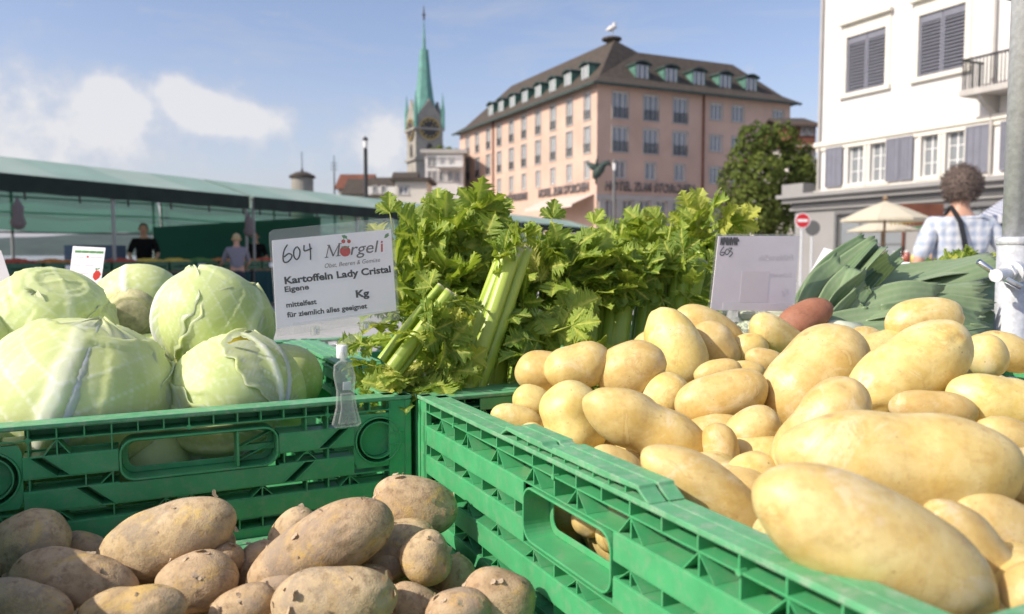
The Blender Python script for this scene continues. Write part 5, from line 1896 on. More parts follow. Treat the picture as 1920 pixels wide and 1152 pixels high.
# restaurant opening under the awning
ga, gb = FL.uz(1040, 400)[0], FL.uz(1112, 400)[0]
for k_ in range(4):
    a_ = ga + (gb - ga) * k_ / 4 + .15
    FL.op.append((a_, a_ + (gb - ga) / 4 - .3, .6, 3.5))
FL.wall(hotel, M['pink'])
for a_, b_, c_, d_, r_ in winL:
    window(FL, hotel, a_, b_, c_, d_, rail=r_, curtain=True)
for a_, b_, c_, d_ in FL.op[len(winL):]:
    window(FL, hotel, a_, b_, c_, d_, surround=0)
winR = []
zr = [FR.uz(1163, y)[1] for y in (173, 222, 238, 285, 302, 334)]
for px in (1163, 1220.5, 1275.5):
    u = FR.uz(px, 240)[0]
    winR += [(u - .85, u + .85, zr[1], zr[0], .95, 2), (u - .85, u + .85, zr[3], zr[2], .95, 2), (u - .6, u + .6, zr[5], zr[4], 0, 1)]
zs_ = [FR.uz(1343, y)[1] for y in (195, 225, 254, 284, 314, 344)]
for px in (1343, 1383, 1459):
    u = FR.uz(px, 240)[0]
    for k_ in range(3):
        winR.append((u - .72, u + .72, zs_[2 * k_ + 1], zs_[2 * k_], 0, 2))
FR.op = [w[:4] for w in winR]
gz = FR.uz(1160, 375)[1]
for k_ in range(7):
    u0 = .55 + k_ * 1.9
    FR.op.append((u0 + .35, u0 + 1.55, .5, gz))
for k_ in range(3):
    FR.op.append((15.2 + k_ * 2.5, 16.6 + k_ * 2.5, .6, gz - .3))
FR.wall(hotel, M['pink'])
for a_, b_, c_, d_, r_, m_ in winR:
    window(FR, hotel, a_, b_, c_, d_, rail=r_, mull=m_, curtain=True)
for a_, b_, c_, d_ in FR.op[len(winR):]:
    window(FR, hotel, a_, b_, c_, d_, surround=0)
mb = MB()          # grey stone arcade of the ground floor
for k_ in range(8):
    u0 = .55 + k_ * 1.9
    FR.boxm(mb, u0 - .33, u0 + .33, 0, gz, .0, .14)
FR.boxm(mb, -.1, 14.3, gz, gz + .45, .0, .18)
mb.build('stone_arcade', M['stone_grey'], hotel)
mb = MB()          # back walls so that the block is closed
pA, pB = hc + DL * HL, hc + DR * HRt
pC, pD, pE = pA + DR * HW, hc + DR * HW + DL * HW, pB + DL * HW
for p, q in ((pA, pC), (pC, pD), (pD, pE), (pE, pB)):
    mb.add([Vector((p.x, p.y, 0)), Vector((q.x, q.y, 0)), Vector((q.x, q.y, EAVE)), Vector((p.x, p.y, EAVE))], [(0, 1, 2, 3)])
mb.build('wall', M['pink'], hotel)
# roof: L shaped, hipped, flared at the eaves
RP = 22.3
RR = 21.4


def hp(l, r, z):
    q = hc + DL * l + DR * r
    return Vector((q.x, q.y, z))


ov = .75
e0, fl = EAVE - .05, EAVE + .75
mb = MB()
h2 = HW / 2
prof = [(-ov, e0), (.55, fl), (h2, None)]
# left wing: front slope (facing -DR), back slope, far hip
ap = hp(h2, h2, RP)
fe = hp(HL - h2, h2, RP)
c00, c01 = hp(-ov, -ov, e0), hp(.55, .55, fl)
l00, l01 = hp(HL + ov, -ov, e0), hp(HL - .55, .55, fl)
b00, b01 = hp(HL + ov, HW + ov, e0), hp(HL - .55, HW - .55, fl)
i00, i01 = hp(HW + ov, HW + ov, e0), hp(HW - .55, HW - .55, fl)
r00, r01 = hp(-ov, HRt + ov, e0), hp(.55, HRt - .55, fl)
s00, s01 = hp(HW + ov, HRt + ov, e0), hp(HW - .55, HRt - .55, fl)
apr = hp(h2, h2 + 2.8, RR)
fr_e = hp(h2, HRt - 3.4, RR)
mb.add([c00, c01, l00, l01, b00, b01, i00, i01, r00, r01, s00, s01, ap, fe, apr, fr_e],
       [(2, 0, 1, 3), (3, 1, 12, 13), (4, 2, 3, 5), (5, 3, 13), (6, 4, 5, 7), (7, 5, 13, 12),
        (0, 8, 9, 1), (1, 9, 15, 14), (1, 14, 12), (8, 10, 11, 9), (9, 11, 15), (10, 6, 7, 11), (11, 7, 14, 15), (7, 12, 14)])
roof = mb.build('roof', M['roof_brown'], hotel)
sm = roof.modifiers.new('thickness', 'SOLIDIFY')
sm.thickness = .12
mb = MB()
for p, q in ((l00, c00), (c00, r00)):
    mb.bar(p - Z1 * .12, q - Z1 * .12, .22, .2)
mb.build('gutter', M['copper_dark'], hotel)


def dormer(F, parent, u, z0, w, h, depth, cheek):
    d = thing  # noqa
    mb = MB()
    F.boxm(mb, u - w / 2, u - w / 2 + .12, z0, z0 + h, -depth, -.9)
    F.boxm(mb, u + w / 2 - .12, u + w / 2, z0, z0 + h, -depth, -.9)
    o = mb.build('dormer', M[cheek], parent)
    mb = MB()
    k = 8
    top = [(u - w / 2 - .18 + (w + .36) * i / k, z0 + h + .28 * math.sin(math.pi * i / k)) for i in range(k + 1)]
    bot = [(x, z - .16) for x, z in reversed(top)]
    mb.prism(top[::-1] + bot[::-1], -depth - .3, -.7, F.fr)
    mb.build('dormer_roof', M['copper_dark'], o)
    mb = MB()
    a, b = u - w / 2 + .14, u + w / 2 - .14
    F.boxm(mb, a, a + .12, z0, z0 + h - .18, -1.0, -.92)
    F.boxm(mb, b - .12, b, z0, z0 + h - .18, -1.0, -.92)
    F.boxm(mb, (a + b) / 2 - .06, (a + b) / 2 + .06, z0, z0 + h - .2, -1.0, -.93)
    F.boxm(mb, a, b, z0, z0 + .12, -1.0, -.91)
    mb.build('window_frame', M['frame_white'], o)
    mb = MB()
    mb.add([F.pt(a, z0, -.97), F.pt(b, z0, -.97), F.pt(b, z0 + h - .1, -.97), F.pt(a, z0 + h - .1, -.97)], [(0, 1, 2, 3)])
    mb.build('pane', M['glass'], o)
    mb = MB()
    mb.add([F.pt(a, z0, -1.25), F.pt(b, z0, -1.25), F.pt(b, z0 + h - .1, -1.25), F.pt(a, z0 + h - .1, -1.25)], [(0, 1, 2, 3)])
    mb.build('room_behind', M['curtain'], o)


for px in (907, 926, 947, 970, 994.5, 1021, 1049, 1081):
    u = FL.uz(px, 200)[0]
    dormer(FL, hotel, u, EAVE + .75, 1.5, 1.75, 4.0, 'copper')
for px in (1215, 1269.5, 1322, 1372, 1421):
    u = FR.uz(px, 140)[0]
    dormer(FR, hotel, u, EAVE + .95, 1.55, 1.5, 4.0, 'copper')
for F, px in ((FL, 926), (FR, 1317)):
    mb = MB()
    u = F.uz(px, 300)[0]
    F.boxm(mb, u - .08, u + .08, 0, EAVE, .02, .18)
    mb.build('downpipe', M['roof_red'], hotel)
# sign lettering
M['sign_metal'] = mat('dark_sign_letters', (.11, .095, .095), .6)


def wall_text(F, s, x0, y0, x1, y1, cap_m, parent):
    a, b = F.uz(x0, y0), F.uz(x1, y1)
    z = (a[1] + b[1]) / 2
    o = put_text(s, F.pt(a[0], z, .12), F.pt(b[0], z, .12), Z1, cap_m, parent, M['sign_metal'], bold=.03, name='sign_lettering')
    sm = o.modifiers.new('thickness', 'SOLIDIFY')
    sm.thickness = .08


wall_text(FL, 'RÔTISSERIE', 950, 379, 990, 373, .75, hotel)
wall_text(FL, 'HOTEL ZUM STORCHEN', 1011, 371, 1105, 358, .85, hotel)
wall_text(FR, 'HOTEL ZUM STORCHEN', 1134, 358, 1302, 362, .85, hotel)
# awning over the restaurant
a0 = FL.uz(1000, 388)
a1 = FL.uz(1112, 365)
M['awning_cream'] = mat('cream_awning', (.66, .55, .48), .8, .1, transl=.15)
zt = FL.uz(1105, 365)[1]
mb = MB()
u0, u1 = ga - 2, gb + .2
mb.add([FL.pt(u0, zt, .05), FL.pt(u1, zt, .05), FL.pt(u1, zt - 1.0, 2.4), FL.pt(u0, zt - 1.0, 2.4), FL.pt(u0, zt - 1.25, 2.42), FL.pt(u1, zt - 1.25, 2.42)], [(0, 3, 2, 1), (3, 4, 5, 2)])
aw = mb.build('awning', M['awning_cream'], hotel)
sm = aw.modifiers.new('thickness', 'SOLIDIFY')
sm.thickness = .03
# stork figure at the corner: body, spread wings, neck
mb = MB()
cp = at(1120, 322, 73)
s_ = 73 / FPX
B = lambda x, y, z=0: cp + Rv * ((x - 1120) * s_) + Z1 * ((322 - y) * s_) - Vector((0, 1, 0)) * z
mb.tube([B(1113, 335, .2), B(1117, 328, .4), B(1124, 318, .6), B(1130, 310, .7), B(1139, 307, .8), B(1142, 313, .9)], [.15, .42, .45, .3, .22, .08], n=10)
mb.tube([B(1118, 318, .4), B(1108, 312, .3), B(1100, 306, .2)], [.35, .28, .06], n=8)
mb.tube([B(1117, 322, .4), B(1116, 312, .8), B(1118, 296, 1.0)], [.25, .16, .03], n=8)
mb.tube([B(1117, 332, .3), B(1117, 346, .2)], [.12, .08], n=6)
st = mb.mesh('corner_statue', M['copper_dark'], True)
put('corner_statue', st, hotel)
mb = MB()          # chimney cap and roof finial with a white bird
cq = at(1147, 76, hp(h2 + 1, h2, 0).y)
mb.lathe([(.5, cq.z - 1.4), (.5, cq.z - .2), (1.0, cq.z), (1.0, cq.z + .18), (.4, cq.z + .35)], (cq.x, cq.y, 0), n=12)
mb.build('chimney_cap', M['roof_brown'], hotel)
mb = MB()
mb.tube([(cq.x + .1, cq.y, cq.z + .5), (cq.x + .1, cq.y, cq.z + 1.0)], [.04, .04], n=6)
mb.tube([(cq.x - .6, cq.y, cq.z + .95), (cq.x - .1, cq.y, cq.z + 1.15), (cq.x + .3, cq.y, cq.z + 1.35), (cq.x + .2, cq.y, cq.z + 1.7), (cq.x + .55, cq.y, cq.z + 1.75)], [.05, .3, .28, .1, .03], n=8)
put('bird_figure', mb.mesh('bird_figure', M['white_wall'], True), hotel)

# ------------------------------------------------------------------ church with the green needle spire
CY = 175.0
cc = at(780, 300, CY)
k_ = CY / FPX
tw = 48 * k_ / .90
church = thing('church_tower', 'stone church tower with clock and slender green copper spire', 'church', (cc.x, cc.y, 0))
FC = Facade(cc, DR, -DL, tw, 0, 1)
zt = at(800, 232, CY).z
zg = at(800, 200, CY).z
zb0 = 0
mid = cc + DR * (tw / 2) + DL * (tw / 2)


def tp(l, r, z):
    q = cc + DL * l + DR * r
    return Vector((q.x, q.y, z))


mb = MB()
mb.add([tp(0, 0, 0), tp(0, tw, 0), tp(tw, tw, 0), tp(tw, 0, 0), tp(0, 0, zt - 1), tp(0, tw, zt - 1), tp(tw, tw, zt - 1), tp(tw, 0, zt - 1)], [(0, 1, 5, 4), (1, 2, 6, 5), (2, 3, 7, 6), (3, 0, 4, 7), (4, 5, 6, 7)])
# gables carrying the clocks
for (f, s0) in ((lambda u, n: tp(-n, u, 0), 0), (lambda u, n: tp(u, -n, 0), 0), (lambda u, n: tp(tw + n, u, 0), 0), (lambda u, n: tp(u, tw + n, 0), 0)):
    mb.prism([(0, zt - 1), (tw, zt - 1), (tw, zt + 1.0), (tw / 2, zg + 2.0), (0, zt + 1.0)], -.4, .15, lambda u, v, n, f=f: f(u, n) + Z1 * v)
mb.build('tower', M['sandstone'], church)
mb = MB()
ztop = at(800, 22, CY).z
n8 = 8
prof = [(1.02, zt - 1.5), (.86, zg - 1.5), (.66, zg + 2.5), (.47, zg + 7), (.30, zg + 13), (.15, zg + (ztop - zg) * .6), (.015, ztop)]
vs, fs = [], []
ang0 = math.atan2((-DL - DR).y, (-DL - DR).x)
for i, (r, z) in enumerate(prof):
    sq = max(0, 1 - i / 2.0)
    for j in range(n8):
        a = ang0 + j * math.pi / 4
        rr = r * tw / 2 * ((1.38 if j % 2 == 0 else 1.0) * sq + 1.05 * (1 - sq))
        vs.append((mid.x + rr * math.cos(a), mid.y + rr * math.sin(a), z))
for i in range(len(prof) - 1):
    for j in range(n8):
        fs.append((i * n8 + j, i * n8 + (j + 1) % n8, (i + 1) * n8 + (j + 1) % n8, (i + 1) * n8 + j))
mb.add(vs, fs)
M['spire'] = mat('verdigris_copper', (.115, .275, .23), .6, .3, var=.25, vscale=.5)
mb.build('spire', M['spire'], church)
mb = MB()
mb.tube([(mid.x, mid.y, ztop - .5), (mid.x, mid.y, at(800, 0, CY).z)], [.25, .08], n=8)
mb.lathe([(.05, ztop + .2), (.45, ztop + .5), (.05, ztop + .9)], (mid.x, mid.y, 0), n=10)
mb.build('finial', M['dark_metal'], church)
for (l, r) in ((0, 0), (0, tw), (tw, 0)):      # corner pinnacles
    mb = MB()
    q = tp(l, r, 0)
    mb.lathe([(.45, zt - 1.2), (.45, zg - .2), (.25, zg + 1.0), (.03, zg + 3.5)], (q.x, q.y, 0), n=6)
    mb.build('pinnacle', M['spire'], church)
M['clock_dark'] = mat('dark_clock_face', (.035, .03, .03), .6)
M['gold'] = mat('gilding', (.55, .38, .10), .4, metal=.6)
for fc, nn in ((lambda u, v, n: tp(-n, u, v), 0), (lambda u, v, n: tp(u, -n, v), 0)):
    zc_ = at(804, 240, CY).z
    mb = MB()
    mb.prism(circ(tw / 2, zc_, tw * .37, 32), .16, .3, fc)
    ck = mb.build('clock_face', M['clock_dark'], church)
    mb = MB()
    mb.ring(circ(tw / 2, zc_, tw * .385, 32), circ(tw / 2, zc_, tw * .35, 32), .3, .36, fc)
    for i in range(12):
        a = i * math.pi / 6
        x, z = tw / 2 + math.cos(a) * tw * .28, zc_ + math.sin(a) * tw * .28
        mb.prism(circ(x, z, tw * .032, 8), .3, .36, fc)
    mb.prism([(tw / 2 - .12, zc_), (tw / 2 + .12, zc_), (tw / 2 + 1.0, zc_ + 1.0)], .3, .36, fc)
    mb.prism([(tw / 2 - .1, zc_), (tw / 2, zc_ + .15), (tw / 2 - 1.4, zc_ + .4)], .3, .36, fc)
    mb.build('clock_ring', M['gold'], ck)
zw0, zw1 = at(802, 292, CY).z, at(802, 268, CY).z
for fc in (lambda u, v, n: tp(-n, u, v), lambda u, v, n: tp(u, -n, v)):
    mb = MB()
    k8 = 8
    arch = [(tw * .38, zw0), (tw * .62, zw0)] + [(tw / 2 + tw * .12 * math.cos(math.pi * i / k8), zw1 - 1.2 + 1.3 * math.sin(math.pi * i / k8)) for i in range(k8 + 1)]
    mb.prism(arch, .02, .12, fc)
    bw = mb.build('belfry_window', M['interior'], church)
for z in (zt - 1.2, at(802, 300, CY).z):
    for f in (lambda u, v, n: tp(-n, u, v), lambda u, v, n: tp(u, -n, v)):
        MB().prism([(-.3, z), (tw + .3, z), (tw + .3, z + .5), (-.3, z + .5)], .16, .5, f).build('string_course', M['sandstone'], church)


# ------------------------------------------------------------------ small houses between stall roofs and church
def house(px0, px1, ytop, yeave, Y, label, wall, roofm, depth=9, gable='side', wins=(), cat='house', name='old_house'):
    a, b = at(px0, yeave, Y), at(px1, yeave, Y)
    ze, zr_ = a.z, at(px0, ytop, Y).z
    t = thing(name, label, cat, (a.x, a.y, 0))
    F = Facade(a, Rv, Vector((0, -1, 0)), b.x - a.x, 0, ze)
    F.op = []
    for (x0, x1, y0, y1) in wins:
        p, q = F.uz(x0, y1), F.uz(x1, y0)
        F.op.append((p[0], q[0], p[1], q[1]))
    F.wall(t, M[wall])
    for o_ in F.op:
        window(F, t, *o_, surround=.12)
    mb = MB()
    w = b.x - a.x
    for p, q in (((0, 0), (0, depth)), ((0, depth), (w, depth)), ((w, depth), (w, 0))):
        mb.add([F.pt(p[0], 0, -p[1]), F.pt(q[0], 0, -q[1]), F.pt(q[0], ze, -q[1]), F.pt(p[0], ze, -p[1])], [(0, 1, 2, 3)])
    if gable == 'front':
        mb.add([F.pt(0, ze, 0), F.pt(w, ze, 0), F.pt(w / 2, zr_, 0)], [(0, 1, 2)])
        mb.add([F.pt(0, ze, -depth), F.pt(w, ze, -depth), F.pt(w / 2, zr_, -depth)], [(2, 1, 0)])
    mb.build('wall', M[wall], t)
    mb = MB()
    o = .5
    if gable == 'front':
        for sgn, x0 in ((-1, 0), (1, w)):
            mb.add([F.pt(x0 + sgn * o, ze - .45, o), F.pt(w / 2, zr_ + .1, o), F.pt(w / 2, zr_ + .1, -depth - o), F.pt(x0 + sgn * o, ze - .45, -depth - o)], [(0, 1, 2, 3)])
    elif gable == 'flat':
        F.boxm(mb, -o, w + o, ze, zr_, -depth - o, o)
    else:
        mb.add([F.pt(-o, ze - .2, o), F.pt(w + o, ze - .2, o), F.pt(w + o, zr_, -depth / 2), F.pt(-o, zr_, -depth / 2), F.pt(w + o, ze - .2, -depth - o), F.pt(-o, ze - .2, -depth - o)], [(0, 1, 2, 3), (3, 2, 4, 5)])
        mb.add([F.pt(0, ze, 0), F.pt(0, zr_ - .1, -depth / 2), F.pt(0, ze, -depth)], [(0, 1, 2)])
        mb.add([F.pt(w, ze, 0), F.pt(w, zr_ - .1, -depth / 2), F.pt(w, ze, -depth)], [(2, 1, 0)])
    r = mb.build('roof', M[roofm], t)
    if gable != 'flat':
        sm = r.modifiers.new('thickness', 'SOLIDIFY')
        sm.thickness = .15
    return t, F


M['pale_wall'] = mat('pale_render', (.62, .58, .50), .85, .2, var=.06, vscale=.5)
house(634, 690, 322, 352, 120, 'low house with a red brown roof left of the dark lamp post', 'pale_wall', 'roof_red', 8)
house(648, 705, 330, 362, 105, 'house with a dark brown roof behind the dark lamp post', 'pale_wall', 'roof_brown', 8)
house(735, 775, 318, 345, 150, 'house with a dark brown roof at the foot of the church', 'pale_wall', 'roof_brown', 10)
t_, F_ = house(690, 762, 326, 366, 92, 'house with steep brown roof and white gable right of the lamp post', 'white_wall', 'roof_brown', 9, wins=((700, 706, 350, 362), (716, 722, 350, 362)))
house(741, 800, 334, 340, 88, 'small pale building with flat roof and one shuttered window', 'pale_wall', 'roof_brown', 6, gable='flat', wins=((748, 765, 350, 364),))
tw_, Fw = house(797, 868, 281, 288, 96, 'tall white house with plants on its roof terrace beside the hotel', 'white_wall', 'stone_grey', 8, gable='flat',
                wins=((803, 808, 298, 312), (812, 817, 298, 312), (803, 808, 322, 340), (812, 817, 322, 340), (824, 832, 322, 340), (840, 848, 322, 340), (853, 861, 322, 340), (826, 834, 296, 310), (843, 851, 296, 310)))
mb = MB()
pr = Fw.uz(820, 313)
Fw.boxm(mb, pr[0], Fw.len, pr[1] - .15, pr[1] + .15, .0, 1.2)
Fw.boxm(mb, pr[0], Fw.len, pr[1] + 1.0, pr[1] + 1.1, 1.1, 1.2)
for i in range(12):
    x = pr[0] + (Fw.len - pr[0]) * i / 11
    Fw.boxm(mb, x - .03, x + .03, pr[1] + .15, pr[1] + 1.0, 1.12, 1.18)
mb.build('balcony', M['frame_white'], tw_)
# round turret cap far left of the lamp post
tq = at(567, 352, 60)
tt = thing('stone_turret', 'small round stone turret with flat cap and antenna above the stall roof', 'turret', (tq.x, tq.y, 0))
s6 = 60 / FPX
mb = MB()
mb.lathe([(20 * s6, 0), (20 * s6, at(567, 334, 60).z)], (tq.x, tq.y, 0), n=20)
mb.build('drum', M['sandstone'], tt)
mb = MB()
z_ = at(567, 334, 60).z
mb.lathe([(24 * s6, z_), (24 * s6, z_ + .15), (12 * s6, z_ + .4), (2 * s6, z_ + .5), (2 * s6, z_ + .7)], (tq.x, tq.y, 0), n=20)
mb.build('cap', M['roof_brown'], tt)
mb = MB()
mb.tube([(tq.x, tq.y, z_ + .5), (tq.x, tq.y, at(567, 285, 60).z)], .03, n=6)
mb.build('antenna', M['dark_metal'], tt)
mq = at(627, 350, 118)
mb = MB()
mb.tube([(mq.x, mq.y, 0), (mq.x, mq.y, at(627, 292, 118).z)], [.25, .05], n=6)
for yy in (306, 312, 318):
    z_ = at(627, yy, 118).z
    mb.bar((mq.x - .5, mq.y, z_), (mq.x + .5, mq.y, z_), .08, .08)
tag(mb.build('radio_mast', M['dark_metal']), 'thin radio mast rising beside the red brown roof', 'mast')

# ------------------------------------------------------------------ white house on the right
wc = at(1536, 262, 34)
WD = -DL                                             # facade runs towards the camera
white = thing('white_house', 'white house with grey blue shutters over a grey shop front on the right', 'house', (wc.x, wc.y, 0))
FW = Facade(wc, WD, -DR, 14.0, 0, 15.5)
zs1 = FW.uz(1600, 262)[1]           # string course


def wq(x0, x1, y0, y1, xm=None):
    """opening from pixels; heights read at the left side"""
    u0, u1 = FW.uz(x0, y0)[0], FW.uz(x1, y0)[0]
    return (u0, u1, FW.uz(x0, y1)[1], FW.uz(x0, y0)[1])


zw_lo, zw_hi = FW.uz(1592, 346)[1], FW.uz(1592, 275)[1]
zu_lo, zu_hi = FW.uz(1588, 177)[1], FW.uz(1588, 72)[1]
lowers = [(1591, 1620), (1632, 1661), (1727, 1759), (1773, 1808)]
uppers = [(1588, 1661), (1722, 1809)]
FW.op = []
for x0, x1 in lowers:
    FW.op.append((FW.uz(x0, 300)[0], FW.uz(x1, 300)[0], zw_lo, zw_hi))
for x0, x1 in uppers:
    FW.op.append((FW.uz(x0, 120)[0], FW.uz(x1, 120)[0], zu_lo, zu_hi))
zg_top = FW.uz(1540, 366)[1]
FW.z0 = zg_top
wall_w = FW.wall(white, M['white_wall'])
for o_ in FW.op[:4]:
    window(FW, white, *o_, mull=1, bars=2, surround=.13, sur_mat='cream_trim', depth=.2)


def shutter(F, parent, u0, u1, z0, z1, d=.06, slats=True):
    mb = MB()
    t = .07
    for a, b, c, e in ((u0, u0 + t, z0, z1), (u1 - t, u1, z0, z1), (u0 + t, u1 - t, z0, z0 + t), (u0 + t, u1 - t, z1 - t * (4 if slats else 1), z1)):
        F.boxm(mb, a, b, c, e, d, d + .05)
    o = mb.build('shutter', M['shutter'], parent)
    mb = MB()
    if slats:
        n_ = int((z1 - z0 - 5 * t) / .125)
        for i in range(n_):
            z = z0 + t + (z1 - z0 - 5 * t) * (i + .5) / n_
            p = [F.pt(u0 + t, z - .04, d + .06), F.pt(u1 - t, z - .04, d + .06), F.pt(u1 - t, z + .035, d + .0), F.pt(u0 + t, z + .035, d + .0)]
            mb.add(p + [q - F.n * .012 for q in p], [(0, 1, 2, 3), (7, 6, 5, 4), (0, 4, 5, 1), (1, 5, 6, 2), (2, 6, 7, 3), (3, 7, 4, 0)])
    else:
        n_ = 3
        for i in range(n_):
            w = (u1 - u0 - 2 * t) / n_
            F.boxm(mb, u0 + t + w * i + .006, u0 + t + w * (i + 1) - .006, z0 + t, z1 - t, d, d + .035)
    mb.build('slats', M['shutter'], o)
    return o


for x0, x1 in uppers:
    u0, u1 = FW.uz(x0, 120)[0], FW.uz(x1, 120)[0]
    um = (u0 + u1) / 2
    for a_, b_ in ((u0, um - .01), (um + .01, u1)):
        shutter(FW, white, a_, b_, zu_lo, zu_hi, d=-.08)
    mb = MB()
    FW.boxm(mb, u0 - .22, u0, zu_lo, zu_hi + .5, .0, .06)
    FW.boxm(mb, u1, u1 + .22, zu_lo, zu_hi + .5, .0, .06)
    FW.boxm(mb, u0, u1, zu_hi, zu_hi + .5, .0, .055)
    FW.boxm(mb, u0 - .32, u1 + .32, zu_hi + .5, zu_hi + .62, .0, .25)
    FW.boxm(mb, u0 - .28, u1 + .28, zu_lo - .16, zu_lo, .0, .16)
    mb.build('surround', M['cream_trim'], white)
for x0, x1 in ((1551, 1582), (1664, 1714), (1812, 1856), (1877, 1898)):
    u0, u1 = FW.uz(x0, 300)[0], FW.uz(x1, 300)[0]
    if u1 - u0 > .95:
        um = (u0 + u1) / 2
        shutter(FW, white, u0, um - .01, zw_lo - .05, zw_hi + .05, slats=False)
        shutter(FW, white, um + .01, u1, zw_lo - .05, zw_hi + .05, slats=False)
    else:
        shutter(FW, white, u0, u1, zw_lo - .05, zw_hi + .05, slats=False)
mb = MB()
FW.boxm(mb, -.15, 14, zs1 - .1, zs1 + .08, .0, .16)
FW.boxm(mb, -.1, 14, zs1 - .28, zs1 - .1, .0, .08)
FW.boxm(mb, -.1, 14, zw_lo - .3, zw_lo - .16, .0, .14)
mb.build('string_course', M['cream_trim'], white)
for px in (1541, 1864):
    mb = MB()
    u = FW.uz(px, 200)[0]
    mb.tube([FW.pt(u, zg_top, .12), FW.pt(u, 15, .12)], .055, n=10)
    mb.build('downpipe', M['stone_grey'], white)
# side, back and roof
mb = MB()
for p, q in (((0, 0), (0, 10)), ((0, 10), (14, 10)), ((14, 10), (14, 0))):
    mb.add([FW.pt(p[0], 0, -p[1]), FW.pt(q[0], 0, -q[1]), FW.pt(q[0], 15.5, -q[1]), FW.pt(p[0], 15.5, -p[1])], [(0, 1, 2, 3)])
mb.build('wall', M['white_wall'], white)
mb = MB()
mb.add([FW.pt(-.8, 15.3, .9), FW.pt(14.8, 15.3, .9), FW.pt(10, 19, -5), FW.pt(4, 19, -5), FW.pt(-.8, 15.3, -10.9), FW.pt(14.8, 15.3, -10.9)], [(0, 1, 2, 3), (1, 5, 2), (5, 4, 3, 2), (4, 0, 3), (0, 4, 5, 1)])
mb.build('roof', M['roof_brown'], white)
# balcony
u0 = FW.uz(1838, 170)[0]
zb_ = FW.uz(1838, 176)[1]
mb = MB()
FW.boxm(mb, u0, 14, zb_ - .2, zb_, .0, 1.1)
bal = mb.build('balcony', M['stone_grey'], white)
mb = MB()
FW.boxm(mb, u0 + .05, 14, zb_ + .95, zb_ + 1.02, 1.0, 1.06)
FW.boxm(mb, u0 + .05, u0 + .11, zb_ + .95, zb_ + 1.02, .0, 1.0)
for i in range(40):
    FW.boxm(mb, u0 + .06 + i * .12, u0 + .085 + i * .12, zb_ + .002, zb_ + .95, 1.02, 1.045)
for i in range(8):
    FW.boxm(mb, u0 + .06, u0 + .085, zb_ + .002, zb_ + .95, .1 + i * .12, .125 + i * .12)
mb.build('railing', M['dark_metal'], bal)
for k_ in range(2):
    mb = MB()
    u_ = u0 + .5 + k_ * 3
    mb.prism([(.0, zb_ - .2), (1.0, zb_ - .2), (.9, zb_ - .35), (.3, zb_ - .7), (.0, zb_ - .9)], 0, .2, lambda a, z, n, u_=u_: FW.pt(u_ + n, z, a))
    mb.build('bracket', M['stone_grey'], bal)
# grey shop front, standing a little proud and wider than the house
FS = Facade(FW.pt(-1.0, 0, .25), WD, -DR, 15.5, 0, zg_top - .3)
FS.op = [(2.3, 5.4, .3, 2.75), (6.2, 9.4, .3, 2.75)]
shop = FS.wall(white, M['grey_wall'], name='shop_front', reveal=.3)
mb = MB()
FS.boxm(mb, -.35, 15.5, zg_top - .3, zg_top - .1, -.3, .45)
FS.boxm(mb, -.5, 15.5, zg_top - .1, zg_top + .06, -.3, .65)
FS.boxm(mb, -.2, 15.5, zg_top - .62, zg_top - .5, .0, .15)
FS.boxm(mb, -.3, .9, zg_top + .06, zg_top + .5, -.2, .5)
mb.build('cornice', M['grey_wall'], white)
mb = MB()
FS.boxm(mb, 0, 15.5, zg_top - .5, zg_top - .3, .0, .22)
mb.build('cornice_painted_shade', M['grey_dark'], white)  # solid dark strip, its colour standing in for the shade below the cornice
mb = MB()
mb.add([FS.pt(0, 0, 0), FS.pt(0, 0, -3), FS.pt(0, zg_top - .3, -3), FS.pt(0, zg_top - .3, 0)], [(0, 1, 2, 3)])
mb.build('wall', M['grey_wall'], white)
for o_ in FS.op:
    window(FS, white, *o_, mull=2, bars=1, surround=.12, frame='grey_dark', sur_mat='grey_dark')

# ------------------------------------------------------------------ houses up the slope, far right
hh, Fh = house(1484, 1530, 205, 232, 62, 'red brown house on the slope between tree and white house', 'roof_red', 'roof_brown', 8, wins=((1504, 1510, 240, 252), (1516, 1522, 240, 252)))
house(1478, 1530, 250, 272, 52, 'pale house with red roof low behind the tree', 'pale_wall', 'roof_red', 8, wins=((1506, 1512, 278, 290),))
# ================================================================== trees
def tree_mat(name, dark, light):
    m = bpy.data.materials.new(name)
    m.use_nodes = True
    nt = m.node_tree
    b = nt.nodes['Principled BSDF']
    r = nd(nt, 'ShaderNodeAttribute', {'attribute_name': 'tone'}).outputs['Fac']
    c = mix(nt, r, dark, light)
    nt.links.new(c, b.inputs['Base Color'])
    b.inputs['Roughness'].default_value = .85
    b.inputs['Specular IOR Level'].default_value = .1
    tr = nd(nt, 'ShaderNodeBsdfTranslucent', ins={0: c})
    ms = nd(nt, 'ShaderNodeMixShader', ins={0: .25, 1: b.outputs[0], 2: tr.outputs[0]})
    nt.links.new(ms.outputs[0], nt.nodes['Material Output'].inputs['Surface'])
    return m


M['tree_leaf'] = tree_mat('tree_foliage', (.055, .095, .022), (.17, .20, .045))
M['tree_leaf2'] = tree_mat('light_tree_foliage', (.08, .11, .02), (.2, .2, .04))
M['bark'] = mat('bark', (.09, .07, .05), .9, .1, var=.3, vscale=6, bump=.8, bscale=20)


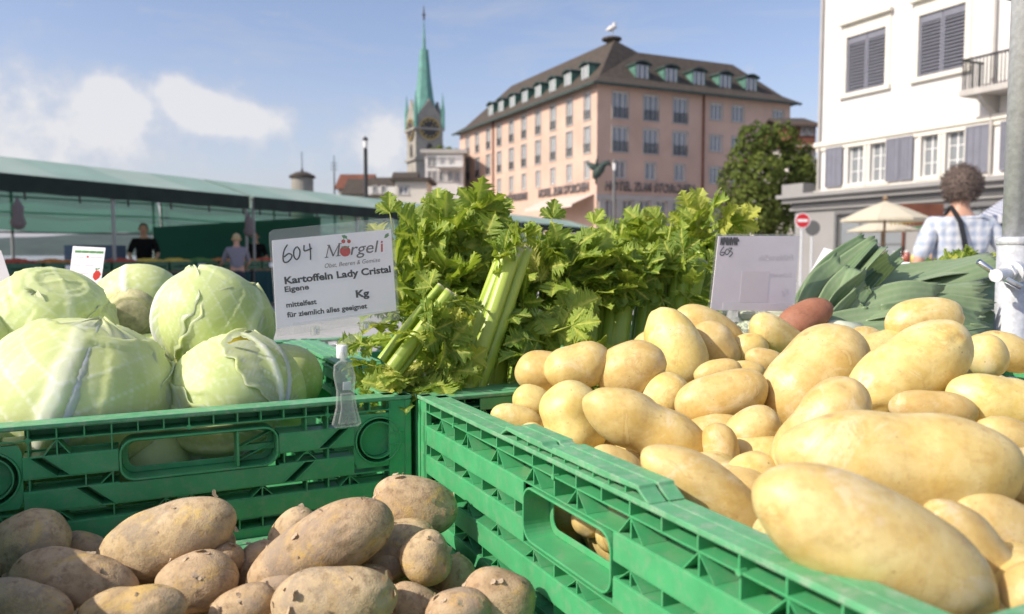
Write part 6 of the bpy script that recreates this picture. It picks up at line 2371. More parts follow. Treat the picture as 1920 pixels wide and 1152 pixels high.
def tree(base, clumps, label, seed, leaf=.16, per=420, lm='tree_leaf', trunk_r=.25, name='broadleaf_tree'):
    """clumps: (centre, radius); leaves are small folded quads through each clump's shell"""
    rng = np.random.default_rng(seed)
    t = thing(name, label, 'tree', base)
    mb = MB()
    top = sum((c for c, r in clumps), Vector()) / len(clumps)
    b0 = Vector((base[0], base[1], 0))
    fork = b0 + (Vector((top.x, top.y, top.z * .45)) - b0)
    mb.tube([b0, b0.lerp(fork, .5), fork], [trunk_r, trunk_r * .8, trunk_r * .65], n=10)
    for c, r in clumps[::2]:
        mb.tube([fork - Z1 * .3, fork.lerp(c, .5) + Z1 * .2, c], [trunk_r * .5, trunk_r * .3, .03], n=6)
    mb.build('trunk', M['bark'], t, smooth=True)
    vs, fs, tone = [], [], []
    for c, r in clumps:
        n = int(per * r * r)
        d = rng.normal(size=(n, 3))
        d /= np.linalg.norm(d, axis=1, keepdims=True)
        lump = 1 + .22 * fnoise(d, rng, 4.0) + .12 * fnoise(d, rng, 9.0)
        rad = r * lump * (.55 + .47 * rng.random(n) ** .45)
        p = np.array(c) + d * rad[:, None] * np.array([1, 1, .95])
        cl_tone = rng.random() * .3
        for i in range(n):
            nrm = Vector(d[i]) + Vector(rng.normal(size=3)) * .6
            nrm.normalize()
            a = nrm.orthogonal().normalized()
            a.rotate(Matrix.Rotation(rng.random() * 6.28, 3, nrm))
            b = nrm.cross(a)
            s = leaf * (.6 + .8 * rng.random())
            q = Vector(p[i])
            o = len(vs)
            vs += [q - a * s * .5, q + b * s * .32 + nrm * s * .1, q + a * s * .6, q - b * s * .32 + nrm * s * .1]
            fs.append((o, o + 1, o + 2, o + 3))
            tone += [min(1, cl_tone + .7 * rng.random())] * 4
    me = bpy.data.meshes.new('crown')
    me.from_pydata([tuple(v) for v in vs], [], fs)
    me.materials.append(M[lm])
    a_ = me.attributes.new('tone', 'FLOAT', 'POINT')
    a_.data.foreach_set('value', np.array(tone, dtype=np.float32))
    put('crown', me, t)
    return t


def cl(Y, *lst):
    return [(at(x, y, Y + dy), 1.14 * r * Y / FPX) for x, y, r, dy in lst]


tb_ = at(1440, 478, 42)
tree((tb_.x, tb_.y, 0), cl(42, (1420, 265, 30, 0), (1448, 290, 34, 1), (1395, 300, 30, 0), (1470, 255, 24, 0), (1495, 290, 26, 1), (1385, 345, 36, 0), (1425, 330, 40, -1), (1470, 330, 38, 0), (1505, 335, 28, 0),
                         (1380, 395, 34, 0), (1415, 390, 42, -1), (1460, 385, 42, 0), (1500, 375, 28, 1), (1375, 425, 26, 0), (1420, 430, 40, 0), (1465, 430, 40, 0), (1400, 250, 14, 0), (1508, 310, 20, 0)),
     'broad dark green tree in front of the hotel corner', 3, leaf=.22, per=520)
t2 = at(1516, 478, 46)
tree((t2.x, t2.y, 0), cl(46, (1515, 330, 24, 0), (1525, 355, 24, 0), (1505, 370, 24, 0)), 'lighter yellow green bush tree behind the no entry sign', 5, leaf=.3, per=260, lm='tree_leaf2', trunk_r=.12)
# plants on the roof terrace
for i, (x, y, r) in enumerate(((812, 284, 8), (826, 281, 10), (842, 284, 9), (855, 286, 8))):
    q = at(x, y, 97)
    tp_ = thing('potted_shrub', ('bushy plant at the left end of the roof terrace', 'largest bushy plant on the roof terrace', 'round plant in the middle of the roof terrace', 'plant at the hotel end of the roof terrace')[i], 'plant', (q.x, q.y, q.z - r * 97 / FPX), group='plants on the roof terrace')
    rng_ = np.random.default_rng(40 + i)
    mb = MB()
    R_ = r * 97 / FPX
    for k in range(160):
        d = rng_.normal(size=3)
        d /= np.linalg.norm(d)
        p = Vector(q) + Vector(d) * R_ * (.4 + .6 * rng_.random())
        a = Vector(d).orthogonal().normalized() * .14
        b = Vector(d).cross(a)
        mb.add([p - a, p - b, p + a, p + b], [(0, 1, 2, 3)])
    o = mb.build('foliage', M['tree_leaf'], tp_)
    a_ = o.data.attributes.new('tone', 'FLOAT', 'POINT')
    a_.data.foreach_set('value', np.full(len(o.data.vertices), .5, dtype=np.float32))
    mb = MB()
    mb.lathe([(.25, q.z - R_ - .3), (.33, q.z - R_ + .1)], (q.x, q.y, 0), n=10)
    mb.build('pot', M['sandstone'], tp_)


# ================================================================== lamp posts, sign, parasols
def lamp(px, ytop, Y, label, m='dark_metal', base_py=None, wpx=8):
    q = at(px, ytop, Y)
    t = thing('lamp_post', label, 'lamp post', (q.x, q.y, 0), group='lamp posts')
    s = Y / FPX
    mb = MB()
    h = q.z
    mb.lathe([(wpx * .75 * s, 0), (wpx * .7 * s, .8), (wpx * .5 * s, 1.0), (wpx * .45 * s, h - 22 * s)], (q.x, q.y, 0), n=10)
    mb.build('post', M[m], t)
    mb = MB()
    mb.lathe([(wpx * .3 * s, h - 22 * s), (wpx * .5 * s, h - 20 * s), (wpx * .55 * s, h - 8 * s)], (q.x, q.y, 0), n=10)
    mb.build('lantern_glass', M['frame_white'], t)
    mb = MB()
    mb.lathe([(wpx * .65 * s, h - 8 * s), (wpx * .6 * s, h - 4 * s), (wpx * .2 * s, h - 1 * s), (wpx * .05 * s, h)], (q.x, q.y, 0), n=10)
    mb.build('lantern_cap', M[m], t)


lamp(685, 256, 34, 'dark lamp post with lantern between turret and church')
lamp(1152, 298, 60, 'slim grey lamp post in front of the pink hotel', 'grey_dark', wpx=6)
M['sign_red'] = mat('traffic_red', (.55, .02, .03), .4)
M['sign_white'] = mat('traffic_white', (.8, .8, .8), .4)
sq = at(1504, 414, 29)
ts = thing('no_entry_sign', 'round red no entry traffic sign with white bar on a pole', 'traffic sign', (sq.x, sq.y, 0))
R_ = 14.5 * 29 / FPX
fr_s = lambda u, v, n: Vector((sq.x + u, sq.y - n, sq.z + v))
mb = MB()
mb.prism(circ(0, 0, R_, 32), .03, .05, fr_s)
plate = mb.build('plate', M['sign_white'], ts)
mb = MB()
mb.prism(circ(0, 0, R_ * .88, 32), .051, .056, fr_s)
mb.build('red_disc', M['sign_red'], plate)
mb = MB()
mb.prism([(-R_ * .66, -R_ * .17), (R_ * .66, -R_ * .17), (R_ * .66, R_ * .17), (-R_ * .66, R_ * .17)], .057, .061, fr_s)
mb.build('white_bar', M['sign_white'], plate)
mb = MB()
mb.lathe([(.045, 0), (.045, sq.z + R_ * .8)], (sq.x, sq.y + .02, 0), n=10)
mb.build('pole', M['steel'], ts)
q2 = at(1523, 428, 31)
ts2 = thing('traffic_sign', 'grey back of a round traffic sign beside the no entry sign', 'traffic sign', (q2.x, q2.y, 0))
mb = MB()
mb.prism(circ(0, 0, 14 * 31 / FPX, 28), .03, .05, lambda u, v, n: Vector((q2.x + u, q2.y - n, q2.z + v)))
mb.build('plate', M['grey_dark'], ts2)
mb = MB()
mb.lathe([(.045, 0), (.045, q2.z)], (q2.x, q2.y + .02, 0), n=10)
mb.build('pole', M['steel'], ts2)

M['parasol'] = mat('cream_parasol_cloth', (.70, .64, .50), .85, .1, transl=.3)


def parasol(px, yap, yrim, half_px, Y, label, seed):
    ap = at(px, yap, Y)
    R_ = half_px * Y / FPX
    zr_ = at(px, yrim, Y).z
    t = thing('parasol', label, 'parasol', (ap.x, ap.y, 0), group='cream parasols before the shop front')
    mb = MB()
    n = 8
    vs = [(ap.x, ap.y, ap.z)]
    fs = []
    for ring, (f, zf) in enumerate(((.5, .44), (1.0, 1.0), (1.0, 1.14))):
        for i in range(n * 2):
            a = math.pi * i / n + .2
            rr = R_ * f * (1 if i % 2 == 0 else .95)
            vs.append((ap.x + rr * math.cos(a), ap.y + rr * math.sin(a), ap.z + (zr_ - ap.z) * zf))
    k = 2 * n
    fs += [(0, 1 + i, 1 + (i + 1) % k) for i in range(k)]
    for r_ in range(2):
        fs += [(1 + r_ * k + i, 1 + (r_ + 1) * k + i, 1 + (r_ + 1) * k + (i + 1) % k, 1 + r_ * k + (i + 1) % k) for i in range(k)]
    mb.add(vs, fs)
    mb.build('canopy', M['parasol'], t)
    mb = MB()
    mb.tube([(ap.x, ap.y, 0), (ap.x, ap.y, ap.z + .05)], .03, n=8)
    mb.lathe([(.02, ap.z), (.07, ap.z + .05), (.02, ap.z + .14)], (ap.x, ap.y, 0), n=8)
    mb.build('pole', M['wood'], t)
    for i in range(n):
        mb = MB()
        a = 2 * math.pi * i / n + .2
        mb.tube([(ap.x, ap.y, ap.z - .06), (ap.x + R_ * .97 * math.cos(a), ap.y + R_ * .97 * math.sin(a), zr_ + .0)], .014, n=5)
        mb.build('rib', M['wood'], t)
    mb = MB()
    mb.lathe([(.3, 0), (.3, .12), (.06, .15), (.05, .5)], (ap.x, ap.y, 0), n=12)
    mb.build('foot', M['grey_dark'], t)


parasol(1660, 377, 411, 78, 19, 'cream parasol, the upper and nearer of two before the shop front', 1)
parasol(1655, 412, 432, 62, 23, 'cream parasol, the lower and farther of two with shaded underside', 2)
# souvenir stall under the parasols
st_ = at(1700, 480, 21)
tt = thing('display_table', 'market table with cloth under the parasols', 'table', (st_.x, st_.y, 0))
mb = MB()
mb.box(st_.x - 1.3, st_.x + 1.1, st_.y - .5, st_.y + .5, .86, .9)
mb.build('table_top', M['wood'], tt)
mb = MB()
mb.box(st_.x - 1.28, st_.x + 1.08, st_.y - .48, st_.y + .48, .05, .855)
M['cloth_brown'] = mat('brown_table_cloth', (.10, .06, .04), .9)
mb.build('cloth', M['cloth_brown'], tt)
cols = [(.5, .05, .04), (.6, .4, .25), (.45, .3, .2), (.55, .12, .05), (.6, .5, .1), (.1, .25, .12), (.6, .55, .5), (.3, .08, .06)]
for i, c in enumerate(cols):
    M['jar%d' % i] = mat('jar_content_%d' % i, c, .3, var=.15)
rng = random.Random(2)
names_ = ['red', 'tan', 'brown', 'orange red', 'yellow', 'green', 'cream', 'dark red']
for r_, row in enumerate(('front', 'back')):
    for i in range(8):
        x = st_.x - 1.15 + i * .3
        y = st_.y - .3 + r_ * .4
        h = .16 + .12 * rng.random() + r_ * .12
        j = thing('jar', '%s jar standing in the %s row on the table under the parasols' % (names_[(i + r_ * 3) % 8], row), 'jar', (x, y, .9), group='jars on the table under the parasols')
        mb = MB()
        mb.lathe([(.07, .9), (.085, .92), (.085, .9 + h * .75), (.05, .9 + h * .85)], (x, y, 0), n=12)
        mb.build('body', M['jar%d' % ((i + r_ * 3) % 8)], j, smooth=True)
        mb = MB()
        mb.lathe([(.055, .9 + h * .851), (.055, .9 + h)], (x, y, 0), n=12)
        mb.build('lid', M['frame_white'], j)
# string of yellow and green pennants behind the parasol
pn = at(1715, 405, 22)
bt = thing('bunting', 'string of small yellow and green pennants behind the parasol', 'bunting', (pn.x, pn.y, pn.z))
M['pennant_yellow'] = mat('yellow_pennant', (.6, .48, .05), .7, transl=.3)
M['pennant_green'] = mat('green_pennant', (.08, .35, .12), .7, transl=.3)
for r_, (ya, yb, mm) in enumerate(((414, 403, 'pennant_yellow'), (424, 420, 'pennant_green'))):
    mb = MB()
    pts = [at(1668 + 70 * i / 10, ya + (yb - ya) * i / 10 + 4 * math.sin(math.pi * i / 10), 22 + r_) for i in range(11)]
    mb.tube(pts, .012, n=5)
    mb.build('cord', M['wood'], bt)
    for i in range(10):
        a, b = pts[i], pts[i + 1]
        mb = MB()
        c = (a + b) / 2 - Z1 * .14
        mb.add([a, a.lerp(b, .9), c, a + Vector((0, .01, 0)), a.lerp(b, .9) + Vector((0, .01, 0)), c + Vector((0, .01, 0))], [(0, 2, 1), (3, 4, 5), (0, 1, 4, 3), (1, 2, 5, 4), (2, 0, 3, 5)])
        mb.build('pennant', M[mm], bt)
# red brown sign board over the souvenir stall
rb = at(1722, 398, 24)
mb = MB()
mb.box(rb.x - .5, rb.x + .75, rb.y, rb.y + .06, rb.z - .4, rb.z + .25)
mb.box(rb.x - .45, rb.x - .38, rb.y + .01, rb.y + .05, 0, rb.z - .4)
mb.box(rb.x + .62, rb.x + .69, rb.y + .01, rb.y + .05, 0, rb.z - .4)
tag(mb.build('sign_board', M['roof_red']), 'red brown board on two posts behind the parasol', 'board')


# blue and white striped awning behind the man
def striped():
    m = bpy.data.materials.new('striped_awning')
    m.use_nodes = True
    nt = m.node_tree
    b = nt.nodes['Principled BSDF']
    tc = nd(nt, 'ShaderNodeTexCoord')
    w = nd(nt, 'ShaderNodeTexWave', {'wave_type': 'BANDS', 'bands_direction': 'X'}, {'Vector': tc.outputs['Object'], 'Scale': 2.2, 'Distortion': 0.0})
    nt.links.new(ramp(nt, w.outputs['Fac'], [(.45, (.75, .75, .75)), (.55, (.16, .19, .30))]), b.inputs['Base Color'])
    b.inputs['Roughness'].default_value = .85
    return m


M['striped'] = striped()
a0, a1 = at(1835, 404, 12), at(1935, 402, 12)
b0, b1 = at(1880, 374, 13.2), at(1980, 372, 13.2)
sa = thing('striped_stall', 'stall with blue and white striped awning behind the man in the plaid shirt', 'stall', (a0.x, a0.y, 0))
mb = MB()
mb.add([a0, a1, b1, b0, a0 - Z1 * .12, a1 - Z1 * .12], [(0, 1, 2, 3), (0, 4, 5, 1)])
o = mb.build('awning', M['striped'], sa)
sm = o.modifiers.new('thickness', 'SOLIDIFY')
sm.thickness = .015
for p in (a0, a1, b0, b1):
    mb = MB()
    mb.tube([(p.x, p.y + .02, 0), (p.x, p.y + .02, p.z - .02)], .02, n=8)
    mb.build('post', M['dark_metal'], sa)
mb = MB()
mb.add([Vector((b0.x, b0.y + .1, 0)), Vector((b1.x, b1.y + .1, 0)), b1 + Vector((0, .1, -.05)), b0 + Vector((0, .1, -.05))], [(0, 1, 2, 3)])
mb.build('back_cloth', M['interior'], sa)
mb = MB()
mb.box(a0.x - .1, a1.x, a0.y + .3, b0.y - .1, .8, .85)
mb.build('counter', M['wood'], sa)

# ================================================================== the long market stall across the square
SA = RAD(24.0)
SD = Vector((math.sin(SA), math.cos(SA), 0))        # along the stalls
SB = Vector((-math.cos(SA), math.sin(SA), 0))       # towards their back
s0 = Vector((-7.68, 12, 0))
M['canopy'] = mat('pale_green_canopy', (.37, .52, .44), .65, .25, var=.08, vscale=1.2, transl=.25)
M['canopy_pale'] = mat('paler_green_canopy', (.46, .58, .50), .65, .25, var=.08, vscale=1.2, transl=.25)
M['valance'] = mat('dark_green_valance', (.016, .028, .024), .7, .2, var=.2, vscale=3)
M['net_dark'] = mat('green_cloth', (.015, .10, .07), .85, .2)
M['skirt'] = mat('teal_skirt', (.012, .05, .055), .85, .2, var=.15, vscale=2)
M['post_grey'] = mat('grey_tube', (.25, .26, .26), .5, metal=.5)


def net_mat():
    m = bpy.data.materials.new('green_shade_net')
    m.use_nodes = True
    nt = m.node_tree
    b = nt.nodes['Principled BSDF']
    b.inputs['Base Color'].default_value = (.015, .09, .065, 1)
    b.inputs['Roughness'].default_value = .8
    tr = nd(nt, 'ShaderNodeBsdfTransparent', ins={0: (.46, .64, .56, 1)})
    tl = nd(nt, 'ShaderNodeBsdfTranslucent', ins={0: (.04, .17, .12, 1)})
    m1 = nd(nt, 'ShaderNodeMixShader', ins={0: .5, 1: b.outputs[0], 2: tl.outputs[0]})
    m2 = nd(nt, 'ShaderNodeMixShader', ins={0: .66, 1: tr.outputs[0], 2: m1.outputs[0]})
    nt.links.new(m2.outputs[0], nt.nodes['Material Output'].inputs['Surface'])
    return m


M['net'] = net_mat()


def sp(t, b, z):
    q = s0 + SD * t + SB * b
    return Vector((q.x, q.y, z))


ZE, ZV, ZRg = 2.34, 2.06, 2.75


def stall(t0, t1, label, nsec=2, net=True):
    T = thing('market_stall', label, 'market stall', sp(t0, 0, 0), group='green market stalls in a row')
    n = max(2, int((t1 - t0) / .45))
    mb = MB()
    vs, fs = [], []
    rows = [(-.05, ZE), (.65, ZE + .22), (1.3, ZRg), (2.0, ZE + .2), (2.75, ZE - .05)]
    for i in range(n + 1):
        t = t0 + .02 + (t1 - t0 - .04) * i / n
        for j, (b, z) in enumerate(rows):
            sag = .018 * math.sin(math.pi * ((i * nsec / n) % 1)) * (j in (1, 3))
            vs.append(sp(t, b, z - sag))
    k = len(rows)
    for i in range(n):
        for j in range(k - 1):
            fs.append((i * k + j, (i + 1) * k + j, (i + 1) * k + j + 1, i * k + j + 1))
    for i_, f_ in enumerate(fs):
        mb.f.append(f_)
        mb.m.append((i_ // (k - 1) // 3) % 2)
    mb.v = [tuple(v) for v in vs]
    c = mb.build('canopy', [M['canopy'], M['canopy_pale']], T, smooth=False)
    mb = MB()          # valance along the front
    vs, fs = [], []
    for i in range(n + 1):
        t = t0 + .02 + (t1 - t0 - .04) * i / n
        vs += [sp(t, -.06, ZE), sp(t, -.07 + .01 * (i % 2), ZV + .02 * (i % 2))]
    fs = [(2 * i, 2 * i + 1, 2 * i + 3, 2 * i + 2) for i in range(n)]
    mb.add(vs, fs)
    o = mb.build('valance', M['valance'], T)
    sm = o.modifiers.new('thickness', 'SOLIDIFY')
    sm.thickness = .01
    for j in range(n):
        mb = MB()
        t = t0 + .2 + (t1 - t0 - .4) * j / max(1, n - 1)
        if t < t1 - .1 and j % 2 == 0:
            mb.bar(sp(t, -.05, ZV + .02), sp(t + .01, -.05, ZV - .1), .03, .02)
            mb.build('hook', M['dark_metal'], T)
    for b, zt_ in ((.0, ZE - .02), (2.65, ZE - .06)):
        for i in range(nsec + 1):
            t = t0 + .06 + (t1 - t0 - .12) * i / nsec
            mb = MB()
            p = sp(t, b, 0)
            mb.lathe([(.03, 0), (.03, zt_)], (p.x, p.y, 0), n=8)
            mb.build('post', M['post_grey'], T)
    for b, z in ((.0, ZE - .06), (2.65, ZE - .1), (2.62, 1.58), (2.62, 1.95)):
        mb = MB()
        mb.tube([sp(t0 + (t1 - t0) * i / 6, b, z - .05 * math.sin(math.pi * i / 6)) for i in range(7)], .018, n=6)
        mb.build('rail', M['dark_metal'], T)
    if net:
        mb = MB()
        vs, fs = [], []
        for i in range(n + 1):
            t = t0 + (t1 - t0) * i / n
            for j in range(5):
                vs.append(sp(t, 2.55 + .04 * math.sin(i * 1.3 + j), ZE - .03 - j * .185 + .03 * math.sin(i * .7) * (j > 0)))
        for i in range(n):
            for j in range(4):
                fs.append((i * 5 + j, i * 5 + j + 1, (i + 1) * 5 + j + 1, (i + 1) * 5 + j))
        mb.add(vs, fs)
        mb.build('shade_net', M['net'], T, smooth=True)
    # counter with cloth skirt
    mb = MB()
    A, B, C, Dd = sp(t0, -.02, 0), sp(t1, -.02, 0), sp(t1, 1.15, 0), sp(t0, 1.15, 0)
    q = [A, B, C, Dd]
    mb.add([p + Z1 * .78 for p in q] + [p + Z1 * .82 for p in q], [(3, 2, 1, 0), (4, 5, 6, 7), (0, 1, 5, 4), (1, 2, 6, 5), (2, 3, 7, 6), (3, 0, 4, 7)])
    mb.build('counter', M['wood'], T)
    mb = MB()
    vs = []
    m_ = n * 4
    for i in range(m_ + 1):
        t = t0 + .01 + (t1 - t0 - .02) * i / m_
        vs += [sp(t, -.04 - .015 * (i % 2), .775), sp(t, -.06 - .03 * (i % 2), .08)]
    mb.add(vs, [(2 * i, 2 * i + 1, 2 * i + 3, 2 * i + 2) for i in range(m_)])
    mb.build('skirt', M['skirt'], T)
    return T


stall(-4.5, 5.3, 'market stall with the longest pale green canopy at the left edge', 3)
stall(5.4, 13.0, 'second green market stall, beginning right of the woman customer', 2)
stall(13.1, 19.5, 'third green market stall, showing above the celery leaves', 2)
stall(19.6, 28.5, 'farthest green market stall, its roof ending at the hotel', 2)
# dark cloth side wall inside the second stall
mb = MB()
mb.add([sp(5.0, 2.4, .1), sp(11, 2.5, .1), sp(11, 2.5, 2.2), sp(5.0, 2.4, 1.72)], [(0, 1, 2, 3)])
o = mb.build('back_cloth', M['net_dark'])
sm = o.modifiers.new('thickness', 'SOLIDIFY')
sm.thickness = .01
tag(o, 'dark green cloth hanging at the back of the second stall', 'cloth')

# crates of fruit on the counters
M['fruit0'] = mat('red_fruit', (.42, .06, .03), .4, var=.3, vscale=9)
M['fruit1'] = mat('yellow_fruit', (.6, .42, .06), .4, var=.25, vscale=9)
M['fruit2'] = mat('orange_fruit', (.55, .18, .03), .4, var=.3, vscale=9)
M['fruit3'] = mat('leafy_greens', (.08, .2, .04), .6, var=.4, vscale=9)
fr_names = ['red', 'yellow', 'orange', 'leafy green']
proto = {}
rng = random.Random(12)


def fruit_crate(t, kind, label, b=.12, w=.56):
    c = sp(t, b, .822)
    T = thing('fruit_crate', label, 'crate', c, math.pi / 2 - SA, 'fruit crates on the far stalls')
    if 'c' not in proto:
        mb = MB()
        L, Wd, H = w, .38, .17
        mb.box(-L / 2, L / 2, -Wd / 2, -Wd / 2 + .012, 0, .07)
        mb.box(-L / 2, L / 2, -Wd / 2, -Wd / 2 + .012, .09, H)
        mb.box(-L / 2, L / 2, Wd / 2 - .012, Wd / 2, 0, H)
        mb.box(-L / 2, -L / 2 + .012, -Wd / 2 + .012, Wd / 2 - .012, 0, H)
        mb.box(L / 2 - .012, L / 2, -Wd / 2 + .012, Wd / 2 - .012, 0, H)
        mb.box(-L / 2 + .012, L / 2 - .012, -Wd / 2 + .012, Wd / 2 - .012, 0, .01)
        mb.box(-L / 2, -L / 2 + .05, -Wd / 2 - .004, -Wd / 2, 0, H)
        mb.box(L / 2 - .05, L / 2, -Wd / 2 - .004, -Wd / 2, 0, H)
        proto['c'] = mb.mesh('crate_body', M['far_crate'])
        for kd in range(4):
            mb = MB()
            r2 = random.Random(kd)
            for i in range(9):
                for j in range(6):
                    x, y = -L / 2 + .05 + i * .058, -Wd / 2 + .05 + j * .056
                    z = H - .02 + .05 * (1 - (x / L * 2) ** 2) * (1 - (y / Wd * 2) ** 2) + r2.uniform(-.01, .02)
                    mb.lathe([(.008, z - .03), (.026, z - .018), (.033, z), (.026, z + .02), (.008, z + .03)], (x + r2.uniform(-.01, .01), y + r2.uniform(-.01, .01), 0), n=8)
            proto[kd] = mb.mesh('fruit', M['fruit%d' % kd], True)
    put('crate_body', proto['c'], T, local=True)
    f = put('fruit', proto[kind], T, local=True)
    tag(f, kind='stuff')


kinds = [3, 0, 0, 2, 0, 0, 1, 1, 3, 2, 2, 0, 3, 1, 2, 0, 3, 2]
poslab = ['left of the blank card', 'above the white strawberry card', 'right of the strawberry card', 'left of the man in black', 'just left of the man in black', 'in front of the man in black', 'right before the man in black', 'between the man in black and the woman',
          'in front of the woman customer', 'right of the woman customer', 'at the stall post beside the written card', 'left behind the written card']
t = -.9
for i in range(18):
    if i < 12:
        lab = '%s fruit crate %s on the far counter' % (fr_names[kinds[i]], poslab[i])
    else:
        lab = '%s fruit crate behind the written card, %s of six in that row' % (fr_names[kinds[i]], ('first', 'second', 'third', 'fourth', 'fifth', 'last')[i - 12])
    fruit_crate(t, kinds[i], lab)
    t += .62
# small price labels on the counter edge
for i, t in enumerate((1.1, 3.9, 5.9, 7.4)):
    p = sp(t, -.09, .90)
    mb = MB()
    mb.obox(p, SD * .09, SB * .003, Z1 * .045)
    tag(mb.build('price_label', M['paper']), ('small white label on the far counter left of the strawberry card', 'small white label on the far counter below the man in black', 'small white label on the far counter below the woman', 'small white label on the far counter beside the written card')[i], 'label', 'small labels on the far counter')
# hanging bags at the stall posts
for i, (t, lab) in enumerate(((.25, 'pale bag hanging on the stall post at the left edge'), (5.2, 'pale bag hanging on the post between the first two stalls'))):
    p = sp(t, -.1, 1.75)
    mb = MB()
    mb.lathe([(.015, 1.98), (.03, 1.93), (.085, 1.84), (.07, 1.72), (.11, 1.6), (.08, 1.53), (.02, 1.5)], (p.x, p.y, 0), n=12)
    M['bag'] = mat('pale_paper_bag', (.16, .13, .13), .9)
    tag(mb.build('hanging_bag', M['bag'], smooth=True), lab, 'bag')
# blue boxes and scales behind the counter
p = sp(3.0, 1.7, 0)
mb = MB()
mb.box(p.x - .5, p.x + .5, p.y - .3, p.y + .3, .0, .9)
mb.box(p.x - .45, p.x + .45, p.y - .28, p.y + .28, .9, 1.3)
M['blue_box'] = mat('blue_plastic', (.03, .07, .15), .5)
tag(mb.build('blue_bin', M['blue_box']), 'stacked dark blue bin behind the counter left of the man in black', 'bin')

# ================================================================== people
M['skin'] = mat('skin', (.50, .29, .20), .5, .4)
M['black_cloth'] = mat('black_cloth', (.008, .008, .01), .9, .1)
M['trousers'] = mat('dark_trousers', (.04, .045, .06), .9, .1, var=.1)
M['hair_dark'] = mat('dark_hair', (.015, .012, .01), .6)
M['hair_grey'] = mat('grey_brown_curly_hair', (.13, .10, .085), .8, .2, var=.5, vscale=90)
M['hair_blond'] = mat('blond_hair', (.42, .32, .17), .6, var=.2, vscale=30)


def plaid(name, base, line, scale):
    m = bpy.data.materials.new(name)
    m.use_nodes = True
    nt = m.node_tree
    b = nt.nodes['Principled BSDF']
    tc = nd(nt, 'ShaderNodeTexCoord')
    sep = nd(nt, 'ShaderNodeSeparateXYZ', ins={0: tc.outputs['Object']})
    c = None
    f = []
    for k, ax_ in enumerate((0, 2)):
        s = mth(nt, 'SINE', mth(nt, 'MULTIPLY', sep.outputs[ax_], scale))
        s2 = mth(nt, 'SINE', mth(nt, 'ADD', mth(nt, 'MULTIPLY', sep.outputs[ax_], scale * 2), 1.3))
        f.append(mth(nt, 'ADD', mth(nt, 'MULTIPLY', ramp(nt, s, [(.3, (0, 0, 0)), (.6, (1, 1, 1))]), .45), mth(nt, 'MULTIPLY', ramp(nt, s2, [(.75, (0, 0, 0)), (.9, (1, 1, 1))]), .3)))
    nt.links.new(mix(nt, mth(nt, 'MULTIPLY', mth(nt, 'ADD', f[0], f[1]), .75, clamp=True), base, line), b.inputs['Base Color'])
    b.inputs['Roughness'].default_value = .9
    nz = nd(nt, 'ShaderNodeTexNoise', ins={'Vector': tc.outputs['Object'], 'Scale': 9.0, 'Detail': 3.0})
    bp = nd(nt, 'ShaderNodeBump', ins={'Height': nz.outputs['Fac'], 'Strength': .5, 'Distance': .05})
    nt.links.new(bp.outputs[0], b.inputs['Normal'])
    return m


M['plaid_blue'] = plaid('blue_white_plaid', (.58, .60, .62), (.19, .27, .42), 95)
M['plaid_pink'] = plaid('pale_checked_shirt', (.26, .24, .27), (.12, .13, .18), 110)


def skinned(name, joints, edges, m, parent, root=0, sub=2, local=True):
    me = bpy.data.meshes.new(name)
    me.from_pydata([j[0] for j in joints], edges, [])
    o = put(name, me, parent, local=local)
    o.modifiers.new('skin', 'SKIN')
    if not me.skin_vertices:
        bpy.context.view_layer.objects.active = o
    sv = me.skin_vertices[0].data if me.skin_vertices else None
    for i, j in enumerate(joints):
        r = j[1] if isinstance(j[1], tuple) else (j[1], j[1])
        sv[i].radius = r
        sv[i].use_root = (i == root)
    s = o.modifiers.new('sub', 'SUBSURF')
    s.levels = sub
    s.render_levels = sub
    o.modifiers['skin'].use_smooth_shade = True
    me.materials.append(m)
    return o


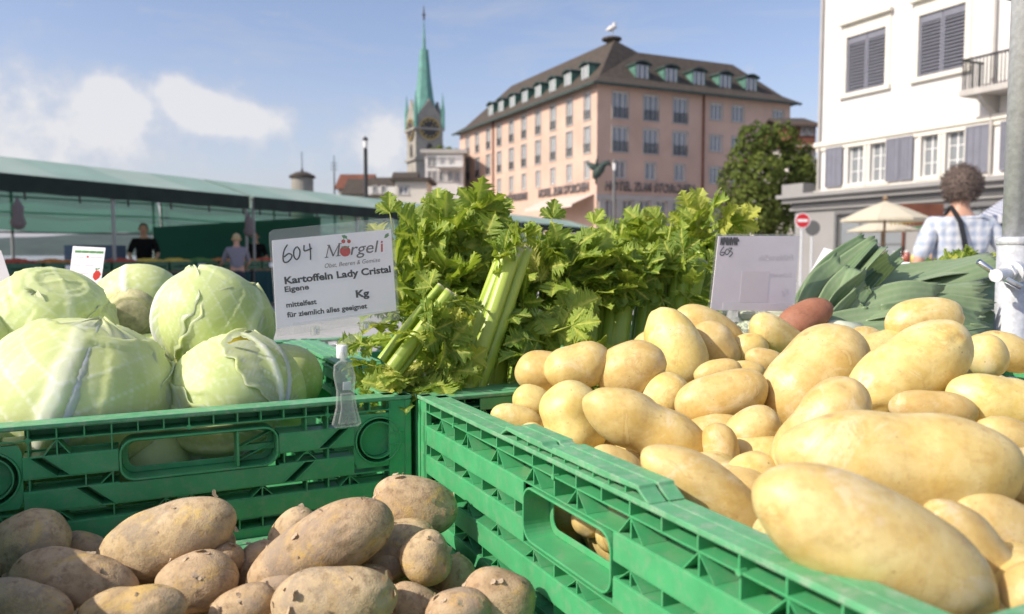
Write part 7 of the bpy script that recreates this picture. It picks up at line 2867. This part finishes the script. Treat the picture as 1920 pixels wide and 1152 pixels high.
def person(loc, rz, label, shirt, hair, height=1.72, arms=None, hair_r=.0, sleeves='short', trousers='trousers'):
    """standing figure, facing -Y in its own frame; arms: elbow and hand offsets for left and right"""
    k = height / 1.75
    T = thing('person', label, 'person', loc, rz)
    T.scale = (k, k, k)
    arms = arms or {-1: ((-.27, .02, 1.13), (-.30, -.06, .88)), 1: ((.27, .02, 1.13), (.30, -.06, .88))}
    J = [((0, 0, .95), (.15, .11)), ((0, 0, 1.15), (.135, .10)), ((0, .01, 1.35), (.16, .11)), ((0, .02, 1.46), (.09, .07)), ((0, .005, 1.53), .052), ((0, -.015, 1.60), (.072, .085)), ((0, -.015, 1.69), (.076, .092)), ((0, -.005, 1.735), (.05, .06))]
    Ed = [(i, i + 1) for i in range(7)]
    # nose and chin
    J.append(((0, -.105, 1.635), .012))
    Ed.append((5, 8))
    for s in (-1, 1):
        b = len(J)
        el, hd = arms[s]
        J += [((s * .185, .01, 1.41), .055), (el, .04), (hd, .028)]
        Ed += [(2, b), (b, b + 1), (b + 1, b + 2)]
        hv = (Vector(hd) - Vector(el)).normalized()
        pb_ = len(J)
        palm = Vector(hd) + hv * .055
        J.append((tuple(palm), (.032, .018)))
        Ed.append((b + 2, pb_))
        side_ = hv.cross(Vector((0, 1, 0.2))).normalized()
        for f_ in range(4):
            p1 = palm + side_ * (-.027 + .018 * f_) + hv * .035
            p2 = p1 + hv * (.03 + .006 * (f_ in (1, 2))) + Vector((0, -.012, 0))
            c0 = len(J)
            J += [(tuple(p1), .009), (tuple(p2), .0075)]
            Ed += [(pb_, c0), (c0, c0 + 1)]
        c0 = len(J)
        J += [(tuple(Vector(hd) + hv * .04 + side_ * -.045 * s), .010), (tuple(Vector(hd) + hv * .075 + side_ * -.06 * s), .008)]
        Ed += [(b + 2, c0), (c0, c0 + 1)]
    for s in (-1, 1):
        b = len(J)
        J += [((s * .095, 0, .86), .085), ((s * .105, -.01, .48), .055), ((s * .11, .02, .09), .04), ((s * .12, -.12, .03), (.04, .03))]
        Ed += [(0, b), (b, b + 1), (b + 1, b + 2), (b + 2, b + 3)]
    skinned('body', J, Ed, M['skin'], T)
    # clothes follow the same joints, a little wider
    J = [((0, 0, .93), (.178, .135)), ((0, 0, 1.15), (.162, .125)), ((0, .01, 1.35), (.185, .132)), ((0, .02, 1.455), (.10, .085))]
    Ed = [(0, 1), (1, 2), (2, 3)]
    for s in (-1, 1):
        b = len(J)
        el, hd = arms[s]
        e = Vector(el) if sleeves == 'short' else Vector(hd)
        J += [((s * .185, .012, 1.405), .073), (tuple(Vector((s * .185, .01, 1.41)).lerp(Vector(el), .55)), .066), (tuple(Vector((s * .185, .01, 1.41)).lerp(Vector(el), .97)), .06)]
        Ed += [(2, b), (b, b + 1), (b + 1, b + 2)]
        if sleeves == 'long':
            J.append((tuple(Vector(el).lerp(Vector(hd), .9)), .042))
            Ed.append((b + 2, b + 3))
    skinned('shirt', J, Ed, shirt, T)
    J = [((0, 0, .98), (.165, .125)), ((0, 0, .9), (.17, .13))]
    Ed = [(0, 1)]
    for s in (-1, 1):
        b = len(J)
        J += [((s * .1, 0, .78), .098), ((s * .108, -.01, .46), .074), ((s * .112, .02, .07), .06)]
        Ed += [(1, b), (b, b + 1), (b + 1, b + 2)]
    skinned('trousers', J, Ed, M[trousers], T)
    # hair: a cap, bushy when hair_r is given
    rng = np.random.default_rng(int(abs(loc[0]) * 100) + 3)
    d = ICO4_V
    base = np.array([.088, .105, .10]) * (1 + hair_r)
    nz_ = .07 * fnoise(d, rng, 9.0) + (.10 * fnoise(d, rng, 20.0, 14) + .08 * fnoise(d, rng, 34.0, 14) if hair_r > .2 else .0)
    p = d * base * (1 + nz_)[:, None]
    # keep the face free
    face = (p[:, 1] < -.045) & (p[:, 2] < .05)
    p[face, 1] = -.045 + (p[face, 1] + .045) * .15
    p[:, 2] = np.maximum(p[:, 2], -.085 - .25 * hair_r * .2)
    p += np.array([0, .008, 1.675 + .02 * hair_r])
    hb = MB()
    hb.add(p.tolist(), ICO4_F)
    if hair_r > .2:                      # loose curls all round
        for _ in range(1500):
            i = rng.integers(len(p))
            q, n_ = Vector(p[i]), Vector(d[i])
            if q.y < -.05 and q.z < 1.70:
                continue
            a = n_.orthogonal().normalized()
            a.rotate(Matrix.Rotation(rng.random() * 6.28, 3, n_))
            b2 = n_.cross(a) * .0022
            l_ = .012 + .022 * rng.random()
            c0, c1_, c2_ = q - n_ * .004, q + n_ * l_ * .7 + a * l_ * .35, q + n_ * l_ * (.5 + .4 * rng.random()) + a * l_ * 1.0
            hb.add([c0 - b2, c0 + b2, c1_ + b2, c1_ - b2, c2_ + b2 * .5, c2_ - b2 * .5], [(0, 1, 2, 3), (3, 2, 4, 5)])
    put('hair', hb.mesh('hair', hair, False), T, local=True)
    for s in (-1, 1):
        mb = MB()
        mb.lathe([(.004, -.03), (.014, -.02), (.018, 0), (.014, .022), (.004, .03)], (s * .088, -.005, 1.635), n=8)
        mb.build('ear', M['skin'], T, smooth=True, local=True)
        mb = MB()
        mb.lathe([(.002, -.009), (.009, -.004), (.009, .004), (.002, .009)], (s * .032, -.092, 1.655), n=8)
        mb.build('eye', M['interior'], T, smooth=True, local=True)
    mb = MB()
    mb.obox((0, -.094, 1.595), (.024, 0, 0), (0, .004, 0), (0, 0, .004))
    mb.build('mouth', M['sign_red'], T, local=True)
    return T


# the man in the plaid shirt walks away from us
pm = at(1800, 400, 5.3)
man = person((pm.x + .0, pm.y, 0), RAD(180 - 6), 'person with bushy grey hair in a blue and white plaid shirt, seen from behind', M['plaid_blue'], M['hair_grey'], height=1.64, hair_r=.34,
             arms={1: ((.285, .03, 1.14), (.26, -.10, .93)), -1: ((-.335, .06, 1.16), (-.22, -.14, 1.05))})
mb = MB()
pts = [(.06, -.10, 1.47), (.07, .02, 1.535), (.05, .13, 1.42), (.03, .15, 1.3), (0.0, .145, 1.1), (-.03, .15, .95)]
for a_, b_ in zip(pts[:-1], pts[1:]):
    mb.bar(a_, b_, .035, .006, up=(0, 1, .2))
mb.build('bag_strap', M['dark_metal'], man, local=True)
M['grey_cloth'] = mat('grey_strap', (.10, .10, .11), .8)
# stall keeper in black and the customers
q = sp(4.0, 1.55, 0)
person((q.x, q.y, 0), RAD(20), 'person in black behind the far stall counter, head bent over the fruit', M['black_cloth'], M['hair_dark'], height=1.74, sleeves='short',
       arms={-1: ((-.27, -.10, 1.14), (-.2, -.32, .98)), 1: ((.27, -.10, 1.14), (.2, -.32, .98))})
q = sp(4.35, -.55, 0)
person((q.x, q.y, 0), RAD(205), 'blond person in a pale checked shirt at the far stall, seen from behind', M['plaid_pink'], M['hair_blond'], height=1.52, arms={-1: ((-.27, -.1, 1.12), (-.22, -.3, .98)), 1: ((.28, -.12, 1.13), (.36, -.34, 1.02))})
q = sp(7.4, 1.7, 0)
person((q.x, q.y, 0), RAD(10), 'person with dark hair in the second stall, half hidden by the written card', M['black_cloth'], M['hair_dark'], height=1.66)

# ================================================================== haze in the air
def haze_box():
    m = bpy.data.materials.new('thin_haze')
    m.use_nodes = True
    nt = m.node_tree
    nt.nodes.remove(nt.nodes['Principled BSDF'])
    v = nd(nt, 'ShaderNodeVolumePrincipled', ins={'Color': (.80, .87, 1.0, 1), 'Density': 0.00008, 'Anisotropy': 0.2})
    nt.links.new(v.outputs[0], nt.nodes['Material Output'].inputs['Volume'])
    mb = MB()
    mb.box(-5100, 5100, -5100, 5100, -1.5, 95)
    o = mb.build('haze', m)
    o.display_type = 'WIRE'
    tag(o, kind='stuff')


haze_box()
